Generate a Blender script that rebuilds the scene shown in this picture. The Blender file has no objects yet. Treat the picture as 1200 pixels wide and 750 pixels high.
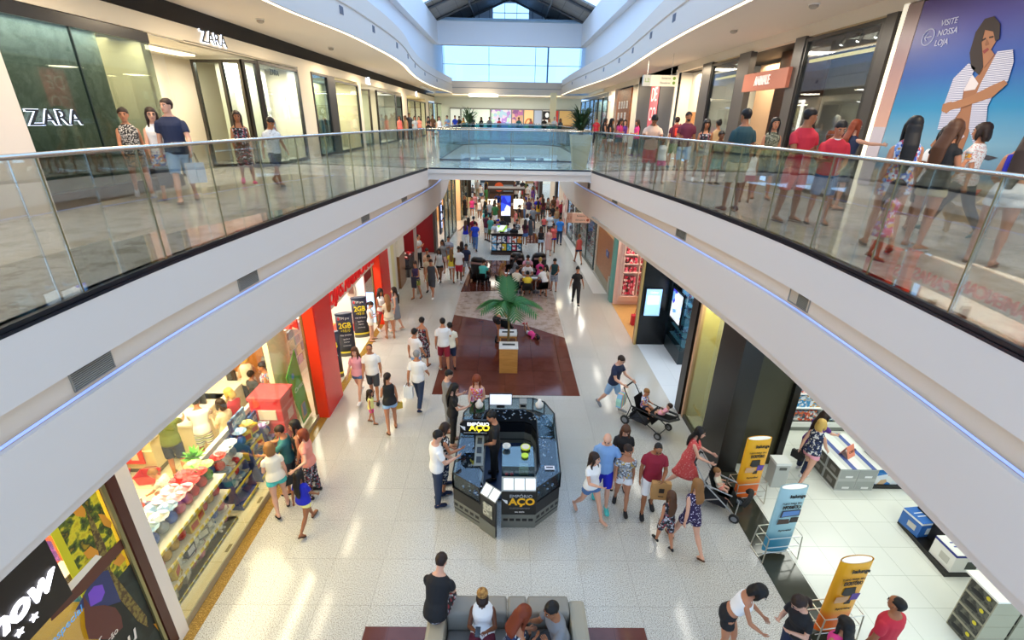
import bpy, bmesh, math, random
from mathutils import Vector, Matrix, Quaternion
random.seed(7)
PI=math.pi
SC=bpy.context.scene
COL=SC.collection
R=math.radians
def V(*a): return Vector(a)
# ---------------------------------------------------------------- materials
MATS={}
def srgb(c):
    if isinstance(c,str):
        c=c.lstrip('#'); c=[int(c[i:i+2],16)/255 for i in (0,2,4)]
    return tuple((x/12.92 if x<=.04045 else ((x+.055)/1.055)**2.4) for x in c)+(1.0,)
def base(name):
    m=bpy.data.materials.new(name); m.use_nodes=True
    return m,m.node_tree.nodes,m.node_tree.links,m.node_tree.nodes['Principled BSDF']
def mat(c,rough=.55,metal=0.0,spec=.5,emit=0.0,bump=0.0,bscale=60):
    k=('m',str(c),rough,metal,spec,emit,bump)
    if k in MATS: return MATS[k]
    m,n,l,b=base('mat_%d'%len(MATS))
    b.inputs['Base Color'].default_value=srgb(c)
    b.inputs['Roughness'].default_value=rough; b.inputs['Metallic'].default_value=metal
    b.inputs['Specular IOR Level'].default_value=spec
    if emit:
        b.inputs['Emission Color'].default_value=srgb(c); b.inputs['Emission Strength'].default_value=emit
    if bump:
        t=n.new('ShaderNodeTexCoord'); z=n.new('ShaderNodeTexNoise'); z.inputs['Scale'].default_value=bscale
        u=n.new('ShaderNodeBump'); u.inputs['Strength'].default_value=bump; u.inputs['Distance'].default_value=.01
        l.new(t.outputs['Object'],z.inputs['Vector']); l.new(z.outputs['Fac'],u.inputs['Height']); l.new(u.outputs['Normal'],b.inputs['Normal'])
    MATS[k]=m; return m
def ramp(n,stops,interp='CONSTANT'):
    r=n.new('ShaderNodeValToRGB'); cr=r.color_ramp; cr.interpolation=interp
    while len(cr.elements)<len(stops): cr.elements.new(.5)
    for e,(p,c) in zip(cr.elements,stops): e.position=p; e.color=srgb(c)
    return r
def pat(kind,cols,scale=10,rough=.7,axis=2,emit=0.0,coord='Object'):
    """printed patterns: blot (random colour cells), dots, stripe, check, noise, spots"""
    k=('p',kind,str(cols),scale,rough,axis,emit)
    if k in MATS: return MATS[k]
    m,n,l,b=base('print_%d'%len(MATS)); b.inputs['Roughness'].default_value=rough
    t=n.new('ShaderNodeTexCoord'); co=t.outputs[coord]
    if kind in('blot','dots','spots'):
        x=n.new('ShaderNodeTexVoronoi'); x.inputs['Scale'].default_value=scale; l.new(co,x.inputs['Vector'])
        if kind=='blot':
            s=n.new('ShaderNodeSeparateColor'); l.new(x.outputs['Color'],s.inputs[0]); f=s.outputs[0]
            st=[(i/len(cols),c) for i,c in enumerate(cols)]
        else:
            f=x.outputs['Distance']; st=[(0,cols[1]),(.28 if kind=='dots' else .42,cols[0])]
    elif kind=='noise':
        x=n.new('ShaderNodeTexNoise'); x.inputs['Scale'].default_value=scale; x.inputs['Detail'].default_value=3; l.new(co,x.inputs['Vector']); f=x.outputs['Fac']
        st=[(.30+.4*i/len(cols),c) for i,c in enumerate(cols)]
    else:
        s=n.new('ShaderNodeSeparateXYZ'); l.new(co,s.inputs[0]); q=n.new('ShaderNodeMath'); q.operation='MULTIPLY'; q.inputs[1].default_value=scale
        l.new(s.outputs[axis],q.inputs[0]); w=n.new('ShaderNodeMath'); w.operation='FRACT'; l.new(q.outputs[0],w.inputs[0]); f=w.outputs[0]
        st=[(i/len(cols),c) for i,c in enumerate(cols)]
    r=ramp(n,st,'EASE' if kind=='noise' else 'CONSTANT'); l.new(f,r.inputs[0]); l.new(r.outputs[0],b.inputs['Base Color'])
    if emit: l.new(r.outputs[0],b.inputs['Emission Color']); b.inputs['Emission Strength'].default_value=emit
    MATS[k]=m; return m
def glass(tint='#eef4f2',refl=.10,k_=.45,rough=.02):
    k=('g',tint,refl,k_)
    if k in MATS: return MATS[k]
    m,n,l,b=base('glass_%d'%len(MATS)); n.remove(b)
    o=n['Material Output']; t=n.new('ShaderNodeBsdfTransparent'); g=n.new('ShaderNodeBsdfGlossy'); x=n.new('ShaderNodeMixShader'); f=n.new('ShaderNodeFresnel')
    f.inputs['IOR'].default_value=1.45; a=n.new('ShaderNodeMath'); a.operation='MULTIPLY_ADD'; a.inputs[1].default_value=k_; a.inputs[2].default_value=refl*.35
    a.use_clamp=True
    l.new(f.outputs[0],a.inputs[0]); l.new(a.outputs[0],x.inputs[0]); t.inputs[0].default_value=srgb(tint); g.inputs['Roughness'].default_value=rough
    l.new(t.outputs[0],x.inputs[1]); l.new(g.outputs[0],x.inputs[2]); l.new(x.outputs[0],o.inputs[0]); MATS[k]=m; return m
def tile(name,c1,c2,grout,size,rough=.15,ox=0,oy=0,speck=None,gap=.006,off=0.0,row=None):
    m,n,l,b=base(name); t=n.new('ShaderNodeTexCoord'); mp=n.new('ShaderNodeMapping'); mp.inputs['Location'].default_value=(ox,oy,0)
    l.new(t.outputs['Object'],mp.inputs[0]); br=n.new('ShaderNodeTexBrick'); l.new(mp.outputs[0],br.inputs['Vector'])
    br.offset=off; br.inputs['Scale'].default_value=1; br.inputs['Brick Width'].default_value=size; br.inputs['Row Height'].default_value=row or size
    br.inputs['Mortar Size'].default_value=gap; br.inputs['Color1'].default_value=srgb(c1); br.inputs['Color2'].default_value=srgb(c2); br.inputs['Mortar'].default_value=srgb(grout)
    out=br.outputs['Color']
    if speck:
        z=n.new('ShaderNodeTexNoise'); z.inputs['Scale'].default_value=speck[1]; z.inputs['Detail'].default_value=3; z.inputs['Roughness'].default_value=.7; l.new(t.outputs['Object'],z.inputs['Vector'])
        r=ramp(n,[(.0,speck[0]),(.40,speck[0]),(.52,'#ffffff'),(1,'#ffffff')],'LINEAR'); l.new(z.outputs['Fac'],r.inputs[0])
        x=n.new('ShaderNodeMix'); x.data_type='RGBA'; x.blend_type='MULTIPLY'; x.inputs[0].default_value=1; l.new(out,x.inputs[6]); l.new(r.outputs[0],x.inputs[7]); out=x.outputs[2]
    l.new(out,b.inputs['Base Color']); b.inputs['Roughness'].default_value=rough
    return m
def wood(c1,c2,scale=6,rough=.4,stretch=(1,1,12)):
    k=('w',c1,c2,scale,rough,stretch)
    if k in MATS: return MATS[k]
    m,n,l,b=base('wood_%d'%len(MATS)); t=n.new('ShaderNodeTexCoord'); mp=n.new('ShaderNodeMapping'); mp.inputs['Scale'].default_value=stretch
    z=n.new('ShaderNodeTexNoise'); z.inputs['Scale'].default_value=scale; z.inputs['Detail'].default_value=5
    l.new(t.outputs['Object'],mp.inputs[0]); l.new(mp.outputs[0],z.inputs['Vector']); r=ramp(n,[(.3,c1),(.7,c2)],'LINEAR'); l.new(z.outputs['Fac'],r.inputs[0])
    l.new(r.outputs[0],b.inputs['Base Color']); b.inputs['Roughness'].default_value=rough; MATS[k]=m; return m
# ---------------------------------------------------------------- mesh builder
def link(o,parent=None):
    COL.objects.link(o)
    if parent: o.parent=parent
    return o
class B:
    def __init__(s): s.b=bmesh.new()
    def box(s,x0,x1,y0,y1,z0,z1,mi=0,bev=0):
        r=bmesh.ops.create_cube(s.b,size=1.0); vs=r['verts']
        for v in vs: v.co=V(x0+(v.co.x+.5)*(x1-x0),y0+(v.co.y+.5)*(y1-y0),z0+(v.co.z+.5)*(z1-z0))
        fs={f for v in vs for f in v.link_faces}
        for f in fs: f.material_index=mi
        if bev:
            r2=bmesh.ops.bevel(s.b,geom=list({e for v in vs for e in v.link_edges}),offset=bev,segments=2,affect='EDGES',profile=.6)
            for f in r2['faces']: f.material_index=mi
        return s
    def cbox(s,c,sx,sy,sz,rz=0,mi=0,bev=0,M=None):
        q=B().box(-sx/2,sx/2,-sy/2,sy/2,-sz/2,sz/2,mi,bev)
        q.xf(Matrix.Translation(c)@(M or Matrix.Rotation(rz,4,'Z'))); return s.add(q)
    def add(s,q):
        t=bpy.data.meshes.new('t'); q.b.to_mesh(t); q.b.free(); s.b.from_mesh(t); bpy.data.meshes.remove(t); return s
    def poly(s,pts,mi=0):
        f=s.b.faces.new([s.b.verts.new(p) for p in pts]); f.material_index=mi; return s
    def prism(s,pts,d,mi=0):
        """closed polygon extruded by vector d"""
        d=V(*d); a=[s.b.verts.new(V(*p)) for p in pts]; b=[s.b.verts.new(V(*p)+d) for p in pts]; n=len(a); fs=[]
        fs.append(s.b.faces.new(a)); fs.append(s.b.faces.new(b[::-1]))
        for i in range(n): fs.append(s.b.faces.new((a[i],b[i],b[(i+1)%n],a[(i+1)%n])))
        for f in fs: f.material_index=mi
        return s
    def grid(s,rows,mi=0,closed=False):
        g=[[s.b.verts.new(p) for p in r] for r in rows]
        for i in range(len(g)-1):
            m=len(g[i])
            for j in range(m if closed else m-1):
                f=s.b.faces.new((g[i][j],g[i][(j+1)%m],g[i+1][(j+1)%m],g[i+1][j])); f.material_index=mi
        return s
    def loft(s,rings,cap=True,mi=0):
        n=len(rings[0]); g=[[s.b.verts.new(p) for p in r] for r in rings]
        for i in range(len(g)-1):
            for j in range(n):
                f=s.b.faces.new((g[i][j],g[i][(j+1)%n],g[i+1][(j+1)%n],g[i+1][j])); f.material_index=mi
        if cap:
            for f in (s.b.faces.new(g[0][::-1]),s.b.faces.new(g[-1])): f.material_index=mi
        return s
    def tube(s,pts,rad,n=8,cap=True,mi=0,side=None):
        """pts: points; rad: number or list of r / (rx,ry)"""
        P=[V(*p) for p in pts]; k=len(P)
        if not isinstance(rad,(list,tuple)): rad=[rad]*k
        rings=[]; prev=None
        for i in range(k):
            t=(P[min(i+1,k-1)]-P[max(i-1,0)])
            t=t.normalized() if t.length>1e-9 else V(0,0,1)
            if prev is None:
                u=V(*side) if side else (V(1,0,0) if abs(t.x)<.8 else V(0,1,0))
            else: u=prev
            u=(u-t*u.dot(t)); u=u.normalized() if u.length>1e-6 else t.orthogonal().normalized(); w=t.cross(u); prev=u
            r=rad[i]; rx,ry=(r if isinstance(r,(tuple,list)) else (r,r))
            rings.append([P[i]+u*(rx*math.cos(2*PI*j/n))+w*(ry*math.sin(2*PI*j/n)) for j in range(n)])
        return s.loft(rings,cap,mi)
    def ball(s,c,r,n=12,m=8,mi=0):
        rx,ry,rz=r if isinstance(r,(tuple,list)) else (r,r,r); c=V(*c); rings=[]
        for i in range(m+1):
            a=PI*(i+.02)/(m+.04); q=math.sin(a); rings.append([c+V(rx*q*math.cos(2*PI*j/n),ry*q*math.sin(2*PI*j/n),-rz*math.cos(a)) for j in range(n)])
        return s.loft(rings,True,mi)
    def lathe(s,prof,c=(0,0,0),n=20,mi=0,cap=True):
        c=V(*c); return s.loft([[c+V(r*math.cos(2*PI*j/n),r*math.sin(2*PI*j/n),z) for j in range(n)] for r,z in prof],cap,mi)
    def xf(s,M):
        for v in s.b.verts: v.co=M@v.co
        return s
    def me(s,name,mats,smooth=False):
        me=bpy.data.meshes.new(name); bmesh.ops.recalc_face_normals(s.b,faces=s.b.faces); s.b.to_mesh(me); s.b.free()
        for m in (mats if isinstance(mats,(list,tuple)) else [mats]): me.materials.append(m)
        if smooth: me.polygons.foreach_set('use_smooth',[True]*len(me.polygons))
        return me
    def o(s,name,mats,parent=None,smooth=False,loc=None,rz=0,label=None):
        ob=bpy.data.objects.new(name,s.me(name,mats,smooth)); link(ob,parent)
        if loc: ob.location=loc
        if rz: ob.rotation_euler.z=rz
        if label: ob['label']=label
        return ob
def tag(o,label,cat,group=None,kind=None):
    o['label']=label; o['category']=cat
    if group: o['group']=group
    if kind: o['kind']=kind
    return o
def T(name,label,cat,loc=(0,0,0),rz=0,group=None,kind=None):
    o=bpy.data.objects.new(name,None); o.empty_display_size=.1; link(o); o.location=loc; o.rotation_euler.z=rz
    return tag(o,label,cat,group,kind)
def S(name,bb,m,parent=None,smooth=False,loc=None):
    o=bb.o(name,m,parent,smooth,loc)
    if parent is None: o['kind']='structure'
    return o
def kids(o): return [c for c in COL.objects if c.parent==o]
def dup(root,loc,rz=0,label=None,group=None,mats=None):
    def cp(o,par):
        c=o.copy(); COL.objects.link(c)
        if par: c.parent=par
        for ch in KIDS.get(o.name,()): cp(ch,c)
        return c
    r=cp(root,None); r.location=loc; r.rotation_euler.z=rz
    if label: r['label']=label
    if group: r['group']=group
    return r
KIDS={}
def reg(root):
    """remember the children of a prototype so that copies need no search"""
    for c in COL.objects:
        if c.parent: 
            L=KIDS.setdefault(c.parent.name,[])
            if c not in L: L.append(c)
    return root
TEXTS=[]
def text(name,s,size,loc,rot,m,parent=None,ext=.004,ax='CENTER',sx=1.0,shear=0.0,bold=0.0,ay='CENTER'):
    cu=bpy.data.curves.new(name,'FONT'); cu.body=s; cu.size=size; cu.extrude=ext; cu.align_x=ax; cu.align_y=ay; cu.shear=shear; cu.offset=bold
    cu.resolution_u=3
    o=bpy.data.objects.new(name,cu); link(o,parent); o.location=loc; o.rotation_euler=rot; o.scale.x=sx; cu.materials.append(m); TEXTS.append(o); return o
# text facings: TOCAM faces -Y, WALL_L (on the left wall) faces +X, WALL_R faces -X
TOCAM=(PI/2,0,0); ONLEFT=(PI/2,0,PI/2); ONRIGHT=(PI/2,0,-PI/2)
def crv(tab):
    """smooth x(y) through a table of (y,x)"""
    def f(y):
        n=len(tab)
        if y<=tab[0][0]: return tab[0][1]
        if y>=tab[-1][0]: return tab[-1][1]
        for i in range(n-1):
            if tab[i][0]<=y<=tab[i+1][0]: break
        y0,x0=tab[i]; y1,x1=tab[i+1]; h=y1-y0; t=(y-y0)/h
        def d(k):
            a=tab[max(k-1,0)]; b=tab[min(k+1,n-1)]; return (b[1]-a[1])/(b[0]-a[0])
        m0=d(i)*h; m1=d(i+1)*h
        return (2*t**3-3*t*t+1)*x0+(t**3-2*t*t+t)*m0+(-2*t**3+3*t*t)*x1+(t**3-t*t)*m1
    return f
def frange(a,b,n): return [a+(b-a)*i/n for i in range(n+1)]
def area(name,loc,sx,sy,power,col=(1,1,1),rot=(0,0,0)):
    L=bpy.data.lights.new(name,'AREA'); L.shape='RECTANGLE'; L.size=sx; L.size_y=sy; L.energy=power; L.color=col
    o=bpy.data.objects.new(name,L); link(o); o.location=loc; o.rotation_euler=rot; return o

# ================================================================ THE SETTING
U=5.9            # upper floor
WHITE=mat('#e8ddd1',.5); WARM=mat('#e3d6c2',.6); WARMW=mat('#efe8da',.6); DARK=mat('#191716',.35); BLK=mat('#0c0c0d',.3); STEEL=mat('#c9c9c6',.22,1.0)
SOFF=mat('#e2d3c2',.7)
EL=crv([(-6,-3.5),(0,-3.75),(2.5,-3.88),(4,-3.93),(5.3,-3.93),(7,-3.82),(8.5,-3.7),(10.3,-3.53),(12.5,-3.28),(14.5,-3.03),(16.7,-2.72),(17.2,-2.68)])
ER=crv([(-6,3.7),(0,3.8),(2.5,3.92),(4,4.04),(5.3,4.1),(6.5,4.12),(8,4.05),(10.4,3.82),(13,3.42),(16.7,2.85),(17.2,2.8)])
EL2=crv([(-6,-3.5),(0,-3.75),(2.5,-3.88),(4,-3.93),(5.3,-3.93),(7,-3.83),(8.5,-3.72),(10.3,-3.58),(12.5,-3.38),(14.5,-3.18),(16.7,-2.98),(19.5,-2.83),(23,-2.95),(27.4,-3.31),(31,-3.55),(34,-3.6),(60,-3.6)])
ER2=crv([(-6,3.7),(0,3.8),(2.5,3.92),(4,4.04),(5.3,4.1),(6.5,4.12),(8,4.05),(10.4,3.85),(13,3.58),(16.7,3.2),(19.5,2.92),(22,2.8),(24.5,2.78),(28,3.0),(31,3.3),(34,3.5),(60,3.6)])
FLOOR=tile('terrazzo','#d9d5cb','#d2cec4','#b3aea4',.9,.13,.39,.02,('#a6a096',62),.004)
f=B(); f.poly([(-5.0,-4,0),(5.6,-4,0),(5.6,64,0),(-5.0,64,0)]); S('floor',f,FLOOR)
# dark polished stone strips set into the lower floor
BROWN=tile('brown_stone','#6b3a2e','#633428','#4a271f',.9,.07,0,.1,('#efe4de',1.2),.003)
PALE=tile('pale_stone','#c2ae9f','#ad9a8c','#9c8c80',.22,.16,0,0,('#ded6cd',3),.002,.5,1.4)
def inlay(pts,m,z=.004): S('floor',B().prism([(x,y,z-.003) for x,y in pts],(0,0,.003)),m)
inlay([(-2.16,11.93),(2.23,11.93),(2.22,15.96),(.95,16.94),(-2.15,18.06)],BROWN)
inlay([(-2.15,18.06),(.95,16.94),(2.22,15.96),(2.2,21.4),(-2.14,20.87)],PALE)
inlay([(-2.14,20.88),(2.2,21.4),(2.2,26.3),(-1.9,26.3)],BROWN)
inlay([(-2.18,1.2),(2.3,1.2),(2.3,5.02),(-2.18,5.02)],BROWN)
inlay([(-.75,33.5),(.0,33.5),(.0,37),(-.75,37)],BROWN); inlay([(1.3,30.5),(2.1,30.5),(2.1,33.5),(1.3,33.5)],BROWN)
# dark stone strip in front of the electronics shop, white shop floors
DSTONE=mat('#38392f',.12); inlay([(4.82,-1),(5.45,-1),(5.45,8.75),(4.82,8.75)],DSTONE,.005)
KFLOOR=tile('white_tile','#eceee3','#e8eadf','#c8ccbd',.62,.22,.1,.2,None,.005)
S('floor',B().box(5.45,13,-3,10.7,-.02,.006),KFLOOR)
SFLOOR=tile('cool_tile','#dfe5ea','#dbe1e6','#c3c9ce',.9,.15,0,0,None,.004)
S('floor',B().box(4.82,9,11.3,15.5,-.02,.006),SFLOOR)
S('floor',B().box(4.72,8.5,15.55,19.6,-.02,.007),wood('#c99a5a','#e0b878',5,.3,(14,1,1)))
S('floor',B().prism([(4.1,20.9,.004),(4.75,20.9,.004),(4.3,33,.004),(3.9,33,.004)],(0,0,.003)),mat('#f3eee6',.2))
# left: granite strip, raised shop floor
GRAN=pat('noise',['#8a6a2a','#b28b3d','#6d5222','#c39a4a'],60,.2); inlay([(-5.0,-1),(-4.78,-1),(-4.78,17.2),(-5.0,17.2)],GRAN,.005)
AFLOOR=tile('cream_tile','#efe6c4','#eae0bd','#c9bd97',.9,.25,.2,.2,None,.006)
st=B().box(-12.5,-5.0,-2,11.8,-.02,.11); S('floor',st,AFLOOR)
S('trim_1',B().box(-5.015,-4.985,4.9,10.65,0,.13),mat('#b9b39c',.3,.6))
S('floor',B().box(-12.5,-5.0,11.8,17.2,-.02,.006),tile('entry_tile','#f0ead8','#ebe5d3','#cfc8b4',.9,.2,0,0,None,.005))
inlay([(-6.7,14.2),(-5.75,14.2),(-5.75,17.0),(-6.7,17.0)],mat('#c8331f',.4),.012); inlay([(-6.95,12.5),(-6.7,12.5),(-6.7,17),(-6.95,17)],mat('#d8b43c',.4),.012)
S('floor',B().box(-9,-3.9,20.7,64,-.03,-.004),FLOOR); S('floor',B().box(4.0,9,33,64,-.03,-.004),FLOOR)
# ---------------------------------------------------------------- galleries: floor slabs and curved fascias
UPF=tile('gallery_tile','#cfccc6','#c6c3bc','#aaa69e',.9,.1,0,.3,('#dcd9d2',3.0),.004)
ys=frange(-4,17.2,54)
def slab(side,e,xw):
    b=B(); top=[]; 
    for y in ys: top.append([V(e(y),y,U),V(xw,y,U)])
    b.grid(top); b.grid([[V(e(y)-side*.25,y,4.3),V(xw,y,4.3)] for y in ys]); return b
S('floor',slab(1,EL,-10.6),UPF); S('floor',slab(-1,ER,7.9),UPF)
S('floor',B().box(-10.6,-2.66,17.2,20.6,U-.3,U),UPF); S('floor',B().box(2.8,7.9,17.2,20.6,U-.3,U),UPF)
def band(side,e,prof,y0,y1,n,name,m):
    rows=[]
    for y in frange(y0,y1,n):
        d=(e(y+.01)-e(y-.01))/.02; nx,ny=V(1,-d).normalized() if side>0 else V(-1,d).normalized()
        rows.append([V(e(y)-nx*o,y-ny*o,z) for o,z in prof])
    S(name,B().grid(rows),m,smooth=False)
for side,e,e2,nm in ((1,EL,EL2,'wall_left'),(-1,ER,ER2,'wall_right')):
    band(side,e,[(.25,5.9),(0,5.9),(0,5.33),(.10,5.33)],-4,16.72,60,nm,WHITE)
    band(side,e2,[(.09,5.36),(.09,5.04),(.0,5.04)],-4,33,80,nm,mat('#e6d2b8',.6))
    band(side,e2,[(.03,5.06),(-.02,5.06),(-.02,4.25),(.12,4.25),(.12,4.05)],-4,34,90,nm,WHITE)
    band(side,e2,[(.02,5.075),(.05,5.085)],-4,30,90,'trim_2' if side>0 else 'trim_3',mat('#9fb6ff',.4,emit=1.1))
    band(side,e,[(-.004,5.905),(-.004,5.875)],-4,16.7,60,'trim_4' if side>0 else 'trim_5',mat('#2b2f3a',.3,.6))
# bridge across the void
S('wall_bridge',B().box(-2.72,2.86,16.7,16.95,5.78,U),WHITE); S('wall_bridge',B().box(-2.74,2.88,16.78,17.0,5.56,5.8),WHITE)
BRF=tile('bridge_tile','#cfcfca','#c8c8c3','#adada7',.9,.08,0,.3,('#c4c2ba',3.0),.004)
S('floor',B().box(-2.7,2.84,17.0,20.6,5.57,U+.002),BRF); S('floor',B().box(-3.6,3.7,-4,-.35,5.3,U),UPF)  # second slab: unseen behind the camera, added to block light
# second void behind the bridge: its rounded far end
def roundrect(x0,x1,y0,y1,r,n=8):
    p=[(x0,y0)]
    for i in range(n+1): a=PI-PI/2*i/n; p.append((x0+r+r*math.cos(a),y1-r+r*math.sin(a)))
    for i in range(n+1): a=PI/2-PI/2*i/n; p.append((x1-r+r*math.cos(a),y1-r+r*math.sin(a)))
    p.append((x1,y0)); return p
rr=roundrect(-2.9,3.3,20.6,34.2,2.2)
b=B(); b.grid([[V(x,y,z) for x,y in rr] for z in (U,5.1)]); S('wall_far_void',b,WHITE)
def farslab(z):
    b=B(); b.poly([(-10.6,20.6,z),(-2.9,20.6,z),(-2.9,34.2,z),(-10.6,34.2,z)]); b.poly([(3.3,20.6,z),(7.9,20.6,z),(7.9,34.2,z),(3.3,34.2,z)]); b.poly([(-10.6,34.2,z),(7.9,34.2,z),(7.9,56,z),(-10.6,56,z)])
    for cx in (-2.9,3.3):
        P=[p for p in rr if p[1]>31.99 and (p[0]<0)==(cx<0)]
        for i in range(len(P)-1): b.poly([(cx,34.2,z),(P[i][0],P[i][1],z),(P[i+1][0],P[i+1][1],z)])
    return b
S('floor',farslab(U),UPF); S('ceiling',farslab(5.15),WARMW)
# ---------------------------------------------------------------- upper soffits with the light strip and the curved fascia above
CL=crv([(-6,-5.25),(4,-5.2),(9,-5.12),(11.6,-5.05),(13.1,-4.98),(15.3,-4.72),(16.7,-4.63),(18.5,-4.6),(21.1,-4.6),(24.4,-4.76),(29.4,-5.3),(34.7,-5.68),(41,-5.77),(44.5,-5.6),(50,-5.4)])
CR=crv([(-6,4.6),(4,4.55),(10.7,4.54),(12.2,4.55),(14.3,4.58),(17.3,4.73),(20.3,4.96),(24.7,5.29),(29.7,5.44),(34.7,5.28),(42,5.04),(48,5.0),(50,5.0)])
for side,c,xw,nm,tr in ((1,CL,-8.0,'wall_left','trim_6'),(-1,CR,7.8,'wall_right','trim_7')):
    Y=frange(-4,50,110)
    S('ceiling',B().grid([[V(c(y)-side*.10,y,9.74),V(xw,y,9.9)] for y in Y]),SOFF)
    band(side,c,[(.16,9.72),(.02,9.70)],-4,50,110,tr,mat('#ffe9c0',.4,emit=7.0))
    band(side,c,[(.02,9.70),(0,9.72),(0,10.33),(.05,10.35),(.05,10.42),(0,10.44),(0,10.95),(.3,10.95)],-4,50,110,nm,WHITE)
S('wall_back',B().box(-5.45,5.05,50,50.2,9.6,10.75),WHITE); S('wall_back',B().box(-5.45,5.05,49.95,50.0,10.15,10.19),mat('#9a9aa2'))
S('ceiling',B().box(-8,7.8,50.2,56,9.6,9.7),WARMW); S('trim_8',B().box(-5.4,5.0,50.05,50.12,9.56,9.6),mat('#ffe4b0',.4,emit=5))
# light well: side walls, long beams, cross beam, gable roof, far clerestory
LW=mat('#eef4fc',.6)
S('wall_left',B().box(-6.1,-5.95,-4,42,9.9,14.6),LW); S('wall_right',B().box(5.95,6.1,-4,42,9.9,14.6),LW)
S('trim_9',B().box(-6.0,-5.55,-4,42.4,12.75,14.3),LW); S('trim_10',B().box(5.55,6.0,-4,42.4,12.75,14.3),LW)
S('wall_back',B().box(-5.6,5.6,42,42.4,12.75,14.3),LW)
S('wall_left',B().box(-7.2,-7.0,42.4,58,9.7,14.6),LW); S('wall_right',B().box(7.6,7.8,42.4,58,9.7,14.6),LW)
ROOF=tile('roof_panel','#8d8f90','#858788','#6d6f70',1.3,.6,0,0,None,.03)
for s_ in (-1,1):
    S('ceiling',B().prism([(s_*6.2,37,14.2),(s_*6.2,47,14.2),(0,47,16.75),(0,37,16.75)],(0,0,.12)),ROOF)
    for y in (38,42,46.2): S('trim_11',B().tube([(s_*6.2,y,14.1),(0,y,16.62)],.09,6),mat('#555a60',.5))
    S('trim_12',B().tube([(s_*3,37,15.3),(s_*3,47,15.3)],.07,6),mat('#6a7076',.5))
S('ceiling',B().box(-6.2,6.2,-4,7,14.6,14.75),LW)  # unseen roof slab added to cut blue sky light on the floor
# gable wall with the square window
b=B(); b.box(-6,-1.45,46.3,46.5,14.2,17); b.box(1.6,6,46.3,46.5,14.2,17); b.box(-1.45,1.6,46.3,46.5,16.4,17); S('wall_back',b,mat('#cfe0ee',.6))
b=B()
for x in (-4.2,-3.4,-2.6,-1.7,1.9,2.7,3.5,4.3): b.box(x-.03,x+.03,46.25,46.3,14.3,16.4)
S('trim_13',b,mat('#7f97ad'))
def window(n,x0,x1,y,z0,z1,nx,nz,fm,t=.04,axis='y'):
    w=B()
    for i in range(nx+1): x=x0+(x1-x0)*i/nx; w.box(x-t/2,x+t/2,y-.04,y+.04,z0,z1)
    for i in range(nz+1): z=z0+(z1-z0)*i/nz; w.box(x0,x1,y-.035,y+.035,z-t/2,z+t/2)
    o=S('window_%d'%n,w,fm); S('pane',B().box(x0,x1,y-.006,y+.006,z0,z1),glass('#eef8ff',.05),o); return o
window(1,-1.45,1.6,46.4,14.2,16.4,3,3,mat('#9fb4c4'))
window(2,-7.0,7.6,56,11.0,14.4,3,2,mat('#c4dcea'),.05)
S('wall_back',B().box(-7.2,7.8,55.9,56.1,9.6,11.0),LW); S('ceiling',B().box(-7.2,7.8,42.4,56,14.45,14.6),mat('#a9cbe6',.6))
S('trim_14',B().box(3.95,4.1,55.7,55.9,10.9,14.4),mat('#6f9fc0'))
# ---------------------------------------------------------------- air vents in the fascias
def vent(y,e,side,w,z0,z1,lab,grp):
    x=e(y); d=(e(y+.05)-e(y-.05))/.1; t=T('air_vent',lab,'vent',(x-side*.085,y,z0),-math.atan(d),grp)
    f=B(); h=z1-z0
    for a,b_,c,d_ in ((-w/2,w/2,0,.012),(-w/2,w/2,h-.012,h),(-w/2,-w/2+.012,0,h),(w/2-.012,w/2,0,h)): f.box(-.004,.012,a,b_,c,d_)
    f.o('frame',mat('#a49f93',.4,.5),t)
    s=B(); n=max(5,int(h/.022))
    for i in range(n): z=.012+(h-.024)*(i+.5)/n; s.cbox((.004,0,z),.012,w-.02,.004,M=Matrix.Rotation(.5*side,4,'Y'))
    s.o('slats',mat('#bdb7a8',.4,.4),t); B().box(-.006,-.003,-w/2,w/2,0,h).o('backing',mat('#4a463d',.8),t)
    if side<0: 
        for c in kids(t): c.rotation_euler.z=PI
    return t
for i,(p,y) in enumerate(((1,4.05),(1,6.85),(1,11.8),(0,15.0))):
    vent(y,EL2,1,.5,5.10,5.33,('large louvred vent in the left gallery fascia, nearest the camera','louvred vent in the left gallery fascia above the red entrance column','louvred vent in the left gallery fascia near the bridge','small vent in the left gallery fascia where it meets the bridge')[i],'vents in the left fascia')
for i,y in enumerate((6.3,10.5,15.3,18.4)):
    vent(y,ER2,-1,.5,5.10,5.33,('large louvred vent in the right gallery fascia, nearest the camera','louvred vent in the right gallery fascia above the dark screen shop','louvred vent in the right gallery fascia above the wood panel','small vent in the right fascia beside the end of the bridge')[i],'vents in the right fascia')
for side,c,nm in ((1,CL,'left'),(-1,CR,'right')):
    for y in (15.5,18.5,22.3,26,30.5,36,42):
        x=c(y); t=T('ceiling_vent','small square vent under the groove of the curved %s ceiling fascia'%nm,'vent',(x-side*.0,y,10.12),0,'square vents in the %s ceiling fascia'%nm)
        b=B().box(-.012,.012,-.14,.14,0,.2); b.o('grille',mat('#7d8292',.5),t); b=B()
        for i in range(5): b.box(-.018,.018,-.125,.125,.02+.036*i,.035+.036*i)
        b.o('slats',mat('#5b6070',.5),t)
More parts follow.
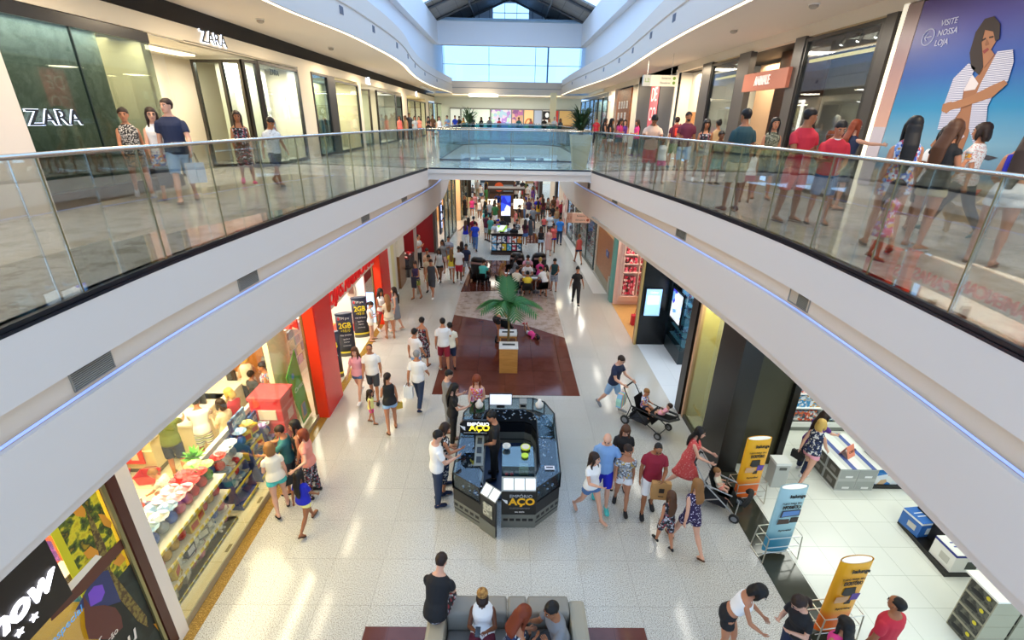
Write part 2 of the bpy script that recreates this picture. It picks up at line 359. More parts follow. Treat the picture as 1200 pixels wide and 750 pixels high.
# ---------------------------------------------------------------- glass railings
def railing(pts,lab,tint='#f6faf8',pw=1.15,rail=1.27,z=U,off0=0.0,refl=.10,rr=.024):
    P=[V(*p,z) for p in pts]; L=[0]
    for i in range(1,len(P)): L.append(L[-1]+(P[i]-P[i-1]).length)
    def at(s):
        s=max(0,min(L[-1],s))
        for i in range(1,len(P)):
            if s<=L[i]+1e-9: return P[i-1].lerp(P[i],(s-L[i-1])/(L[i]-L[i-1]))
    t=T('glass_railing',lab,'railing',P[0],0,'glass railings'); O=P[0]
    B().tube([p-O+V(0,0,rail) for p in P],rr,10,True).o('handrail',STEEL,t,True)
    b=B()
    for i in range(len(P)-1):
        a=P[i]-O;c=P[i+1]-O; n=(c-a).normalized(); n=V(-n.y,n.x,0)*.018; b.prism([a+n,c+n,c-n,a-n],(0,0,.05))
    b.o('base_channel',mat('#2c3038',.3,.7),t)
    s=off0-pw; gm=glass(tint,refl,.6)
    while s<L[-1]-.02:
        a=max(s,0); e=min(s+pw-.012,L[-1])
        if e-a>.05:
            k=[a]+[q for q in L if a+.02<q<e-.02]+[e]; q=B()
            pp=[at(v)-O for v in k]
            for i in range(len(pp)-1):
                n=(pp[i+1]-pp[i]).normalized(); n=V(-n.y,n.x,0)*.006; q.prism([pp[i]+n,pp[i+1]+n,pp[i+1]-n,pp[i]-n],(0,0,rail-.03))
            for v in q.b.verts: v.co.z+=.03
            q.o('glass_panel',gm,t)
            if e<L[-1]-.02:
                c=at(e+.006)-O; B().box(c.x-.006,c.x+.006,c.y-.006,c.y+.006,.04,rail-.02).o('joint_strip',mat('#8a7f5a',.35,.6),t)
        s+=pw
    return t
yy=[.2+.75*i for i in range(22)]+[16.72]
railing([(EL(y)-.03,y) for y in yy],'long curved glass railing with steel handrail along the left gallery edge',off0=.55)
railing([(ER(y)+.03,y) for y in yy],'long curved glass railing with steel handrail along the right gallery edge',off0=.35)
railing([(-2.70,16.78),(2.84,16.78)],'straight glass railing along the near side of the bridge','#f0f8f9',1.4,1.27)
railing([(-2.8,20.5),(3.3,20.5)],'teal tinted glass railing along the far side of the bridge','#e6f4f7',1.5,1.25)
railing([(-2.85,20.7),(-2.95,31.6)],'glass railing along the left side of the second void','#d8eef2',1.5,1.25)
railing([(3.35,20.7),(3.35,31.6)],'glass railing along the right side of the second void','#d8eef2',1.5,1.25)
railing([(x,y) for x,y in roundrect(-2.95,3.35,31.9,34.25,2.25)],'curved teal glass railing around the far end of the second void','#c4e4ea',1.6,1.25)
railing([(-3.6,39.5),(3.7,39.5)],'teal glass railing crossing the gallery beyond the second void','#a4d2dc',1.8,1.28)

# ================================================================ PEOPLE
CN=dict(white='#f1efec',black='#17171a',navy='#1c2746',blue='#1f45c4',royal='#1a22b0',sky='#7fa6d6',denim='#4d6f9e',paledenim='#8fb2d8',darkdenim='#27354f',grey='#84868a',lightgrey='#b9bbbd',charcoal='#3c3f45',
 red='#c2283a',crimson='#8e1730',burgundy='#5b1830',coral='#e2625c',pink='#e9a3b0',hotpink='#e23d86',magenta='#b0306e',salmon='#e8907c',orange='#e06a2c',peach='#eac1a5',yellow='#ecd540',paleyellow='#ece48a',mustard='#c49a2c',
 green='#3c7a44',olive='#5f6d33',teal='#2f6f74',darkteal='#1f4248',turquoise='#52c2b8',mint='#bfe2d2',seagreen='#4f9f8e',purple='#5a2f86',darkpurple='#352450',brown='#5d3d28',tan='#b9976b',khaki='#bcae84',beige='#d9cbb0',cream='#efe6cf',silver='#c7c9cc')
SKIN=dict(p='#d9a58a',m='#b97d5c',t='#9c6544',d='#6b412b',k='#4a2d20')
HAIR=dict(b='#15110f',n='#2c1c14',m='#53341f',l='#8a5f34',y='#caa657',r='#7a3418',g='#8b8a88')
PATS=dict(floral=('blot',['#d8dbe4','#c43e58','#3b58b0','#e8a23a','#dfe3ee','#7fa0d8']),darkfloral=('blot',['#1c1b20','#1c1b20','#8d2f3a','#b7b7bd','#25252b','#56606e']),blackwhite=('blot',['#1b1b1d','#e9e7e3','#1b1b1d','#cfccc8','#2a2a2c']),
 leopardw=('spots',['#1d1a19','#e4ded4']),leopard=('spots',['#2a1d14','#b58a5c']),greygold=('blot',['#8b9097','#c9ccd0','#5f656e','#b79a4a','#9aa0a8']),camo=('blot',['#565a48','#7d7d68','#3d4136','#8e8f7c']),
 dots=('dots',['#2d1f4a','#d9d2e8']),specks=('dots',['#d9dad8','#50545c']),pinkfloral=('blot',['#d9305e','#e8b13f','#c7a0d8','#e45a8a','#f0d9e4']),navyfloral=('blot',['#1b2440','#1b2440','#d8d6d0','#31406a','#1b2440']),
 stripe=('stripe',['#e9eaea','#3b5a86','#e9eaea','#7fa06a'],9),greystripe=('stripe',['#8d96a6','#b9bfca','#6f788c'],16),salmonstripe=('stripe',['#e39a86','#e7b39f','#d9c3c8'],14,0),whiteprint=('spots',['#efe9e4','#d9a69c']),coralprint=('dots',['#d9524f','#ea9a90']),yellowprint=('blot',['#7d8030','#b5a850','#4d5426','#93963e']),bluewhite=('stripe',['#eef2f6','#7fb4e0'],14,0),blackstripe=('stripe',['#2a3a5c','#e8e8ea'],14,0))
def cmat(c):
    if c in PATS:
        p=PATS[c]; sc=p[2] if len(p)>2 else {'blot':32,'spots':42,'dots':26}[p[0]]
        return pat(p[0],p[1],sc,.8,p[3] if len(p)>3 else 2)
    return mat(CN.get(c,c),.8)
def smat(k): return mat(SKIN[k],.5,0,.35)
def hmat(k): return mat(HAIR[k],.55,0,.35)
EYEW=mat('#e9e4de',.3); EYED=mat('#1a1311',.25); SOLE=mat('#2a2623',.7)
PENDING=[]
def fused(name,b,m,parent,vox,sm=2,extra=None):
    o=b.o(name,m,parent,True)
    if vox:
        r=o.modifiers.new('r','REMESH'); r.mode='VOXEL'; r.voxel_size=vox; r.use_smooth_shade=True
        if sm: s=o.modifiers.new('s','SMOOTH'); s.factor=.5; s.iterations=sm
    PENDING.append((o,extra)); return o
def finalize():
    bpy.context.view_layer.update(); dg=bpy.context.evaluated_depsgraph_get(); new=[]
    for o,ex in PENDING:
        new.append(bpy.data.meshes.new_from_object(o.evaluated_get(dg)) if o.modifiers else None)
    for o in TEXTS:
        me=bpy.data.meshes.new_from_object(o.evaluated_get(dg)); q=bpy.data.objects.new('letters_tmp',me); COL.objects.link(q); q.parent=o.parent; q.location=o.location; q.rotation_euler=o.rotation_euler; q.scale=o.scale
        nm=o.name; par=o.parent; cu=o.data; bpy.data.objects.remove(o); bpy.data.curves.remove(cu); q.name=nm; me.name=nm
    TEXTS.clear()
    for (o,ex),me in zip(PENDING,new):
        ms=list(o.data.materials)
        if me is not None: o.modifiers.clear(); o.data=me
        if ex is not None:
            bb,em=ex; b=bmesh.new(); b.from_mesh(o.data)
            for f in b.faces: f.material_index=0
            t=bpy.data.meshes.new('t'); bmesh.ops.recalc_face_normals(bb.b,faces=bb.b.faces); bb.b.to_mesh(t); bb.b.free(); b.from_mesh(t); bpy.data.meshes.remove(t)
            ms=ms[:1]+em; o.data.materials.clear()
            for m in ms: o.data.materials.append(m)
            b.to_mesh(o.data); b.free()
        elif me is not None:
            o.data.materials.clear()
            for m in ms: o.data.materials.append(m)
        o.data.polygons.foreach_set('use_smooth',[True]*len(o.data.polygons))
    PENDING.clear()
# pose tables: leg = (thigh forward, splay, knee bend), arm = (forward, out, elbow, inward)
POSE=dict(
 stand=dict(ll=(2,3,3),rl=(-1,3,2),la=(2,9,14,8),ra=(-2,9,12,8)),
 walk=dict(ll=(24,2,6),rl=(-18,2,18),la=(-18,9,14,5),ra=(20,9,24,8)),
 walk2=dict(ll=(-18,2,20),rl=(22,2,5),la=(20,9,22,8),ra=(-18,9,14,5)),
 stroll=dict(ll=(13,2,6),rl=(-11,2,14),la=(-9,8,16,8),ra=(11,8,20,8)),
 phone=dict(ll=(2,4,3),rl=(-2,4,4),la=(14,8,96,30),ra=(14,8,96,30),head=(0,28)),
 look=dict(ll=(3,4,3),rl=(-3,4,3),la=(6,10,62,32),ra=(22,10,70,18),head=(0,22)),
 hold=dict(ll=(10,3,5),rl=(-8,3,10),la=(-2,9,14,8),ra=(8,10,85,25)),
 holdl=dict(ll=(-8,3,10),rl=(10,3,5),la=(8,10,85,25),ra=(-2,9,14,8)),
 cross=dict(ll=(3,4,3),rl=(-2,4,3),la=(18,8,92,62),ra=(16,8,98,60)),
 hips=dict(ll=(3,6,3),rl=(-2,6,3),la=(-20,38,88,-20),ra=(-2,10,14,8)),
 reach=dict(ll=(6,4,4),rl=(-6,4,8),la=(48,8,34,10),ra=(56,8,26,6),lean=14,head=(0,18)),
 push=dict(ll=(20,2,6),rl=(-18,2,18),la=(34,8,50,8),ra=(34,8,50,8),lean=8,head=(0,8)),
 rail=dict(ll=(4,3,4),rl=(-2,3,3),la=(38,14,62,34),ra=(40,14,60,34),lean=10,head=(0,22)),
 bend=dict(ll=(22,4,14),rl=(4,4,10),la=(40,6,30,8),ra=(36,6,36,14),lean=42,head=(0,20)),
 sit=dict(ll=(86,6,84),rl=(84,6,82),la=(22,8,70,28),ra=(22,8,70,28),sit=1,head=(0,14)),
 sitphone=dict(ll=(88,7,86),rl=(86,7,84),la=(26,10,92,38),ra=(26,10,92,38),sit=1,lean=6,head=(0,38)),
 sittable=dict(ll=(84,6,88),rl=(84,6,88),la=(44,10,62,26),ra=(44,10,62,26),sit=1,lean=14,head=(0,20)),
 crouch=dict(ll=(96,10,128),rl=(70,8,120),la=(50,8,40,10),ra=(60,8,30,6),lean=34,head=(0,10)),
 pointr=dict(ll=(3,4,3),rl=(-2,4,3),la=(2,9,14,8),ra=(78,6,10,-6)),
 carry=dict(ll=(4,4,3),rl=(-4,4,3),la=(16,10,100,36),ra=(14,12,104,30)),
 chin=dict(ll=(80,6,82),rl=(80,6,82),la=(40,6,128,22),ra=(36,10,110,36),sit=1,lean=6),
 lie=dict(ll=(-4,7,40),rl=(-8,7,70),la=(150,20,20,10),ra=(120,40,30,10),head=(0,-20)),
)
def person(x,y,z,h,a,sex,pose,skin,hair,top,bot,shoe,label,cat='person',group=None,lod=1,w=1.0,seat=None,**kw):
    P=dict(POSE[pose]); P.update(kw); M_=sex=='m'
    hd=.233*(h/1.75)**.42; s=(h-hd*.97)/(1.75-.233*.97); rs=s**.8*w
    fem=0 if M_ else 1
    vox={0:.0105,1:.0145,2:.021}[lod]; nseg=12 if lod<2 else 8
    lean=R(P.get('lean',0)); twist=R(P.get('twist',0)); side_l=R(P.get('tilt',0))
    # spine frame: rotate about the hips (part) and the waist (rest)
    def spine(p,full=True):
        k=min(1,max(0,(p.z+.05*s)/(.26*s)))
        q=Matrix.Rotation(-lean*(.45+.55*k),3,'X')@Matrix.Rotation(side_l*k,3,'Y')@Matrix.Rotation(-twist*k,3,'Z'); return q@p
    if M_: TR=[(-.13,.10,.085,0),(-.07,.152,.11,-.004),(.0,.166,.118,-.006),(.09,.158,.110,0),(.17,.15,.104,.004),(.30,.166,.116,.006),(.42,.182,.122,.004),(.50,.18,.104,-.004),(.555,.125,.08,-.008),(.60,.062,.062,0),(.645,.056,.058,.012),(.69,.056,.058,.022)]
    else: TR=[(-.13,.10,.09,0),(-.07,.16,.118,-.008),(.0,.176,.124,-.010),(.09,.156,.108,-.002),(.17,.132,.094,.004),(.30,.142,.106,.008),(.40,.155,.128,.018),(.49,.15,.094,-.002),(.55,.105,.07,-.008),(.60,.052,.054,0),(.645,.048,.052,.012),(.69,.048,.052,.022)]
    def tring(zz,rx,ry,yo,n,inf=0.0):
        return [spine(V((rx*rs+inf)*math.cos(2*PI*j/n),yo*s+(ry*rs+inf)*math.sin(2*PI*j/n),zz*s)) for j in range(n)]
    def tsample(zz):
        for i in range(len(TR)-1):
            if TR[i][0]<=zz<=TR[i+1][0]:
                t=(zz-TR[i][0])/(TR[i+1][0]-TR[i][0]); return [zz]+[TR[i][k]+(TR[i+1][k]-TR[i][k])*t for k in (1,2,3)]
        return list(TR[0] if zz<TR[0][0] else TR[-1])
    body=B(); n=14 if lod<2 else 10
    body.loft([tring(*r,n) for r in TR])
    # legs
    hw=(.085 if M_ else .09)*rs; TH,SH=.43*s,.415*s; legs=[]
    for sd,(fa,sp,kn) in ((-1,P['ll']),(1,P['rl'])):
        hip=V(sd*hw,0,-.02*s); fa,sp,kn=R(fa),R(sp),R(kn)
        d1=V(sd*math.sin(sp),math.sin(fa)*math.cos(sp),-math.cos(fa)*math.cos(sp)); g=fa-kn
        d2=V(sd*math.sin(sp)*.5,math.sin(g),-math.cos(g)); d2.normalize()
        kne=hip+d1*TH; ank=kne+d2*SH; legs.append((sd,hip,kne,ank,g))
        t=[.093,.088,.075,.058,.052] if M_ else [.096,.092,.076,.056,.05]
        body.tube([hip+d1*TH*q for q in (-.08,.2,.55,.9,1.0)],[v*rs for v in t],nseg)
        body.tube([kne-d2*.02*s]+[kne+d2*SH*q for q in (.1,.3,.6,.9,1.03)],[v*rs for v in (.05,.052,.056,.042,.034,.034)],nseg)
    feet=[]
    lowest=min(l[3].z for l in legs)
    for sd,hip,kne,ank,g in legs:
        lift=(ank.z-lowest); pit=0.0
        if not P.get('sit'): pit=max(-.2,min(1.0,-g*.9 if g<-.25 else (-g*.5 if g>.15 else 0)))
        c,sn=math.cos(pit),math.sin(pit); out=R(7)*sd
        F=V(math.sin(out)*c,math.cos(out)*c,-sn); Uv=V(0,sn,c)
        feet.append((sd,ank,F,Uv))
        Q=[(-.06,.038,.026,.03),(-.035,.042,.033,.04),(.01,.05,.036,.048),(.06,.042,.04,.036),(.11,.03,.045,.022),(.155,.024,.043,.016),(.182,.02,.026,.01)]
        X=F.cross(Uv)
        body.loft([[ank-Uv*.075*s+F*yy*s+Uv*zz*s+X*(rx*s*math.cos(2*PI*j/nseg))+Uv*(rz*s*math.sin(2*PI*j/nseg)) for j in range(nseg)] for yy,zz,rx,rz in Q])
    # arms and hands
    sw=(.178 if M_ else .15)*rs; UA,FA=.29*s,.25*s; arms=[]; fing=B()
    for sd,(fa,ab,el,inn) in ((-1,P['la']),(1,P['ra'])):
        sh=V(sd*sw,-.005*s,.472*s); fa,ab,el,inn=R(fa),R(ab),R(el),R(inn)
        d1=V(sd*math.sin(ab),math.sin(fa)*math.cos(ab),-math.cos(fa)*math.cos(ab)); g=fa+el
        d2=V(sd*math.sin(ab)*.6,math.sin(g),-math.cos(g)); hz=d2.y; d2.x+=-sd*math.sin(inn)*abs(hz); d2.y=hz*math.cos(inn); d2.normalize()
        Rt=lambda v: spine(V(0,0,.5*s)+v)-spine(V(0,0,.5*s))
        S0=spine(sh); d1=Rt(d1).normalized(); d2=Rt(d2).normalized()
        E=S0+d1*UA; W=E+d2*FA; arms.append((sd,S0,E,W,d1,d2))
        k=1.0 if M_ else .86
        body.tube([S0-d1*.018*s]+[S0+d1*UA*q for q in (.02,.15,.45,.85,1.0)],[v*rs*k for v in (.022,.040,.050,.048,.041,.039)],nseg)
        body.tube([E-d2*.02*s]+[E+d2*FA*q for q in (.08,.3,.7,1.0)],[v*rs*k for v in (.038,.041,.042,.033,.027)],nseg)
        # hand: thumb direction th, palm normal pn
        fwd=Rt(V(0,1,.6)); th=(fwd-d2*fwd.dot(d2)).normalized(); pn=d2.cross(th)*sd*-1
        if pn.dot(Rt(V(-sd,0,0)))<0 and abs(d2.z)>.5: pn=-pn
        hs=s*(.95 if M_ else .86)*(1.0 if h>1.3 else .9)
        fk=1.25 if lod==2 else 1.0
        body.tube([W-d2*.01*s,W+d2*.03*hs,W+d2*.07*hs,W+d2*.098*hs],[(.026*hs,.018*hs),(.036*hs,.017*hs),(.042*hs,.016*hs),(.038*hs,.013*hs)],8,side=th)
        curl=R(P.get('curl',28))
        for q in range(4):
            o_=(1.5-q)*.0205*hs; ln=(.040,.046,.042,.033)[q]*hs; r=.0092*hs*fk
            b0=W+d2*.088*hs+th*o_; dd=d2*math.cos(curl*.5)+pn*math.sin(curl*.5)+th*(1.5-q)*.05; b1=b0+dd.normalized()*ln
            dd2=d2*math.cos(curl*1.5)+pn*math.sin(curl*1.5); b2=b1+dd2*ln*.85
            fing.tube([b0-d2*.012*hs,b0,b1,b2],[r*1.05,r,r*.92,r*.65],6)
        t0=W+d2*.035*hs+th*.03*hs; td=(th*.75+d2*.75+pn*.25).normalized(); t1=t0+td*.036*hs; t2=t1+(d2*.85+th*.3+pn*.3).normalized()*.03*hs
        fing.tube([t0-td*.014*hs,t0,t1,t2],[.013*hs*fk,.0125*hs*fk,.0105*hs*fk,.007*hs],6)
    # head
    hy,hp=P.get('head',(0,4)); hk=hd/.233
    HB=spine(V(0,.02*s,.626*s)); HM=(Matrix.Rotation(-lean*.55,3,'X')@Matrix.Rotation(-twist-R(hy),3,'Z')@Matrix.Rotation(-R(hp),3,'X'))*hk
    hm=lambda px,py,pz: HB+HM@V(px,py,pz)
    HR=[(-.002,.026,.03,.052),(.012,.042,.045,.04),(.04,.058,.066,.026),(.075,.067,.084,.012),(.11,.073,.094,.004),(.15,.0775,.0985,-.004),(.185,.071,.09,-.008),(.212,.05,.062,-.012),(.228,.02,.026,-.014)]
    nh=16 if lod<2 else 10
    body.loft([[hm(rx*math.cos(2*PI*j/nh),yo+ry*math.sin(2*PI*j/nh),zz) for j in range(nh)] for zz,rx,ry,yo in HR])
    if lod<2:
        body.tube([hm(0,.092,.125),hm(0,.106,.092),hm(0,.112,.078),hm(0,.09,.072)],[.007*hk,.011*hk,.014*hk,.008*hk],6)
        for sd in (-1,1): body.tube([hm(sd*.07,.0,.075),hm(sd*.082,-.004,.095),hm(sd*.084,-.01,.118),hm(sd*.07,-.008,.128)],[(.006*hk,.012*hk)]*4,6,side=HM@V(1,0,0))
    ex=fing; 
    for f in ex.b.faces: f.material_index=0
    for sd in (-1,1):
        ex.ball(hm(sd*.031,.0815,.117),(.0135*hk,.0135*hk,.0085*hk) if lod<2 else .013*hk,8,6,1 if lod<2 else 2)
        if lod<2: ex.ball(hm(sd*.031,.0905,.117),(.0105*hk,.008*hk,.009*hk),6,5,2)
        ex.tube([hm(sd*.015,.0935,.1395),hm(sd*.032,.0925,.1425),hm(sd*.05,.078,.136)],[.0055*hk,.0066*hk,.005*hk],5,mi=3)
    ex.tube([hm(-.022,.0845,.045),hm(-.01,.093,.047),hm(.01,.093,.047),hm(.022,.0845,.045)],[.004*hk,.0068*hk,.0068*hk,.004*hk],6,mi=4)
    if P.get('beard'): ex.loft([[hm(rx*1.05*math.cos(PI*j/8),yo+ry*1.06*math.sin(PI*j/8),zz) for j in range(9)]+[hm(rx*.8*math.cos(PI*j/8),yo+ry*.8*math.sin(PI*j/8),zz) for j in range(8,-1,-1)] for zz,rx,ry,yo in HR[0:3]],True,3)
    if P.get('glasses'):
        for sd in (-1,1):
            ex.tube([hm(sd*.031+.02*math.cos(q),.101,.116+.016*math.sin(q)) for q in [PI*2*i/10 for i in range(11)]],.0022*hk,4,mi=2); ex.tube([hm(sd*.05,.098,.12),hm(sd*.078,.0,.12)],.0022*hk,4,mi=2)
    hstyle,hcol=(hair.split(':')+['b'])[:2]
    body_mats=[smat(skin)]; em=[EYEW,EYED,hmat(hcol) if hstyle!='bald' else hmat('n'),mat({'p':'#b55a55','m':'#9a4a42','t':'#7d3a34','d':'#552a26','k':'#402020'}[skin],.5)]
    # ground it
    if seat is not None: dz=seat+.10*s
    elif pose=='crouch': dz=-min((a_-u_*.075*s).z for _,a_,f_,u_ in feet)
    else: dz=-min(min((a_-u_*.075*s+f_*.18*s).z-.004,(a_-u_*.075*s-f_*.06*s).z) for _,a_,f_,u_ in feet)
    MM=Matrix.Translation(V(0,0,dz)); sandal=.012 if shoe.split(':')[0]!='bare' else 0
    MM=Matrix.Translation(V(0,0,dz+sandal))
    if pose=='lie': MM=Matrix.Translation(V(0,0,.115*s+.01))@Matrix.Rotation(-PI/2,4,'X')
    parts=[]
    body.xf(MM); ex.xf(MM)
    root=fused('person',body,body_mats,None,vox,2 if lod<2 else 1,(ex,em)); root.location=(x,y,z); root.rotation_euler.z=-R(a)
    tag(root,label,cat,group)
    def part(nm,b,m,fuse=True,vx=None):
        b.xf(MM); return fused(nm,b,m,root,(vx or (vox if lod else .011)) if fuse and lod<2 else None,2)
    # ---- clothes
    tk,tc=(top.split(':')+['white'])[:2]; bk,bc=(bot.split(':')+['black'])[:2]
    dress=tk in('dress','longdress','strapdress')
    inf=.012*s**.5
    hem={'tee':-.06,'polo':-.07,'shirt':-.08,'tank':-.05,'long':-.06,'crop':.20,'strap':.04,'blouse':-.02,'off':.02,'romper':-.02}.get(tk,-.02)
    if dress: hem=-.06
    if tk!='none':
        t=B(); hi=.545 if tk not in('strap','strapdress','off','crop') else (.475 if tk!='crop' else .48)
        zs=[hem]+[q for q in (.0,.06,.12,.18,.24,.3,.36,.42,.47,.51) if hem+.03<q<hi-.02]+[hi]
        if hi>.54: zs=zs+[.57]
        rg=[]
        for i,q in enumerate(zs):
            r=tsample(q); k=inf+.003+(.012*s if q<.16 and tk in('tee','polo','shirt','blouse','long') else (.007*s if q<.16 else 0))
            if q>.5: k=.006*s+ (0.0 if q<.56 else -.004*s)
            rg.append(tring(*r,16 if lod<2 else 10,k))
        t.loft(rg)
        sl={'tee':.62,'polo':.62,'shirt':.72,'blouse':.42,'off':.0,'tank':0,'strap':0,'crop':0,'long':2,'dress':0,'longdress':0,'strapdress':0,'romper':0}.get(tk,.5)
        if kw.get('sleeve') is not None: sl=kw['sleeve']
        k=1.0 if M_ else .86
        for sd,S0,E,W,d1,d2 in arms:
            if sl>0:
                q=min(sl,1.0); t.tube([S0-d1*.030*s,S0-d1*.005*s,S0+d1*UA*.15,S0+d1*UA*q*.6,S0+d1*UA*q],[v*rs*k+inf for v in (.022,.042,.052,.055,.052)],nseg)
                if sl>1: t.tube([E-d1*.02*s,E+d2*FA*.3,E+d2*FA*.9],[v*rs*k+inf for v in (.042,.044,.032)],nseg)
            elif tk in('strap','strapdress','crop'):
                t.tube([spine(V(sd*.075*s,.085*s,.46*s)),spine(V(sd*.085*s,.03*s,.555*s)),spine(V(sd*.08*s,-.075*s,.48*s))],.012*s,6)
            elif tk=='off':
                t.tube([S0+d1*UA*.05,S0+d1*UA*.3,S0+d1*UA*.6],[v*rs*k+inf*2 for v in (.06,.062,.055)],nseg)
        part({'tee':'t_shirt','polo':'polo_shirt','shirt':'shirt','tank':'tank_top','strap':'top','crop':'crop_top','long':'sweater','blouse':'blouse','off':'off_shoulder_top','romper':'romper_top'}.get(tk,'dress'),t,cmat(tc))
    if tk=='polo' and lod<2 or P.get('collar'):
        t=B(); t.tube([spine(V(.068*s*math.cos(q),.008*s+.07*s*math.sin(q),.575*s-.02*s*max(0,math.sin(q)))) for q in frange(0,2*PI,12)],.012*s,6); part('collar',t,mat('#f0eeec',.8) if P.get('collar') else cmat(tc),False)
    skl={'skirt':.33,'mini':.26,'midi':.6,'maxi':.84,'dress':.42,'longdress':.78,'strapdress':.36}.get(bk if bk in('skirt','mini','midi','maxi') else (tk if dress else ''),None)
    if dress and kw.get('dl'): skl=kw['dl']
    if skl and P.get('sit'): skl=None; bk,bc,dress='bermuda' if tk!='x' else bk,(tc if dress else bc),False
    if skl:
        t=B(); K=[]; m=16
        for q in frange(0,1,6):
            if q==0: K.append(tring(*tsample(.10),m,inf+.004)); continue
            zz=.10-(.10+skl)*q
            if zz>-.06: K.append(tring(*tsample(max(zz,-.07)),m,inf+.01)); continue
            xs=[];yl=[];yh=[]
            for sd,hip,kne,ank,g in legs:
                dz_=hip.z-zz*s; tz=max(1e-4,hip.z-kne.z)
                if dz_<=tz: f_=max(0,dz_/tz); p_=hip.lerp(kne,f_); r_=(.098-.04*f_)*rs
                else: f_=min(1,(dz_-tz)/max(1e-4,kne.z-ank.z)); p_=kne.lerp(ank,f_); r_=(.058-.015*f_)*rs
                xs.append(abs(p_.x)+r_); yl.append(p_.y-r_); yh.append(p_.y+r_)
            y0,y1=min(yl+[-.10*rs]),max(yh+[.10*rs]); rx=max(xs+[.15*rs])+.012+.02*q; ry=(y1-y0)/2*1.2+.014+.015*q; cy=(y0+y1)/2
            K.append([V(rx*(1+.04*math.sin(5*2*PI*j/m)*q)*math.copysign(abs(math.cos(2*PI*j/m))**.85,math.cos(2*PI*j/m)),cy+ry*(1+.04*math.cos(4*2*PI*j/m)*q)*math.sin(2*PI*j/m),zz*s) for j in range(m)])
        t.loft(K); part('skirt',t,cmat(tc if dress else bc),False)
    elif bk!='none' and not dress:
        t=B(); ln={'shorts':.52,'short':.34,'bermuda':.92,'pants':2,'jeans':2,'capri':1.5}.get(bk,.5)
        zs=[-.13,-.09,-.05,0,.05,.10,.125]
        t.loft([tring(*tsample(q),14,inf*(.4 if q>.1 else .6 if q>.04 else 1.0)) for q in zs])
        for sd,hip,kne,ank,g in legs:
            d1=(kne-hip).normalized(); d2=(ank-kne).normalized(); q=min(ln,1.0)
            t.tube([hip+d1*.0*s,hip+d1*TH*.2]+[hip+d1*TH*q*v for v in (.7,1.0) if q*v>.22],[.082*rs+inf,.095*rs+inf]+[((.094-.036*q*v)*rs+inf+(.014*s if ln<2 else .004)) for v in (.7,1.0) if q*v>.22],nseg)
            if ln>1:
                e=min(1,ln-1); t.tube([kne-d1*.03*s,kne+d2*SH*.3*e,kne+d2*SH*.95*e],[v*rs+inf+.004 for v in (.058,.058,.044)],nseg)
        part({'pants':'trousers','jeans':'jeans','capri':'trousers'}.get(bk,'shorts'),t,cmat(bc))
    # ---- shoes
    fk_,fc=(shoe.split(':')+['black'])[:2]
    if fk_!='bare':
        for sd,ank,F,Uv in feet:
            t=B(); X=F.cross(Uv)
            if fk_=='sandal':
                t.loft([[ank-Uv*(.087*s)+F*yy*s+X*(rx*s*math.cos(2*PI*j/10))+Uv*(.010*math.sin(2*PI*j/10)) for j in range(10)] for yy,rx in ((-.068,.02),(-.05,.036),(.0,.036),(.09,.047),(.15,.046),(.19,.026))])
                t.tube([ank-Uv*.065*s+F*.07*s-X*.042*s,ank-Uv*.035*s+F*.09*s,ank-Uv*.065*s+F*.07*s+X*.042*s],.008*s,5); nm='sandal'
            else:
                Q=[(-.068,.036,.03,.034),(-.035,.044,.038,.046),(.015,.05,.041,.05),(.06,.042,.046,.04),(.11,.03,.05,.03),(.16,.025,.048,.024),(.192,.02,.03,.016)]
                t.loft([[ank-Uv*.08*s+F*yy*s+Uv*zz*s+X*(rx*s*math.cos(2*PI*j/nseg))+Uv*(rz*s*math.sin(2*PI*j/nseg)) for j in range(nseg)] for yy,zz,rx,rz in Q]); nm='shoe'
            t.xf(MM); o=t.o(nm,cmat(fc),root,True)
    # ---- hair
    if hstyle!='bald':
        t=B(); big={'afro':1.6,'curly':1.22}.get(hstyle,1.0); rows=[]; m=20 if lod<2 else 12
        HZ=[.045,.07,.095,.12,.145,.168,.19,.21,.226,.236]
        for zz in HZ:
            for i in range(len(HR)-1):
                if HR[i][0]<=min(zz,.227)<=HR[i+1][0]: break
            q=(min(zz,.227)-HR[i][0])/(HR[i+1][0]-HR[i][0]); rx,ry,yo=[HR[i][k]+(HR[i+1][k]-HR[i][k])*q for k in (1,2,3)]
            g=.004 if hstyle=='buzz' else (.017 if M_ or hstyle=='short' else .019)
            row=[]
            for j in range(m):
                an=2*PI*j/m; sn=math.sin(an); front=sn>-.05+(0 if zz>.1 else -.35)
                lim=.158 if abs(math.cos(an))<.75 else .14
                if hstyle in('long','mid','curly','afro','pony') and abs(math.cos(an))>.8 and hstyle!='pony': front=sn>.35
                k=g*big if not(front and zz<lim) else -.03
                if zz<.065 and (M_ or hstyle in('short','bun','pony')): k=-.03 if zz<.05 else k*.5
                rr=1.0 if k<0 else (1+(big-1)*.6)
                row.append(hm((rx*rr+k)*math.cos(an),yo-(.01 if k>0 else 0)+(ry*rr+k)*sn,zz+(k*.6 if zz>.2 else 0)+(.02*(big-1)*5*.4 if zz>.2 else 0)))
            rows.append(row)
        t.loft(rows)
        bk_=lambda px,py,pz: HB+HM@V(px,py,pz)
        dn=spine(V(0,-.16*s,.40*s))
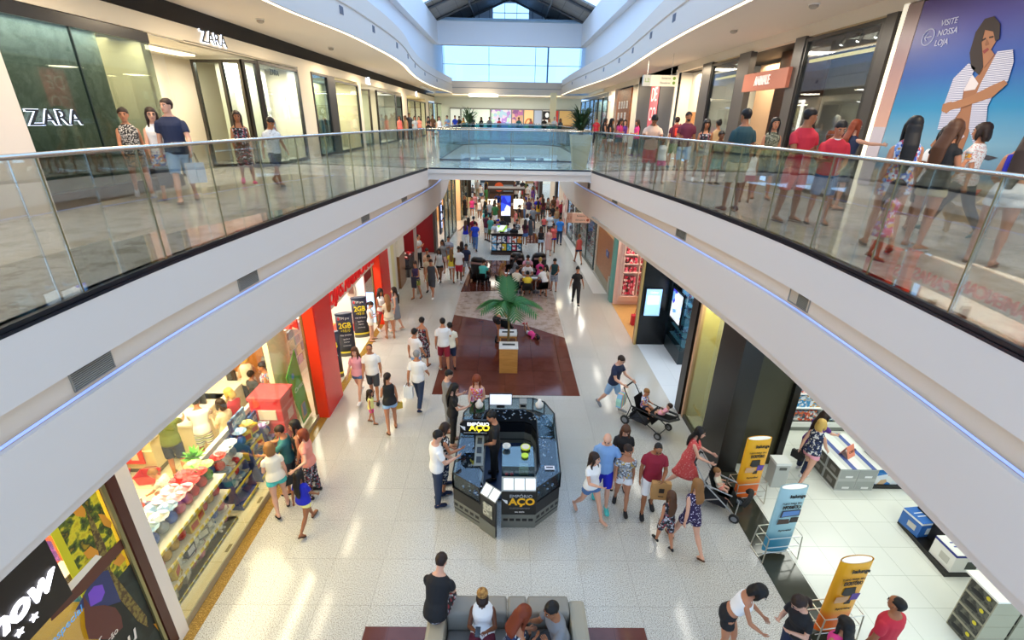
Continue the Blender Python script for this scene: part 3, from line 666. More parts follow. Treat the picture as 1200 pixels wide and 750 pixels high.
        if hstyle in('long','curly'):
            L=kw.get('hl',.30)
            p=[bk_(0,-.05,.17),bk_(0,-.085,.10),bk_(0,-.09,.02)]; e=spine(V(0,-.135*rs/s*s,.50*s)); e2=spine(V(0,-.135*s,(.50-L*.6)*s)); e3=spine(V(0,-.13*s,(.5-L)*s))
            wv=1.25 if hstyle=='curly' else 1.0
            t.tube(p+[e,e2,e3],[(.075*hk,.05*hk),(.088*hk*wv,.05*hk*wv),(.09*hk*wv,.042*hk*wv),(.095*hk*wv,.035*hk*wv),(.085*hk*wv,.03*hk*wv),(.04*hk,.015*hk)],12,side=HM@V(1,0,0))
            for sd in (-1,1):
                t.tube([bk_(sd*.055,.0,.19),bk_(sd*.084,.005,.13),bk_(sd*.086,.01,.05),spine(V(sd*.085*s,.03*s,.56*s)),spine(V(sd*.085*s,.09*s,.44*s))],[.022*hk,.026*hk*wv,.026*hk*wv,.026*hk*wv,.012*hk],8)
        elif hstyle in('mid',):
            t.tube([bk_(0,-.04,.17),bk_(0,-.075,.10),bk_(0,-.08,.02),bk_(0,-.075,-.035)],[(.075*hk,.05*hk),(.092*hk,.055*hk),(.092*hk,.05*hk),(.075*hk,.035*hk)],12,side=HM@V(1,0,0))
            for sd in (-1,1): t.tube([bk_(sd*.055,.0,.19),bk_(sd*.086,.005,.13),bk_(sd*.088,.01,.05),bk_(sd*.08,.01,-.02)],[.022*hk,.028*hk,.03*hk,.014*hk],8)
        elif hstyle=='pony':
            t.tube([bk_(0,-.09,.17),bk_(0,-.135,.16),bk_(0,-.15,.08),bk_(0,-.13,-.03),bk_(0,-.11,-.1)],[.02*hk,.03*hk,.036*hk,.03*hk,.012*hk],8)
        elif hstyle=='bun': t.ball(bk_(0,-.085,.215),.05*hk,10,8)
        elif hstyle=='puff':
            u=B(); u.ball(bk_(0,-.085,.235),(.085*hk,.08*hk,.08*hk),12,8); part('hair_puff',u,pat('noise',['#6e4520','#9a6c34','#b88a48'],30,.8),False)
        b=t
        part('hair',b,hmat(hcol),lod<1 or hstyle in('long','mid','curly','pony') ,.012)
    if P.get('cap'):
        t=B(); t.loft([[hm((rx)*math.cos(2*PI*j/14),-.008+(ry)*math.sin(2*PI*j/14),zz) for j in range(14)] for zz,rx,ry in ((.15,.09,.112),(.19,.087,.108),(.225,.065,.08),(.245,.02,.025))]); t.loft([[hm(x_*.08,.09+.075*(1-x_*x_),.155+dz_) for x_ in (-1,-.5,0,.5,1)]+[hm(x_*.07,.05,.155+dz_) for x_ in (1,0,-1)] for dz_ in (0,.008)]); part('cap',t,cmat(P['cap']),False)
    return root,MM,arms

# ================================================================ UPPER LEVEL SHOPS
GL=glass('#eef5f2',.05,.3); GLD=glass('#4f6a63',.16); GLB=glass('#c6dbe6',.14); FR=mat('#1d1a18',.35); GLOW=mat('#fff4dc',.5,emit=1.6); GLOWW=mat('#ffffff',.5,emit=4.0)
CREAM=mat('#eadfc9',.6); YEL=mat('#efe0ae',.6)
def L_sign(name,s,size,loc,rot,lab,face='#1c2630',halo='#dfe9ff',e=5,sx=1,bold=.006,back=.02):
    t=T('shop_sign',lab,'sign',loc)
    n=V(math.sin(rot[2]),-math.cos(rot[2]),0)
    if face: text('letters',s,size,n*(back+.012),rot,mat(face,.4),t,.008,sx=sx,bold=0)
    text('lit_letters',s,size,n*back*.5,rot,mat(halo,.5,emit=e),t,.006,sx=sx,bold=bold); return t
# left wall: header band, slot coloured dark as a shadow gap, piers
XW=-7.9
S('wall_left',B().box(-8.1,XW,7.0,58,9.12,9.48),CREAM); S('wall_left',B().box(-8.3,XW-.06,2,58,9.48,9.92),mat('#2a2623',.9)); S('wall_left',B().box(-8.1,XW,13.2,20,9.1,9.14),CREAM)
S('wall_left',B().box(-8.1,-7.8,2,8.3,U,9.5),WHITE)
for a,b_ in ((19.85,21.05),(27.35,27.95),(38.2,40.2),(49,50.8)): S('wall_left',B().box(-8.3,XW+.02,a,b_,U,9.15),CREAM)
S('wall_back',B().box(-10.6,-10.5,2,58,U,9.9),CREAM); S('ceiling',B().box(-10.6,-8.0,2,58,9.1,9.2),WARMW)
for y in (12.0,20.4,27.6,39,50): S('wall_left',B().box(-10.5,-8.1,y-.06,y+.06,U,9.1),CREAM)
# first shop: tall dark glass panel with the big letters
t=T('shop_window','tall dark green glass shopfront panel with black header and plinth','shop window',(XW,8.3,U))
b=B().box(-.02,.0,0,3.6,.28,3.0); b.o('pane',glass('#c9d2cb',.05,.2),t); B().box(-.10,.03,0,3.6,3.0,3.2).o('header',BLK,t); B().box(-.14,.06,0,3.6,0,.26).o('plinth',BLK,t); B().box(-.03,.012,1.55,1.57,.28,3.0).o('joint_strip',mat('#22302c',.3),t)
t=T('roller_blind','grey green woven blind hanging behind the dark glass panel','blind',(XW-.45,8.25,U+.1)); B().box(0,.02,0,2.75,0,3.0).o('screen',pat('noise',['#a3a99c','#b0b4a8','#979d90','#a9ada0'],3,.8),t); B().tube([(0.01,0,3.02),(.01,2.75,3.02)],.05,10).o('roller',DARK,t)
L_sign('big','ZARA',.36,(XW+.03,8.93,7.39),ONLEFT,'large glowing four letter sign fixed to the dark glass panel',e=4,sx=1.15)
L_sign('hd','ZARA',.42,(XW+.01,14.5,9.32),ONLEFT,'small glowing four letter sign above the first shop entrance',e=6,sx=1.1)
S('wall_left',B().box(-10.5,-10.45,11.9,16.3,U,9.1),WARMW)
t=T('wall_lamp','long warm light slot above the first shop entrance','lamp',(-9.3,13,9.02)); B().box(-.2,.2,-.9,2.6,0,.04).o('diffuser',mat('#ffe8b8',.5,emit=7),t); B().box(-.24,.24,-.95,2.65,.04,.08).o('housing',WARMW,t)
t=T('fabric_banner','plain warm cream hanging panel inside the first shop entrance','banner',(-9.9,12.6,7.0)); B().box(0,.03,0,1.9,0,1.9).o('panel',mat('#f3e3b4',.8),t); B().tube([(.015,-.05,1.92),(.015,1.95,1.92)],.02,6).o('rail',STEEL,t)
t=T('display_table','dark wooden display table with folded clothes in the shop entrance','table',(-9.4,13.1,U)); B().box(-.5,.5,-.6,.6,.72,.78).o('tabletop',wood('#4a3322','#5d4230'),t)
for x in (-.45,.45):
    for y in (-.55,.55): B().box(x-.03,x+.03,y-.03,y+.03,0,.72).o('leg',FR,t)
for i,c in enumerate(('#e8e2d8','#8a6d4a','#3c4a66')): tag(B().box(-9.75+i*.28,-9.52+i*.28,12.9,13.25,U+.78,U+.86,bev=.02).o('folded_clothes',mat(c,.9)),'folded %s garment on the dark display table'%('white','brown','blue')[i],'clothes')
# angled white display windows
def framed(lab,p0,p1,z0,z1,mull,gm,back,name='shop_window',deep=1.0,bkm=None,fr=FR,fw=.09):
    """window between two floor points; mull: fractions with mullions; back: lit display wall behind"""
    a=V(p0[0],p0[1],0);c=V(p1[0],p1[1],0); d=(c-a); L=d.length; rz=math.atan2(d.y,d.x)
    t=T(name,lab,'shop window',(a.x,a.y,U),rz)
    b=B(); b.box(0,L,-.05,.05,z0-U,z0-U+.1); b.box(0,L,-.05,.05,z1-U-.08,z1-U)
    for q in [0]+list(mull)+[1]: x=min(max(q*L,fw/2),L-fw/2); b.box(x-fw/2,x+fw/2,-.055,.055,z0-U,z1-U)
    b.o('frame',fr,t); B().box(.02,L-.02,-.008,.008,z0-U+.1,z1-U-.08).o('pane',gm,t)
    if back is not None:
        for nm,q,m_ in (('wall_display',B().box(.05,L-.05,deep,deep+.04,.0,z1-U-.02),bkm or mat('#f6f0e4',.7)),('floor',B().box(.05,L-.05,.06 if deep>0 else -.06,deep,0,.06),mat('#efe9dc',.5))):
            q.xf(Matrix.Translation((a.x,a.y,U))@Matrix.Rotation(rz,4,'Z')); S(nm,q,m_)
    return t
t=framed('black framed display window facing the walkway beside the shop entrance',(-8.15,16.25),(-9.75,16.45),U,9.02,(.4,),GL,1,deep=-1.0)
t=framed('wide black framed display window with a tall white backdrop',(-7.92,19.8),(-7.92,16.75),U,9.06,(),GL,1,deep=-1.2)
t=framed('narrow black framed corner window between the two white displays',(-7.92,16.75),(-8.15,16.25),U,9.04,(),GL,None)
def mannequin(x,y,z,rz,c,lab,skin='#e9e4dc',dress=True):
    t=T('mannequin',lab,'mannequin',(x,y,z),rz); b=B()
    b.loft([[V(rx*math.cos(2*PI*j/12),ry*math.sin(2*PI*j/12),zz) for j in range(12)] for zz,rx,ry in ((.82,.1,.08),(.95,.17,.12),(1.1,.13,.09),(1.3,.155,.115),(1.42,.15,.09),(1.5,.05,.05),(1.56,.05,.05),(1.6,.06,.08),(1.68,.075,.095),(1.76,.06,.075),(1.8,.02,.03))])
    for s_ in (-1,1): b.tube([(s_*.16,0,1.4),(s_*.22,.02,1.15),(s_*.22,.08,.88),(s_*.22,.1,.8)],[.05,.04,.03,.025],8); b.tube([(s_*.08,0,.92),(s_*.09,.02,.5),(s_*.09,0,.08),(s_*.09,.12,.03)],[.085,.06,.04,.03],8)
    b.o('figure',mat(skin,.4),t,True)
    g=B(); g.loft([[V(rx*math.cos(2*PI*j/12),ry*math.sin(2*PI*j/12),zz) for j in range(12)] for zz,rx,ry in ((.62 if dress else .8,.27,.2),(.95,.185,.135),(1.1,.145,.105),(1.3,.17,.13),(1.43,.16,.1))]); g.o('garment',cmat(c),t,True)
    B().lathe([(.2,0),(.2,.02),(.02,.03)],n=16).o('stand',STEEL,t); return t
mannequin(-8.75,18.9,U+.06,-PI/2,'floral','mannequin in a bright floral dress in the white display window')
mannequin(-8.6,17.85,U+.06,-PI/2,'black','mannequin in a dark dress in the white display window')
# letters seen reversed through the glass of the white window
text_t=T('hanging_letters','dark letters hanging inside the wide white window top','sign',(-8.0,18.1,8.82)); text('letters','ZARA',.26,(0,0,0),ONLEFT,mat('#20303a'),text_t,.01)
# second shop
framed('teal tinted shop window beside the cream pier',(XW,22.9),(XW,21.05),U,9.1,(),GLB,1,deep=-1.6,bkm=mat('#a8b7ae',.7)); S('trim_15',B().box(-8.0,-7.84,22.9,23.7,U,9.1),mat('#2b2725',.4))
framed('black framed window with warm clothes displays',(XW,27.35),(XW,23.7),U,9.0,(),GL,1,deep=-1.8,bkm=YEL)
def rack(x,y,z,rz,cols,lab):
    t=T('clothes_rack',lab,'clothes rack',(x,y,z),rz); b=B()
    for s_ in (-.6,.6): b.tube([(s_,-.2,0),(s_,0,.05),(s_,0,1.4)],.015,6); b.tube([(s_,.2,0),(s_,0,.05)],.015,6)
    b.tube([(-.6,0,1.4),(.6,0,1.4)],.015,6); b.o('rail_frame',STEEL,t)
    for i,c in enumerate(cols): B().cbox((-.5+1.0*i/(len(cols)-1),0,.98),.05,.4,.75,bev=.015).o('hanging_garment',mat(c,.9),t)
    return t
rack(-9.0,24.6,U+.06,PI/2,('#c9b08a','#4a5568','#e8dfcc','#7c5a3a','#2f3a30','#d8cbb5'),'rack of warm toned clothes in the second shop window')
rack(-9.1,26.2,U+.06,PI/2,('#20242c','#8c7a55','#394a36','#b29a6a','#55606e'),'rack of dark and olive clothes in the second shop window')
L_sign('s2','teLL',.5,(XW+.01,29.5,9.32),ONLEFT,'glowing white shop sign above the second group of windows',face=None,e=7,sx=1.0,bold=.012)
framed('white lit display window facing the walkway in the second recess',(-8.1,30.4),(-9.6,30.6),U,8.95,(.45,),GL,1,deep=-1.0)
framed('black framed white window with two torso displays',(XW,36.2),(XW,31.1),U,8.95,(),GL,1,deep=-1.3); mannequin(-8.7,32.4,U+.06,-PI/2,'salmon','mannequin in salmon clothes in the far left window'); mannequin(-8.7,33.8,U+.06,-PI/2,'cream','mannequin in cream clothes in the far left window')
framed('narrow dark shop window next to the far cream pier',(XW,38.2),(XW,36.2),U,8.9,(),GLD,1,deep=-1.3)
L_sign('s3','IO',.55,(XW+.01,44.5,9.3),ONLEFT,'tiny glowing sign above the far left yellow shop',face=None,e=7)
framed('black framed yellow lit shop window at the far left',(XW,48.9),(XW,40.3),U,8.8,(.3,.62),GL,1,deep=-1.4,bkm=YEL)
framed('glittering gold lit shop window in the far left corner',(-7.2,56),(XW,50.9),U,8.9,(.4,.7),GL,1,deep=-1.0,bkm=pat('noise',['#6b4a20','#d8a850','#f6e2a8','#8a6428'],4,.6))
# right wall
XR=7.7
S('wall_right',B().box(XR,XR+.2,2,58,9.6,9.95),WARM); S('wall_right',B().box(XR,XR+.2,2,10.72,U,9.7),WHITE); S('wall_right',B().box(10.5,10.6,10,58,U,9.9),WARM); S('ceiling',B().box(7.9,10.6,10.6,58,9.62,9.7),mat('#3a332c',.7))
for y in (10.75,20.95,24.2,31,33.2,37.4,41): S('wall_right',B().box(7.9,10.5,y-.05,y+.05,U,9.6),WARMW)
t=T('light_strip','bright vertical strip at the edge of the poster wall','light strip',(XR-.02,10.72,U)); B().box(-.01,.03,-.06,.06,0,3.8).o('diffuser',mat('#fff6df',.5,emit=.9),t)
# printed poster with beach scene
b=B(); X=XR-.012
t=T('wall_poster','huge beach poster of a woman in a striped shirt on the right wall','poster',(X,8.4,U))
def pp(y,z): return V(0,y-8.4,z-U)
def grad(stops,z0,z1):
    m,n,l,bs=base('poster_sky'); tc=n.new('ShaderNodeTexCoord'); s=n.new('ShaderNodeSeparateXYZ'); l.new(tc.outputs['Object'],s.inputs[0]); q=n.new('ShaderNodeMapRange'); q.inputs['From Min'].default_value=z0; q.inputs['From Max'].default_value=z1; l.new(s.outputs[2],q.inputs[0]); r=ramp(n,stops,'LINEAR'); l.new(q.outputs[0],r.inputs[0]); l.new(r.outputs[0],bs.inputs['Base Color']); bs.inputs['Roughness'].default_value=.35; return m
b.box(-.012,.0,-3.4,1.88,.45,3.75); b.o('sea_sky_print',grad([(0,'#a79a86'),(.09,'#b8ab95'),(.12,'#6f8fa8'),(.28,'#7fb0c8'),(.45,'#2f8fc0'),(.62,'#2f5fb0'),(.85,'#4a4a9a'),(1,'#5a4a88')],.45,3.75),t)
B().box(-.01,.0,1.9,2.28,1.6,3.78).o('sunset_print',grad([(0,'#d9ab98'),(.4,'#c29a94'),(.7,'#9d8088'),(1,'#a08a80')],1.6,3.78),t); B().box(-.01,.0,1.9,2.28,0.45,1.6).o('sand_print',mat('#c9c0c8',.5),t)
def flat(name,pts,m,o=.004):
    q=[]
    for p in pts: q.append((-.012-o,p[1]-8.4,p[2]-U))
    return B().prism(q,(.003,0,0)).o(name,m,t)
SKN=mat('#a5704f',.5)
STR=pat('stripe',['#e4e4ee','#8f93b4'],38,.5,2)
P7=lambda *a: a
flat('torso_print',[(7.680,8.605,8.312),(7.700,8.403,8.631),(7.700,8.152,8.313),(7.700,8.420,8.152),(7.700,8.431,7.838),(7.700,8.350,7.515),(7.700,8.724,7.482),(7.700,8.930,7.754),(7.700,8.819,8.071)],SKN,.0085)
flat('leg_print',[(7.700,8.796,7.644),(7.700,8.424,7.684),(7.700,8.385,7.383),(7.700,8.396,7.044),(7.700,8.866,7.010),(7.700,9.069,7.216)],SKN,.0045)
flat('bikini_print',[(7.700,8.923,7.699),(7.700,8.750,7.617),(7.700,8.432,7.381),(7.700,8.504,7.325),(7.700,8.826,7.480)],mat('#e6d3d8',.5),.0125)
flat('shirt_print',[(7.700,8.403,8.631),(7.700,8.157,8.625),(7.700,8.069,8.456),(7.700,8.043,8.188),(7.700,8.198,8.042),(7.700,8.221,7.834),(7.700,8.111,7.519),(7.700,8.129,7.156),(7.700,8.412,7.514),(7.700,8.511,7.879),(7.700,8.492,8.181)],STR,.0165)
flat('shirt_print',[(7.700,8.853,8.509),(7.700,8.689,8.419),(7.700,8.770,8.108),(7.700,8.689,7.778),(7.700,8.826,7.480),(7.700,9.019,7.476),(7.700,9.061,7.852),(7.700,9.051,8.294)],STR,.0165)
flat('bikini_print',[(7.700,8.812,8.239),(7.700,8.734,8.348),(7.700,8.539,8.184),(7.700,8.561,8.097),(7.700,8.759,8.081)],mat('#e8dfe0',.5),.0125)
flat('arm_print',[(7.700,8.104,8.204),(7.700,8.027,8.152),(7.700,8.194,7.969),(7.700,8.680,7.830),(7.700,8.960,7.782),(7.700,9.055,7.838),(7.700,8.945,7.903),(7.700,8.594,7.997),(7.700,8.271,8.143)],mat('#ad7854',.5),.0205)
flat('face_print',[(7.700,8.853,8.927),(7.700,8.781,9.000),(7.700,8.600,8.949),(7.700,8.498,8.783),(7.700,8.533,8.670),(7.700,8.440,8.588),(7.700,8.572,8.359),(7.700,8.737,8.596)],mat('#a97454',.5),.0125)
flat('hair_print',[(7.700,8.843,9.139),(7.700,8.688,9.148),(7.700,8.533,9.019),(7.700,8.450,8.800),(7.700,8.513,8.785),(7.700,8.604,8.926),(7.700,8.770,8.974),(7.700,8.748,8.792),(7.700,8.559,8.432),(7.700,8.580,8.311),(7.700,8.769,8.426),(7.700,8.906,8.664),(7.700,8.929,8.962)],mat('#2b1d1c',.5),.0165)
flat('lips_print',[(7.700,8.676,8.663),(7.700,8.605,8.702),(7.700,8.564,8.673),(7.700,8.628,8.621)],mat('#8a3a3c'),.0155)
flat('eye_print',[(7.700,8.781,8.832),(7.700,8.703,8.858),(7.700,8.692,8.833),(7.700,8.754,8.805)],mat('#2a1a18'),.0155)
flat('eye_print',[(7.700,8.647,8.862),(7.700,8.576,8.864),(7.700,8.565,8.839),(7.700,8.636,8.837)],mat('#2a1a18'),.0155)
flat('nose_print',[(7.700,8.677,8.830),(7.700,8.597,8.749),(7.700,8.647,8.731),(7.700,8.674,8.759)],mat('#8f5f44'),.0155)
flat('hand_print',[(7.700,9.080,7.893),(7.700,8.923,7.930),(7.700,8.846,7.834),(7.700,8.942,7.740),(7.700,9.066,7.783)],mat('#ad7854',.5),.021)
flat('rock_print',[(7.700,8.095,7.079),(7.700,7.966,7.127),(7.700,7.722,7.093),(7.700,7.871,7.043)],mat('#3a3840'),.006)
for i,s_ in enumerate(('VISITE','NOSSA','LOJA')): text('lettering',s_,.135,(-.02,1.34-8.4+8.4-.02,3.31-.155*i),ONRIGHT,mat('#d8dcf2',.5),t,.002,ax='LEFT',sx=.95)
q=B(); q.tube([(-.02,1.52+.13*math.cos(a),3.13+.13*math.sin(a)) for a in frange(0,2*PI,24)],.008,5); q.tube([(-.02,1.45,3.13),(-.02,1.60,3.13)],.008,5); q.tube([(-.02,1.54,3.19),(-.02,1.60,3.13),(-.02,1.54,3.07)],.008,5); q.o('arrow_mark',mat('#d8dcf2',.5),t)
B().box(-.014,.0,-3.4,1.88,.40,.45).o('skirting',mat('#cfc6c0'),t)
tag(B().prism([(7.660,8.197,6.548),(7.660,7.781,6.604),(7.660,7.867,6.455),(7.660,8.045,6.428)],(.01,0,0)).o('wall_sticker',mat('#d8735c',.6)),'coral red patch on the wall under the beach poster','sticker')
# clothing shop with the terracotta sign
S('trim_16',B().box(XR-.06,XR+.1,10.85,11.15,U,9.6),mat('#3a3634',.4))
for a,c in ((13.95,14.4),(16.9,17.7),(20.0,20.9)): S('trim_16',B().box(XR-.08,XR+.12,a,c,U,9.62),mat('#4b4643',.35))
t=framed('large shop window right of the terracotta sign, spotlights behind',(XR,11.15),(XR,13.95),U,9.55,(),glass('#d6dee6',.10,.4),1,deep=-2.0,bkm=wood('#5a3a24','#7a5235',3)); 
t=framed('narrower shop window left of the terracotta sign with white dresses',(XR,17.7),(XR,20.0),U,9.55,(),glass('#d6dee6',.10,.4),1,deep=-1.8,bkm=mat('#c9a68a',.7))
for y0,y1,lab in ((11.2,13.9,'glowing shelf strip across the large shop window top'),(17.75,19.95,'glowing shelf strip across the narrower shop window top')):
    t=T('light_strip',lab,'light strip',(XR+.12,y0,9.0)); B().box(0,.05,0,y1-y0,0,.07).o('diffuser',mat('#ffe08a',.5,emit=3.5),t); B().box(.05,.5,0,y1-y0,.07,.1).o('shelf',mat('#3a2c22'),t)
    for i in range(4 if y0<15 else 3):
        y=y0+.4+i*.6; q=T('spotlight','small spotlight fixed to the ceiling behind the shop window','spotlight',(XR+.6,y,9.4),0,'spotlights behind the right shop windows'); B().tube([(0,0,.2),(0,0,.06)],.012,6).o('stem',BLK,q); B().tube([(0,0,.08),(-.06,0,-.05)],.04,10).o('can',BLK,q); B().tube([(-.06,0,-.05),(-.062,0,-.054)],.035,10).o('bulb',mat('#fff2d8',.5,emit=25),q)
S('wall_right',B().box(8.6,8.7,14.4,16.9,U,9.6),wood('#2a1710','#46271a',4)); 
t=T('shop_sign','terracotta sign board with white letters over the shop entrance','sign',(XR-.12,15.6,8.44)); B().box(-.06,.06,-1.35,1.25,0,.5).o('board',mat('#b9705a',.5),t); text('letters','ANIMALE',.36,(-.075,.0,.25),ONRIGHT,mat('#fff6f0',.5,emit=.35),t,.012,sx=.6,bold=.004)
t=T('wall_mirror','lit white mirror frame inside the dark shop entrance','mirror',(8.55,15.5,U+1.1)); B().box(0,.03,-.5,.5,0,1.1).o('glass',mat('#c9b6a4',.1,.6),t); q=B(); q.box(-.02,.02,-.55,-.45,0,1.15); q.box(-.02,.02,.45,.55,0,1.15); q.box(-.02,.02,-.55,.55,1.1,1.18); q.o('lit_frame',mat('#fff0dc',.5,emit=4),t)
rack(8.6,12.2,U+.06,PI/2,('#e2573a','#d8442f','#efe2d2','#e0a090','#c93a2c'),'rack of red and orange clothes in the large right shop window')
mannequin(8.5,13.2,U+.06,PI/2,'orange','mannequin in an orange dress in the large right shop window'); mannequin(8.4,12.0,U+.06,PI/2,'white','mannequin with a white top behind the large right shop window')
mannequin(8.4,18.2,U+.06,PI/2,'white','mannequin in a white dress behind the narrower shop window'); mannequin(8.5,19.3,U+.06,PI/2,'cream','mannequin in a cream dress behind the narrower shop window')
t=T('potted_plant','bright green grass plant in the narrower shop window','plant',(8.1,17.95,U+.06)); B().lathe([(.14,0),(.2,.5),(.2,.55)],n=14).o('pot',mat('#c9b79a'),t); q=B()
for i in range(40): a=random.uniform(0,2*PI); r_=random.uniform(.1,.35); q.tube([(0,0,.5),(r_*.5*math.cos(a),r_*.5*math.sin(a),.9),(r_*math.cos(a),r_*math.sin(a),1.05+random.uniform(-.1,.2))],[.012,.01,.003],4)
q.o('leaves',mat('#a9cf3a',.5),t)
# cream recess with wood door, dark grey wall with pink banner, cafe corner
S('wall_right',B().box(8.4,8.5,21,24.15,7.95,9.6),WARMW); S('door_1',B().box(8.38,8.46,21,24.15,U,7.95),wood('#b5763a','#c98a48',3)); S('trim_17',B().box(XR-.04,XR+.06,20.9,21.02,U,9.6),mat('#efe3cc')); S('trim_17',B().box(XR-.04,XR+.06,24.1,24.24,U,9.7),mat('#efe9dd'))
t=T('door_plaque','small blue plaque with two figures on the wooden door','sign',(8.36,22.4,7.2)); B().box(-.01,.01,-.22,.22,0,.3).o('plate',mat('#4a5f9e'),t); q=B(); 
for s_ in (-.1,.1): q.box(-.015,.0,s_-.03,s_+.03,.05,.2); q.ball((-.012,s_,.235),.025,8,6)
q.o('figures',mat('#dfe5f5'),t)
S('wall_right',B().box(XR,XR+.1,24.24,31.0,U,9.9),mat('#4c4c50',.6)); S('trim_17',B().box(XR-.03,XR+.05,31.0,31.12,U,9.7),mat('#efe9dd'))
t=T('vertical_banner','tall pink banner with white letters on the dark grey wall','banner',(XR-.03,27.4,U+.55)); B().box(-.01,.01,-.75,.75,.75,3.05).o('cloth',mat('#d0606e',.7),t); B().box(-.01,.01,-.75,.75,0,.75).o('white_foot',mat('#e9e3e3',.7),t)
for i,s_ in enumerate(('DE','CO')): text('letters',s_,.95,(-.02,0,2.35-i*.95),ONRIGHT,mat('#f6e9ea',.6),t,.004,sx=.9)
S('wall_right',B().box(9.0,9.1,31.1,33.2,U,9.9),BLK); S('wall_right',B().box(XR+.1,XR+.3,33.2,37.3,U,9.5),wood('#5a3018','#8a5028',2.2,.45,(1,1,7)))
for i,(y,z) in enumerate([(36.4,8.3),(35.6,8.3),(34.9,8.3),(34.1,8.3),(36.4,7.6),(35.4,7.6),(34.4,7.6),(36.4,6.95)]):
    t=T('framed_paper','small white framed paper on the wood panel wall','picture',(XR+.08,y,z),0,'papers on the wood panel'); B().box(0,.02,-.2,.2,0,.45).o('frame',mat('#e8e8ea'),t); B().box(-.004,0,-.15,.15,.05,.4).o('print',pat('noise',['#d8dade','#8a8d92','#c4c7cc'],14,.6),t)
S('wall_right',B().box(XR-.05,XR+.5,37.5,39.9,U,9.6),WHITE); S('wall_right',B().box(XR-.07,XR-.05,37.5,39.9,U,7.3),wood('#7a4a2a','#8f5a34'))
t=T('wall_lamp','bright round lamp on the white column','lamp',(XR-.1,38.7,9.05)); B().ball((0,0,0),.16,12,8).o('globe',mat('#fff3d8',.5,emit=14),t,True); B().box(0,.06,-.05,.05,-.05,.05).o('bracket',STEEL,t)
framed('long glass shopfront at the far right with cream curtains',(XR,40.2),(XR,55),U,9.3,(.15,.3,.45,.6,.8),GLB,1,deep=-1.5,bkm=pat('noise',['#e3e6df','#bcd3da','#efe2c4','#9fb9c4'],1.2,.7))
# hanging direction signs
def hang(lab,loc,rz,w_,h_,z1,cream,mark,mk,lines,code):
    t=T('hanging_sign',lab,'sign',loc,rz); B().box(0,w_*.22,-.08,.08,0,h_).o('end_panel',mat('#cfc9b8' if code=='G' else '#e0a88a',.5),t); B().box(w_*.22,w_,-.08,.08,0,h_).o('panel',mat(cream,.5,emit=.25),t)
    q=B()
    for x in (w_*.12,w_*.82): q.tube([(x,0,h_),(x,0,z1)],.008,6)
    q.o('cable',STEEL,t); text('level_mark',mark,h_*.5,(w_*.11,-.09,h_*.5),TOCAM,mat(mk,.5),t,.003)
    q=B()
    for i in range(2):
        q.tube([(w_*.9,-.09,h_*(.72-.42*i)),(w_*.9,-.095,h_*(.72-.42*i))],h_*.15,12)
    q.o('round_mark',mat(mk,.5),t)
    for i,s_ in enumerate(lines): text('lettering',s_,h_*.24,(w_*.8,-.09,h_*(.72-.42*i)),TOCAM,mat('#6a5a4a',.6),t,.002,ax='RIGHT')
hang('hanging cream direction sign with green marks over the right gallery',(4.9,19.3,8.72),0,1.25,.36,1.1,'#eadfc2','L2','#86a83a',('Sanitarios','Elevadores'),'G')
hang('hanging salmon direction sign with level mark over the lower right walkway',(2.776,22.000,3.122),0,1.07,.44,.9,'#e9b79c','L1','#c85a38',('Sanitarios','Elevadores'),'S')
# far end of the upper gallery: row of lit shopfronts facing the camera
S('wall_back',B().box(-8,7.8,55.6,55.8,U,9.6),mat('#e6efe9',.6))
FS=[(-6.3,-5.2,'white lit doorway at the far left end','#eef6f2',None),(-5.1,-2.0,'pale green white shopfront at the far end','#e4f2e6',None),(-1.9,.3,'shopfront with pastel panels and a lilac display at the far end',None,('blot',['#d9c8e6','#a8c8e0','#bfe0cc','#b08ad0','#e6d8ee'])),(.35,1.6,'shopfront with purple and pink goods at the far end',None,('blot',['#c9a080','#b06aa0','#d9b0a0','#8a5a90'])),(1.65,2.7,'shopfront with a big orange arch at the far end','#f0c890',None),(2.75,3.6,'grey blue shopfront with dark screen at the far end','#a9b4c8',None),(3.65,4.6,'black and white shop sign panel at the far end','#f3ece8',None),(4.65,5.4,'red shopfront with a white figure at the far end','#c83a34',None),(5.45,7.6,'warm lit food counter at the far end','#d8b070',None)]
for x0,x1,lab,c,pt in FS:
    t=T('shopfront',lab,'shopfront',(x0,55.5,U)); m=mat(c,.6,emit=.5) if c else pat(pt[0],pt[1],3,.6,emit=.4)
    B().box(0,x1-x0,-.06,0,0.1,2.5).o('lit_window',m,t); q=B(); q.box(-.03,.03,-.1,0,0,2.6); q.box(x1-x0-.03,x1-x0+.03,-.1,0,0,2.6); q.box(0,x1-x0,-.1,0,2.5,2.62); q.o('frame',mat('#8a8a88',.4),t)
    if 'arch' in lab: B().tube([(.55+.42*math.cos(a),-.1,.9+.75*math.sin(a)) for a in frange(0,PI,14)],.06,6).o('arch',mat('#d8702a'),t)
    if 'black and white' in lab: B().box(.02,x1-x0-.02,-.09,-.06,1.6,2.45).o('sign_panel',BLK,t); B().ball((.5,-.1,2.05),(.2,.03,.25),10,8).o('emblem',mat('#ffffff',.5,emit=.6),t)
    if 'white figure' in lab: B().lathe([(.28,.3),(.3,1.2),(.12,1.5),(.15,1.75),(.1,1.95),(.02,2.0)],(.38,-.12,0),10).o('figure',mat('#f0e6e4'),t)
    if 'lilac' in lab: B().ball((1.3,-.2,.6),(.6,.15,.75),12,8).o('lilac_display',mat('#a58ae0',.6),t)
    if 'food' in lab: B().box(.2,1.9,-.5,-.1,0,1.1).o('counter',wood('#a8703a','#c48a4a'),t)
for x in (4.0,): 
    S('trim_18',B().box(3.55,4.05,44,44.5,U,9.6),mat('#e8d9a8',.5))
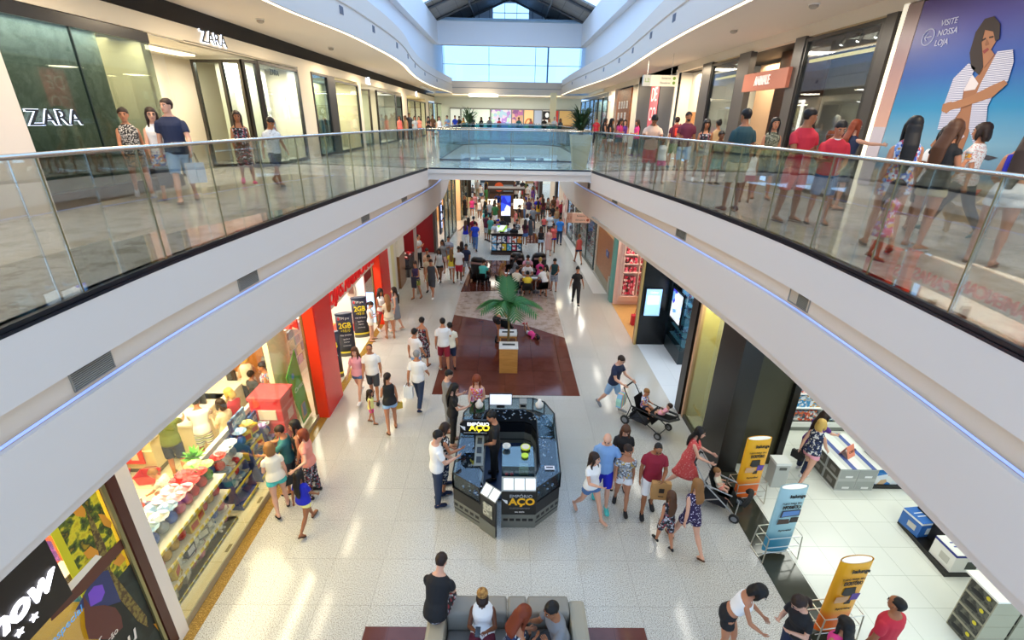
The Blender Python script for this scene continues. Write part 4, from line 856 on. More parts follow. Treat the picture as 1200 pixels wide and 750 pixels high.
t=T('ceiling_light','oval ceiling light ring at the far end of the gallery','lamp',(-2.4,49,9.5)); B().tube([(1.3*math.cos(a),.6*math.sin(a),0) for a in frange(0,2*PI,24)],.12,8).o('ring',mat('#fff0d0',.5,emit=8),t)
for i,(x,y) in enumerate([(6.3,22),(6.5,25.5),(6.7,29.5),(6.6,34)]):
    t=T('downlight','small round recessed downlight in the right gallery ceiling','lamp',(x-.6,y,9.8),0,'downlights in the right ceiling'); B().lathe([(.11,0),(.11,.04)],n=14).o('bulb',mat('#fff4dc',.5,emit=20),t); B().lathe([(.15,.0),(.15,.05),(.115,.05),(.115,0)],n=14).o('rim',WHITE,t)
for i,(x,y) in enumerate([(-6.9,11.6),(-6.6,14.6),(-6.6,20),(6.3,11.5),(6.0,14.6)]):
    t=T('smoke_detector','small white detector on the gallery soffit','detector',(x,y,9.78),0,'detectors on the soffits'); B().lathe([(.05,-.05),(.09,-.02),(.09,.02)],n=12).o('sensor',mat('#a89a88',.6),t); B().lathe([(.11,.02),(.11,.04)],n=12).o('base',WARMW,t)
# planters of the upper level
def planter(lab,loc,h,w0,w1,col,n,L,leafc,up=.55):
    t=T('potted_plant',lab,'plant',loc); q=B(); q.loft([[V(*p) for p in ((-r_,-r_,z),(r_,-r_,z),(r_,r_,z),(-r_,r_,z))] for r_,z in ((w0,0),(w1,h),(w1-.04,h),(w1-.05,h-.05))]); q.o('pot',col,t); B().box(-w1+.05,w1-.05,-w1+.05,w1-.05,h-.07,h-.05).o('soil',mat('#3a2c20',.9),t)
    q=B()
    for i in range(7): a=i*2*PI/7; q.tube([(.06*math.cos(a),.06*math.sin(a),h-.06),(.1*math.cos(a),.1*math.sin(a),h+L*.45)],.018,5)
    q.o('stem',mat('#5a5036',.7),t); q=B()
    for i in range(n):
        a=random.uniform(0,2*PI); e=random.uniform(.2,1.25); l=L*random.uniform(.6,1.0); z0=h+L*random.uniform(.1,.55); p0=V(.08*math.cos(a),.08*math.sin(a),z0); d=V(math.cos(a)*math.cos(e),math.sin(a)*math.cos(e),math.sin(e)); p1=p0+d*l*.5; p2=p0+d*l*.85+V(0,0,-l*.18)
        s_=d.cross(V(0,0,1)).normalized() if abs(d.z)<.99 else V(1,0,0)
        q.grid([[p0-s_*.01,p0+s_*.01],[p1-s_*.045,p1+s_*.045],[p2-s_*.004,p2+s_*.004]])
    q.o('leaves',leafc,t); return t
planter('tall square beige planter with a dark bushy plant at the bridge corner',(2.55,17.75,U),1.15,.22,.36,mat('#b3ab8c',.6,0,.4,0,.3,25),150,.95,mat('#26401f',.5))
planter('distant potted palm on the gallery beyond the second void',(-2.9,37.5,U),1.0,.3,.42,mat('#8a8576',.6),90,1.5,mat('#3c5a34',.5))

# ================================================================ LOWER LEVEL, LEFT SIDE
S('ceiling',B().box(-13,-5.05,-2,20.5,3.95,4.05),WARMW); S('wall_left',B().box(-12.6,-12.5,-2,20.5,0,4.0),CREAM)
# chocolate shop at the near left
S('wall_left',B().box(-12.5,-5.05,4.66,4.74,0,4.0),mat('#e3c21f',.6)); S('floor',B().box(-12.5,-5.02,-2,4.6,.1,.12),wood('#6b4630','#8a5c3e'))
t=T('shop_window','chocolate shop glass front with cocoa poster and dark brown frame','shop window',(-5.0,2.0,.1)); q=B(); q.box(-.07,.06,2.62,2.76,0,3.9); q.box(-.06,.05,0,2.7,0,.12); q.o('frame',mat('#4a2117',.4),t); B().box(-.008,.008,0,2.62,.12,3.9).o('pane',glass('#f4f4ee',.04,.25),t); B().box(.02,.05,2.55,2.6,0,3.9).o('steel_trim',mat('#8f8a60',.3,.7),t)
S('wall_left',B().box(-5.12,-4.94,4.76,4.96,0,4.0),mat('#efe0cc',.6))
t=T('window_poster','cocoa pod poster with chocolate splash on the shop glass','poster',(-4.985,2.0,.2))
def cz(p): return (p[0],p[1],p[2])
cells=pat('noise',['#3a4a1c','#c9b11c','#e0cf2a','#5b6b1e','#2f3a1a','#a88a1e'],5,.6,coord='Object')
B().box(-.006,0,1.97,2.5,1.75,3.6).o('leaves_print',cells,t); B().box(-.006,0,1.88,1.97,1.6,3.6).o('yellow_print',mat('#d9cf1e',.5),t); B().box(-.006,0,1.85,2.55,0,1.75).o('dark_print',pat('noise',['#232a22','#2b342c','#1c2019'],3,.6),t)
def dec(nm,pts,m,o): B().prism([(o,p[1]-2.0,p[2]-.2) for p in pts],(.002,0,0)).o(nm,m,t)
POD=mat('#e0962a',.5)
for pts in ([(-5.000,4.168,3.250),(-5.000,4.281,3.268),(-5.000,4.306,3.151),(-5.000,4.271,3.065),(-5.000,4.190,3.162)],[(-5.000,4.420,2.967),(-5.000,4.482,2.891),(-5.000,4.531,2.711),(-5.000,4.493,2.650),(-5.000,4.429,2.762)],[(-5.000,4.091,2.686),(-5.000,4.190,2.685),(-5.000,4.248,2.546),(-5.000,4.233,2.477),(-5.000,4.106,2.571)],[(-5.000,4.342,2.213),(-5.000,4.489,2.221),(-5.000,4.519,2.077),(-5.000,4.402,2.079)],[(-5.000,4.516,0.793),(-5.000,4.610,0.672),(-5.000,4.630,0.493),(-5.000,4.552,0.573)]): dec('pod_print',pts,POD,.004)
dec('trunk_print',[(-5.000,4.314,3.170),(-5.000,4.343,2.936),(-5.000,4.350,2.502),(-5.000,4.290,2.154),(-5.000,4.472,1.021),(-5.000,4.433,0.844),(-5.000,4.341,1.105),(-5.000,4.167,2.187),(-5.000,4.239,2.556)],pat('noise',['#6d5a32','#8c7a3a','#5a4528'],14,.7),.002)
dec('chocolate_wave_print',[(-5.000,4.604,2.396),(-5.000,4.584,2.235),(-5.000,3.960,2.246),(-5.000,3.512,2.323),(-5.000,3.535,2.430),(-5.000,3.975,2.431),(-5.000,4.394,2.408)],mat('#5a2a1c',.4),.006)
dec('white_beam_print',[(-5.000,4.202,2.528),(-5.000,4.256,2.436),(-5.000,3.791,2.414),(-5.000,3.758,2.527)],mat('#f6ead2',.5),.0075)
dec('blue_print',[(-5.000,4.114,2.314),(-5.000,4.263,2.188),(-5.000,4.247,1.628),(-5.000,4.021,1.830),(-5.000,3.859,2.058),(-5.000,3.752,2.149)],mat('#2b3562',.5),.0035)
dec('violet_pod_print',[(-5.000,3.945,2.178),(-5.000,4.038,2.189),(-5.000,4.131,2.098),(-5.000,4.120,1.974),(-5.000,4.045,1.921),(-5.000,3.910,2.001)],mat('#7a4ac4',.5),.005)
dec('chocolate_splash_print',[(-5.000,3.894,2.233),(-5.000,3.910,2.001),(-5.000,4.051,1.836),(-5.000,4.153,1.645),(-5.000,4.174,1.450),(-5.000,4.137,1.287),(-5.000,3.954,1.331),(-5.000,3.744,1.658),(-5.000,3.769,1.839)],mat('#5a1f1c',.35),.0065)
rl=(PI/2,0,PI/2)
for s_,sz,y,z in (('sabor',.13,1.72,1.42),('e emo\u00e7\u00e3o',.12,1.83,1.27),('cacau',.36,1.86,.95),('ess\u00eancia',.15,1.95,.72)): text('lettering',s_,sz,(.010,y,z-.12),rl,mat('#efe3d2',.5),t,.002,shear=.2)
text('lettering','especial',.13,(.008,1.62,1.9),rl,mat('#59a8e8',.5),t,.002,shear=.2)
# black lit sign
t=T('shop_sign','black sign board with glowing white script letters and stars','sign',(-4.93,1.2,2.42)); B().box(-.06,.0,0,2.57,0,.93).o('board',mat('#120c0b',.4),t); text('lit_letters','show',.38,(.012,2.03,.43),rl,mat('#f4f4ff',.5,emit=5),t,.01,shear=.35,bold=.010)
for y,z in ((2.16,.19),(2.0,.19)):
    q=B().prism([(.005,y+(.05 if i%2==0 else .023)*math.cos(PI/2+i*PI/5),z+(.05 if i%2==0 else .023)*math.sin(PI/2+i*PI/5)) for i in range(10)],(.012,0,0)); q.o('star',mat('#f4f4ff',.5,emit=5),t)
# inside: counter shelves and framed pictures on a teal panel
S('wall_left',B().box(-6.75,-5.74,4.62,4.66,1.1,2.9),mat('#2f8a96',.6))
for i,(x,z) in enumerate(((-6.05,1.95),(-6.0,1.38),(-6.5,1.95),(-6.5,1.38))):
    t=T('framed_picture',('purple picture in an orange frame on the teal panel, nearest the sign','orange framed purple picture low on the teal panel','orange framed purple picture high on the teal panel, farther in','orange framed purple picture low on the teal panel, farther in')[i],'picture',(x,4.6,z)); q=B(); q.box(-.19,.19,-.03,.01,-.05,0); q.box(-.19,.19,-.03,.01,.38,.43); q.box(-.19,-.14,-.03,.01,0,.38); q.box(.14,.19,-.03,.01,0,.38); q.o('frame',mat('#e25a3a',.5),t); B().box(-.14,.14,-.012,0,0,.38).o('print',pat('noise',['#8a3aa8','#c05ac0','#6a2a90'],8,.5),t)
t=T('wall_shelf','white lit shelf with brown edge behind the cocoa poster','shelf',(-5.75,2.6,1.95)); B().box(-.14,.14,0,1.95,.0,.05).o('shelf_board',mat('#f7ead6',.5,emit=.5),t); B().box(.141,.155,0,1.95,-.05,.05).o('edge',mat('#4a2117'),t); q=B()
for y in (.3,1.5): q.box(-.1,.1,y-.02,y+.02,-.25,0)
q.o('bracket',mat('#4a2117'),t)
t=T('shop_counter','white and salmon counter inside the chocolate shop','counter',(-6.2,2.2,.12)); B().box(-.5,.5,0,1.6,0,.95).o('body',mat('#c98a6c',.6),t); B().box(-.55,.55,-.05,1.65,.95,1.0).o('worktop',mat('#f3e2c8',.4),t)
# ---- department store: shop window glass, red columns and sign
t=T('shop_window','long frameless glass window in front of the gift shelves','shop window',(-5.0,4.96,.13))
for a,c in ((0,1.9),(1.92,3.8),(3.82,5.68)): B().box(-.006,.006,a,c,0,3.8).o('glass_panel',glass('#f8f9f2',.03,.22),t)
RED=mat('#e0231c',.25); ORED=mat('#ef3a1c',.3)
def col(y0,y1,lab):
    t=T('column',lab,'column',(-5.0,y0,0)); B().box(-.04,.27,.02,y1-y0,0,4.0).o('red_cladding',RED,t); B().box(-.02,.262,-.012,.02,0,4.0).o('orange_cladding',ORED,t); B().box(-.07,-.02,-.05,.0,0,4.0).o('steel_edge',mat('#8d8660',.3,.6),t)
col(10.72,11.85,'glossy red column at the near side of the store entrance'); col(17.0,18.3,'glossy red column at the far side of the store entrance')
t=T('shop_sign','large red lettering over the store entrance under the gallery edge','sign',(-4.95,11.9,2.45)); B().box(-.12,-.0,0,5.1,0,1.0).o('board',mat('#f2d9c6',.5),t); text('letters','LOJAS AMERICANAS',.56,(.02,.12,.30),rl,mat('#e01f20',.4,emit=.25),t,.03,ax='LEFT',sx=.97,bold=.012)
S('wall_left',B().box(-5.12,-4.95,18.35,19.6,0,4),mat('#fbf8ee',.5,emit=.0)); S('wall_left',B().box(-5.2,-5.0,19.65,20.35,0,4),mat('#efe6b0',.5)); S('wall_left',B().box(-5.3,-5.1,20.4,21.2,0,4),WARMW)
S('wall_left',B().box(-5.1,-4.98,21.2,22.4,0,1.55),wood('#7a4a22','#8f5c2e',3)); S('wall_left',B().box(-5.1,-4.98,21.2,22.4,1.55,4),WARMW)
# inside the store: back partition with products, entrance walls
S('wall_left',B().box(-9.2,-9.1,11.9,17,0,4.0),mat('#fbfaf4',.6)); S('wall_left',B().box(-9.1,-5.4,17.0,17.1,0,4.0),mat('#fdfcf6',.6)); S('wall_left',B().box(-12.4,-6.2,11.75,11.85,0.1,4.0),mat('#b9793c',.6))
S('wall_left',B().box(-5.62,-5.5,9.8,10.68,.11,4.0),mat('#f1ecc8',.6))
tag(B().box(-8.9,-8.1,16.2,16.9,.01,2.0,bev=.02).o('red_cabinet',mat('#f0402c',.4)),'red cabinet against the far wall of the store entrance','cabinet')
t=T('wall_picture','small dark framed picture on the white wall by the far red column','picture',(-5.9,16.96,1.2)); B().box(-.15,.15,-.02,.02,0,.6).o('frame',mat('#b3a89a'),t); B().box(-.1,.1,-.03,-.02,.08,.5).o('print',mat('#6a4a42'),t)
t=T('magazine_rack','white leaflet rack inside the store entrance next to the red column','rack',(-6.7,12.6,0)); q=B(); q.box(-.25,.25,-.02,1.5,.0,1.7); q.o('back_panel',mat('#f4f2ea'),t)
for i in range(4):
    for j in range(4): B().box(.25,.29,.03+j*.37,.33+j*.37,.35+i*.34,.6+i*.34).o('leaflet',mat(('#d8dfe8','#c9b8d6','#e0d8c0','#a8b6cc')[(i+j)%4],.6),t)
# three dark telephone-offer totems
def totem(loc,rz,lab):
    t=T('advertising_totem',lab,'totem',loc,rz); b=B()
    b.loft([[V(.27*math.cos(a)*1.0,.10*math.sin(a),z) for a in frange(0,2*PI,20)[:-1]] for z in (0,.13)]); b.o('base',mat('#5c5b50',.4,.3),t)
    b=B(); b.loft([[V(.275*math.cos(a),.105*math.sin(a),z) for a in frange(0,2*PI,20)[:-1]] for z in (.13,.19)]); b.o('yellow_ring',mat('#e3d33a',.4),t)
    b=B(); b.loft([[V(.265*math.cos(a),.095*math.sin(a),z) for a in frange(0,2*PI,20)[:-1]] for z in (.19,1.50)]); b.o('body',mat('#20263c',.35),t,True)
    b=B(); b.loft([[V(.275*math.cos(a),.105*math.sin(a),z) for a in frange(0,2*PI,20)[:-1]] for z in (1.50,1.56)]); b.o('cap',mat('#2d3a50',.4),t)
    f=lambda s_,sz,z,c,**k: text('lettering',s_,sz,(0,-.112,z),TOCAM,mat(c,.5),t,.004,**k)
    B().box(-.2,-.13,-.113,-.10,1.36,1.45).o('red_mark',mat('#c8303a'),t); f('TIM pre',.12,1.40,'#f1f1ee',sx=.8); f('2GB',.27,1.14,'#f0dc2e',bold=.008,sx=.8); f('+R$10',.14,.96,'#f0dc2e',sx=.8); f('POR SEMANA',.075,.80,'#e6e6ea',sx=.8); f('liga\u00e7\u00f5es e',.07,.66,'#d8d8de',sx=.8); f('internet',.07,.55,'#d8d8de',sx=.8); f('consulte aqui',.06,.42,'#d8d8de',sx=.8)
totem((-5.30,12.85,0),.35,'dark blue telephone offer totem nearest the red column'); totem((-5.35,14.35,0),.35,'middle one of the three dark telephone offer totems'); totem((-5.30,15.85,0),.35,'telephone offer totem farthest from the near red column')
# green hanging banner and red gift box behind the glass
t=T('hanging_banner','tall green banner with a tablet picture behind the store glass','banner',(-5.22,9.8,.2)); B().prism([(0,.0,1.55),(0,.62,2.0),(0,.95,-.05),(0,.42,-.05)],(.012,0,0)).o('cloth',mat('#55b53f',.6),t); q=B(); q.box(.014,.02,.42,.68,.05,.5); q.o('tablet_print',mat('#c9a872'),t); B().box(.018,.024,.50,.66,.12,.48).o('screen_print',mat('#4d86c4'),t); text('lettering','Cartao',.18,(.02,.5,1.0),rl,mat('#eaf6e2'),t,.002,shear=.2); B().ball((.02,.3,1.42),(.006,.07,.09),10,6).o('emblem',mat('#5fa0d8'),t)
t=T('gift_box','tall red gift box stand with white ribbons print behind the glass','box',(-5.42,9.42,.11)); B().box(-.38,.34,-.32,.3,0,1.45,bev=.02).o('box',pat('stripe',['#d8323c','#d8323c','#d8323c','#e2616a','#d8323c'],3.1,.5,2),t); B().box(-.40,.36,-.34,.32,1.45,1.52).o('lid',mat('#e0505a',.5),t); B().box(-.2,.2,-.345,-.325,.95,1.2).o('label',mat('#f4e3d0'),t); B().box(.345,.355,-.1,.15,.8,1.05).o('ribbon',mat('#f0b8b8'),t)
# ---- gondola shelf along the window, full of wrapped eggs, toys and boxes
SHW=mat('#f4f1e2',.5); TAGY=pat('stripe',['#f2df5a','#e8c83a','#f4f1e2'],7,.5,1)
t=T('gondola_shelf','long white gondola shelf with yellow price edges along the shop window','shelf',(-5.85,4.98,.11))
B().box(-.05,.0,0,5.0,0,1.24).o('back_panel',SHW,t); B().box(0,.60,0,2.1,.0,.07).o('plinth',SHW,t)
for z in (.07,.39,.77,1.15):
    B().box(0,.585,0,2.1,z-.02,z).o('shelf_board',SHW,t); B().box(.585,.60,0,2.1,z-.045,z+.01).o('price_edge',TAGY,t)
B().box(-.07,.02,2.1,5.0,1.15,1.27).o('top_rail',SHW,t)
BLUEP=pat('noise',['#2a4a9a','#3f74c8','#1f2f6a','#7fb0dc'],2.5,.5)
B().box(.0,.02,2.12,5.0,.0,1.15).o('blue_panel',BLUEP,t)
for y in (2.5,3.6,4.6): text('lettering','NESTLE',.17,(.03,y,1.0),rl,mat('#f1f4fb'),t,.002)
def egg(mc,ruff):
    t=T('wrapped_egg','x','chocolate egg'); b=B(); b.lathe([(.02,0),(.075,.03),(.095,.09),(.085,.15),(.05,.2),(.025,.225)],n=12); b.o('egg',mc,t,True)
    b=B(); 
    for k in range(9):
        a=2*PI*k/9; d=V(math.cos(a),math.sin(a),0); s_=V(-d.y,d.x,0)
        b.grid([[V(0,0,.21)-s_*.012,V(0,0,.21)+s_*.012],[d*.07+V(0,0,.29)-s_*.03,d*.07+V(0,0,.29)+s_*.03],[d*.14+V(0,0,.33)-s_*.045,d*.14+V(0,0,.335)+s_*.045]])
    b.o('foil_ruff',ruff,t); return t
protos=[]
EG=[('red','#c8202c','#e2424a'),('blue','#3a62c0','#9cc0ea'),('pink','#e089a8','#f2c0d0'),('silver','#aab6c6','#dde4ee'),('green','#3f8a3a','#a8d88a'),('white','#eae4dc','#f6f4f0'),('gold','#c99a2a','#ecd07a'),('purple','#6a3a90','#b090d8')]
for n_,c1,c2 in EG:
    e=egg(mat(c1,.25,.35),mat(c2,.25,.3)); protos.append((n_+' foil wrapped chocolate egg',e,'wrapped eggs on the gondola'))
def toybox(c1,c2):
    t=T('toy_box','x','box'); B().box(-.09,.09,-.11,.11,0,.2,bev=.006).o('carton',mat(c1,.5),t); B().box(.091,.094,-.08,.08,.04,.16).o('print',mat(c2,.5),t); return t
for n_,c1,c2 in (('yellow','#e8c63a','#c23a2a'),('navy','#26325c','#d8d8e8'),('grey','#8f8a80','#e8e2d2')): protos.append((n_+' printed carton',toybox(c1,c2),'cartons on the gondola'))
def plush(c1,c2):
    t=T('plush_toy','x','toy'); b=B(); b.ball((0,0,.08),(.075,.07,.085),10,8); b.ball((.01,0,.2),(.06,.06,.058),10,8); 
    for s_ in (-1,1): b.ball((0,s_*.05,.25),.024,8,6); b.ball((.06,s_*.05,.03),(.04,.028,.028),8,6); b.ball((.04,s_*.075,.11),(.03,.022,.04),8,6)
    b.o('body',mat(c1,.9),t,True); B().ball((.065,0,.19),(.022,.028,.022),8,6).o('muzzle',mat(c2,.9),t,True); return t
for n_,c1,c2 in (('brown','#8a5a34','#d8b890'),('white','#ece6dc','#c8a8a0'),('red','#b8323a','#e8d0c0')): protos.append((n_+' plush toy animal',plush(c1,c2),'plush toys on the gondola'))
for _,p,_g in protos: reg(p)
random.seed(11); first=set()
def put(k,loc,where,rz=None):
    n_,p,g=protos[k]; lab=n_+' on the '+where; grp=g+', '+where; rz=random.uniform(-.5,.5) if rz is None else rz
    if k not in first: first.add(k); p.location=loc; p.rotation_euler.z=rz; p['label']=lab; p['group']=grp
    else: dup(p,loc,rz,lab,grp)
X0,Y0,Z0=-5.85,4.98,.11
plan={3:[(0,[6,7,5]),(1,[1,3,1,3]),(2,[2,2,2,5]),(3,[0,0,0]),(4,[4,4])],}
for tier,(z,where) in enumerate(((.07,'bottom shelf of the long gondola'),(.39,'second shelf of the long gondola'),(.77,'third shelf of the long gondola'))):
    for i in range(10):
        y=.12+i*.205
        for d in ((.42,) if tier<2 else (.42,.2)):
            k=random.choice([0,0,11,12,13,8,9,10,6,1,2] if tier==0 else [0,1,6,9,10,11,12,13,2,8] if tier==1 else [6,10,0,12,13,4,8,2,11])
            put(k,(X0+d+random.uniform(-.03,.03),Y0+y+random.uniform(-.02,.02),Z0+z),where)
for i in range(10):
    y=.1+i*.205; k=[10,9,1,3,1,2,2,0,0,4][i]
    for d in (.14,.36): put(k,(X0+d,Y0+y+random.uniform(-.03,.03),Z0+1.15),'top shelf of the long gondola')
# two leafy plants at the far end of the top shelf
for i,y in enumerate((1.98,2.2)):
    t=T('potted_plant',('small leafy green plant at the end of the gondola top','second leafy plant beside the blue promotion stand')[i],'plant',(X0+.25+.06*i,Y0+y-.1,Z0+1.15 if i==0 else Z0+1.27)); 
    if i==1: t.location=(X0-.02,Y0+2.25,Z0+1.27)
    B().lathe([(.05,0),(.08,.14),(.07,.14)],n=12).o('pot',mat('#ecebe4'),t); q=B()
    for k in range(26):
        a=random.uniform(0,2*PI); e=random.uniform(.1,1.2); d=V(math.cos(a)*math.cos(e),math.sin(a)*math.cos(e),math.sin(e)); s_=d.cross(V(0,0,1)).normalized(); p=V(0,0,.13); q.grid([[p-s_*.008,p+s_*.008],[p+d*.13-s_*.035,p+d*.13+s_*.035],[p+d*.24-s_*.003,p+d*.24+s_*.003]])
    q.o('leaves',mat('#5fae3c',.5),t)
# blue promotion stands with goods
def promo(loc,rz,lab,h,w_,txt):
    t=T('promotion_stand',lab,'stand',loc,rz); B().box(-.04,0,-w_/2,w_/2,0,h).o('header_panel',BLUEP,t); text('lettering',txt,.14,(.006,0,h-.14),rl,mat('#eef2fb'),t,.002)
    for s_ in (-1,1): B().prism([(0,s_*w_/2,0),(.42,s_*w_/2,0),(.30,s_*w_/2,h*.62),(0,s_*w_/2,h*.7)],(0,-s_*.015,0)).o('side_panel',mat('#27408c',.5),t)
    for i,z in enumerate((.12,.48,.84)):
        if z<h*.7: B().box(0,.42-.08*i,-w_/2+.015,w_/2-.015,z-.02,z).o('shelf_board',mat('#2c4a9c',.5),t); B().box(.42-.08*i,.435-.08*i,-w_/2,w_/2,z-.04,z+.015).o('price_edge',mat('#ead84a',.5),t)
    return t
promo((-5.68,7.62,.11),0,'blue promotion stand beside the end of the gondola',1.25,.62,'NESTLE'); promo((-5.68,8.42,.11),0,'taller blue promotion stand with printed header, second from the gondola',1.55,.6,'LACTA'); promo((-5.68,9.06,.11),0,'blue promotion stand closest to the red gift box',1.2,.5,'NESTLE')
for y,zs,ks in ((7.62,(.23,.59,.95),(3,3,1,5,0,3)),(8.42,(.23,.59,.95),(6,8,8,3,1,8)),(9.06,(.23,.59),(1,7,7,3,1,1))):
    w_={7.62:'stand nearest the gondola',8.42:'taller blue stand',9.06:'stand by the red gift box'}[y]
    for i,z in enumerate(zs):
        for j in range(4): put(ks[(i*2+j)%6],(-5.47-.05*i,y-.21+j*.14,.11+z),'blue '+w_ if 'blue' not in w_ else w_)
# checkout counters, baskets, posters
t=T('checkout_counter','white checkout counter with red poster skirt behind the shelves','counter',(-7.9,8.35,.11)); B().box(-1.0,.25,0,.75,.14,.88).o('body',mat('#e9dcb4',.5),t); B().box(-1.05,.3,-.03,.8,.88,.93).o('worktop',mat('#f6f2e4',.4),t); B().box(-.98,.22,.05,.7,.0,.14).o('kick_plate',mat('#6a6455'),t); B().box(-1.04,.05,-.06,-.03,.32,.86).o('red_poster',mat('#d8342c',.5),t); q=B()
for i in range(4): q.box(-.96+i*.25,-.8+i*.25,-.065,-.06,.42,.72)
q.o('white_prints',mat('#f3d9c8'),t); B().box(-1.0,.25,-.04,0,.62,.64).o('shelf_edge',mat('#f1e7c8'),t)
for x0,y0,lab in ((-7.35,9.5,'cream checkout counter beside the shopper with the belly bag'),(-7.2,10.6,'cream checkout counter farthest from the gondola')):
    t=T('checkout_counter',lab,'counter',(x0,y0,.11)); B().box(-.3,.3,-.65,.65,.1,.9).o('body',mat('#efe6c6',.5),t); B().box(-.33,.33,-.68,.68,.9,.95).o('worktop',mat('#f6f2e4',.4),t); B().box(-.26,.26,-.6,.6,0,.1).o('kick_plate',mat('#6a6455'),t); B().box(-.1,.15,.2,.24,.95,1.25).o('screen',BLK,t)
S('wall_left',B().box(-9.0,-7.35,9.55,9.62,.11,1.55),mat('#f1e6c0',.6))
t=T('candy_shelf','white shelf unit of small candy packs behind the checkout','shelf',(-8.3,9.9,.11)); B().box(-.7,.7,0,.05,0,1.55).o('back_panel',SHW,t)
for i in range(4): B().box(-.7,.7,-.25,0,.3+i*.33,.32+i*.33).o('shelf_board',SHW,t); B().box(-.66,.66,-.22,-.02,.32+i*.33,.5+i*.33).o('packs',pat('blot',['#b0303a','#e2c23a','#3a5a9a','#e8e0d0','#8a2a60'],16,.6),t)
def basket(loc,rz,lab):
    t=T('shopping_basket',lab,'basket',loc,rz); b=B(); o=[[(-.2*k,-.14*k,z),(.2*k,-.14*k,z),(.2*k,.14*k,z),(-.2*k,.14*k,z)] for k,z in ((.8,0),(1.0,.2),(1.06,.21),(1.06,.23),(.96,.22),(.76,.015))]
    b.loft([[V(*p) for p in r_] for r_ in o]); b.o('tub',mat('#c8242c',.4),t); q=B()
    for s_ in (-1,1): q.tube([(-.16,s_*.15,.22),(-.1,s_*.17,.25),(.1,s_*.17,.25),(.16,s_*.15,.22)],.008,6)
    q.o('handle',mat('#9c1a22',.4),t)
basket((-7.72,8.12,.11),.15,'red shopping basket on the floor below the poster skirt'); basket((-8.35,8.08,.11),.2,'red shopping basket partly hidden by the gallery edge')
t=T('red_flowers_display','wall band of red and white ribbon bunting above the store counters','bunting',(-8.9,11.6,2.2)); B().box(0,3.3,0,.06,0,1.1).o('ribbons',pat('blot',['#d8303a','#f08a92','#f4dcd8','#c82a34','#e85a64'],9,.7),t)
t=T('chair','dark folding chair behind the gondola shelf','chair',(-6.65,5.9,.11),.4); B().box(-.2,.2,-.2,.2,.42,.46).o('seat',BLK,t); B().box(-.2,.2,.18,.22,.5,.9).o('backrest',BLK,t)
for x in (-.18,.18):
    for y in (-.18,.2): B().box(x-.015,x+.015,y-.015,y+.015,0,.43).o('leg',STEEL,t)
t=T('wire_stand','small wire stand with printed cards behind the gondola','stand',(-6.55,6.6,.11)); q=B(); q.tube([(0,0,0),(0,0,1.0)],.015,8); q.lathe([(.18,0),(.18,.02)],n=14); q.o('pole',STEEL,t); B().box(-.3,.3,-.04,.04,.75,.9).o('cards',pat('blot',['#8a2a4a','#e8e2da','#3a4a7a','#d8505a'],14,.6),t)
t=T('air_grille','floor grille on the raised window floor','grille',(-5.08,6.4,.11),0,'floor grilles by the window'); B().box(-.03,.03,-.09,.09,0,.004).o('plate',mat('#8a8468',.4,.4),t); reg(t)
dup(t,(-5.08,7.6,.11),0,'floor grille on the raised window floor'); 
# ---- beyond: steel frame, red cafe front, dark glass front with vertical sign
t=T('door_frame','tall brushed steel door frame at the corner of the red shop','frame',(-4.05,20.55,0)); B().box(-.06,.06,-.06,.06,0,4).o('post',mat('#b5aea2',.35,.7),t); B().box(-.9,-.06,-.05,.05,3.0,3.1).o('header',mat('#b5aea2',.35,.7),t)
S('wall_left',B().box(-7.0,-6.9,20.6,28,0,4),mat('#8c1016',.5)); S('wall_left',B().box(-7,-4.35,27.9,28.05,0,4),mat('#a01218',.5)); S('wall_left',B().box(-4.35,-4.2,27.6,28.3,0,4),mat('#4a3c34',.4))
t=T('display_counter','dark counter with red and white goods in the red shop','counter',(-5.4,23.6,0)); B().box(-.5,.5,-.7,.7,.0,.9).o('body',mat('#2b1c18',.5),t); B().box(-.52,.52,-.72,.72,.9,.94).o('worktop',mat('#1e1412',.3),t); q=B()
random.seed(5)
for i in range(16): q.ball((random.uniform(-.4,.4),random.uniform(-.6,.6),.98),(.08,.09,.06),8,6)
q.o('goods',pat('blot',['#d8262c','#f0e6e0','#c01f28','#f4d0c8'],8,.5),t)
t=T('bar_stool','dark stool with steel legs in the red shop entrance','stool',(-4.85,22.4,0)); B().lathe([(.18,.62),(.19,.66),(.17,.7)],n=14).o('seat',BLK,t)
for a in range(4): B().tube([(.13*math.cos(a*PI/2+.8),.13*math.sin(a*PI/2+.8),.62),(.2*math.cos(a*PI/2+.8),.2*math.sin(a*PI/2+.8),0)],.012,6).o('leg',STEEL,t)
t=T('vertical_sign','vertical glowing blue white letter sign on the dark glass front','sign',(-4.05,29.2,.9)); B().box(-.1,.0,-.45,.3,0,2.4).o('panel',mat('#2a3a4c',.4),t)
for i,s_ in enumerate('NEXT'): text('lit_letters',s_,.5,(.02,-.08,2.05-.52*i),rl,mat('#b8c8ff',.5,emit=4),t,.01)
def lfront(y0,y1,x0,x1,lab,mull,gm,bk,z1=3.9):
    t=T('shop_window',lab,'shop window',(x0,y0,0),math.atan2(y1-y0,x1-x0)); L=math.hypot(y1-y0,x1-x0); q=B(); q.box(0,L,-.04,.04,0,.12); q.box(0,L,-.04,.04,z1-.1,z1)
    for k in mull: q.box(k*L-.03,k*L+.03,-.04,.04,0,z1)
    q.o('frame',mat('#5a625c',.35,.4),t); B().box(0,L,-.006,.006,.12,z1-.1).o('pane',gm,t); return t
lfront(29.7,34.2,-3.95,-3.7,'tall pale green glass shopfront past the vertical sign',(.01,.33,.66,.99),GLB,None); S('wall_left',B().box(-5.4,-5.3,28.3,34.3,0,4),mat('#b9c6c4',.6))
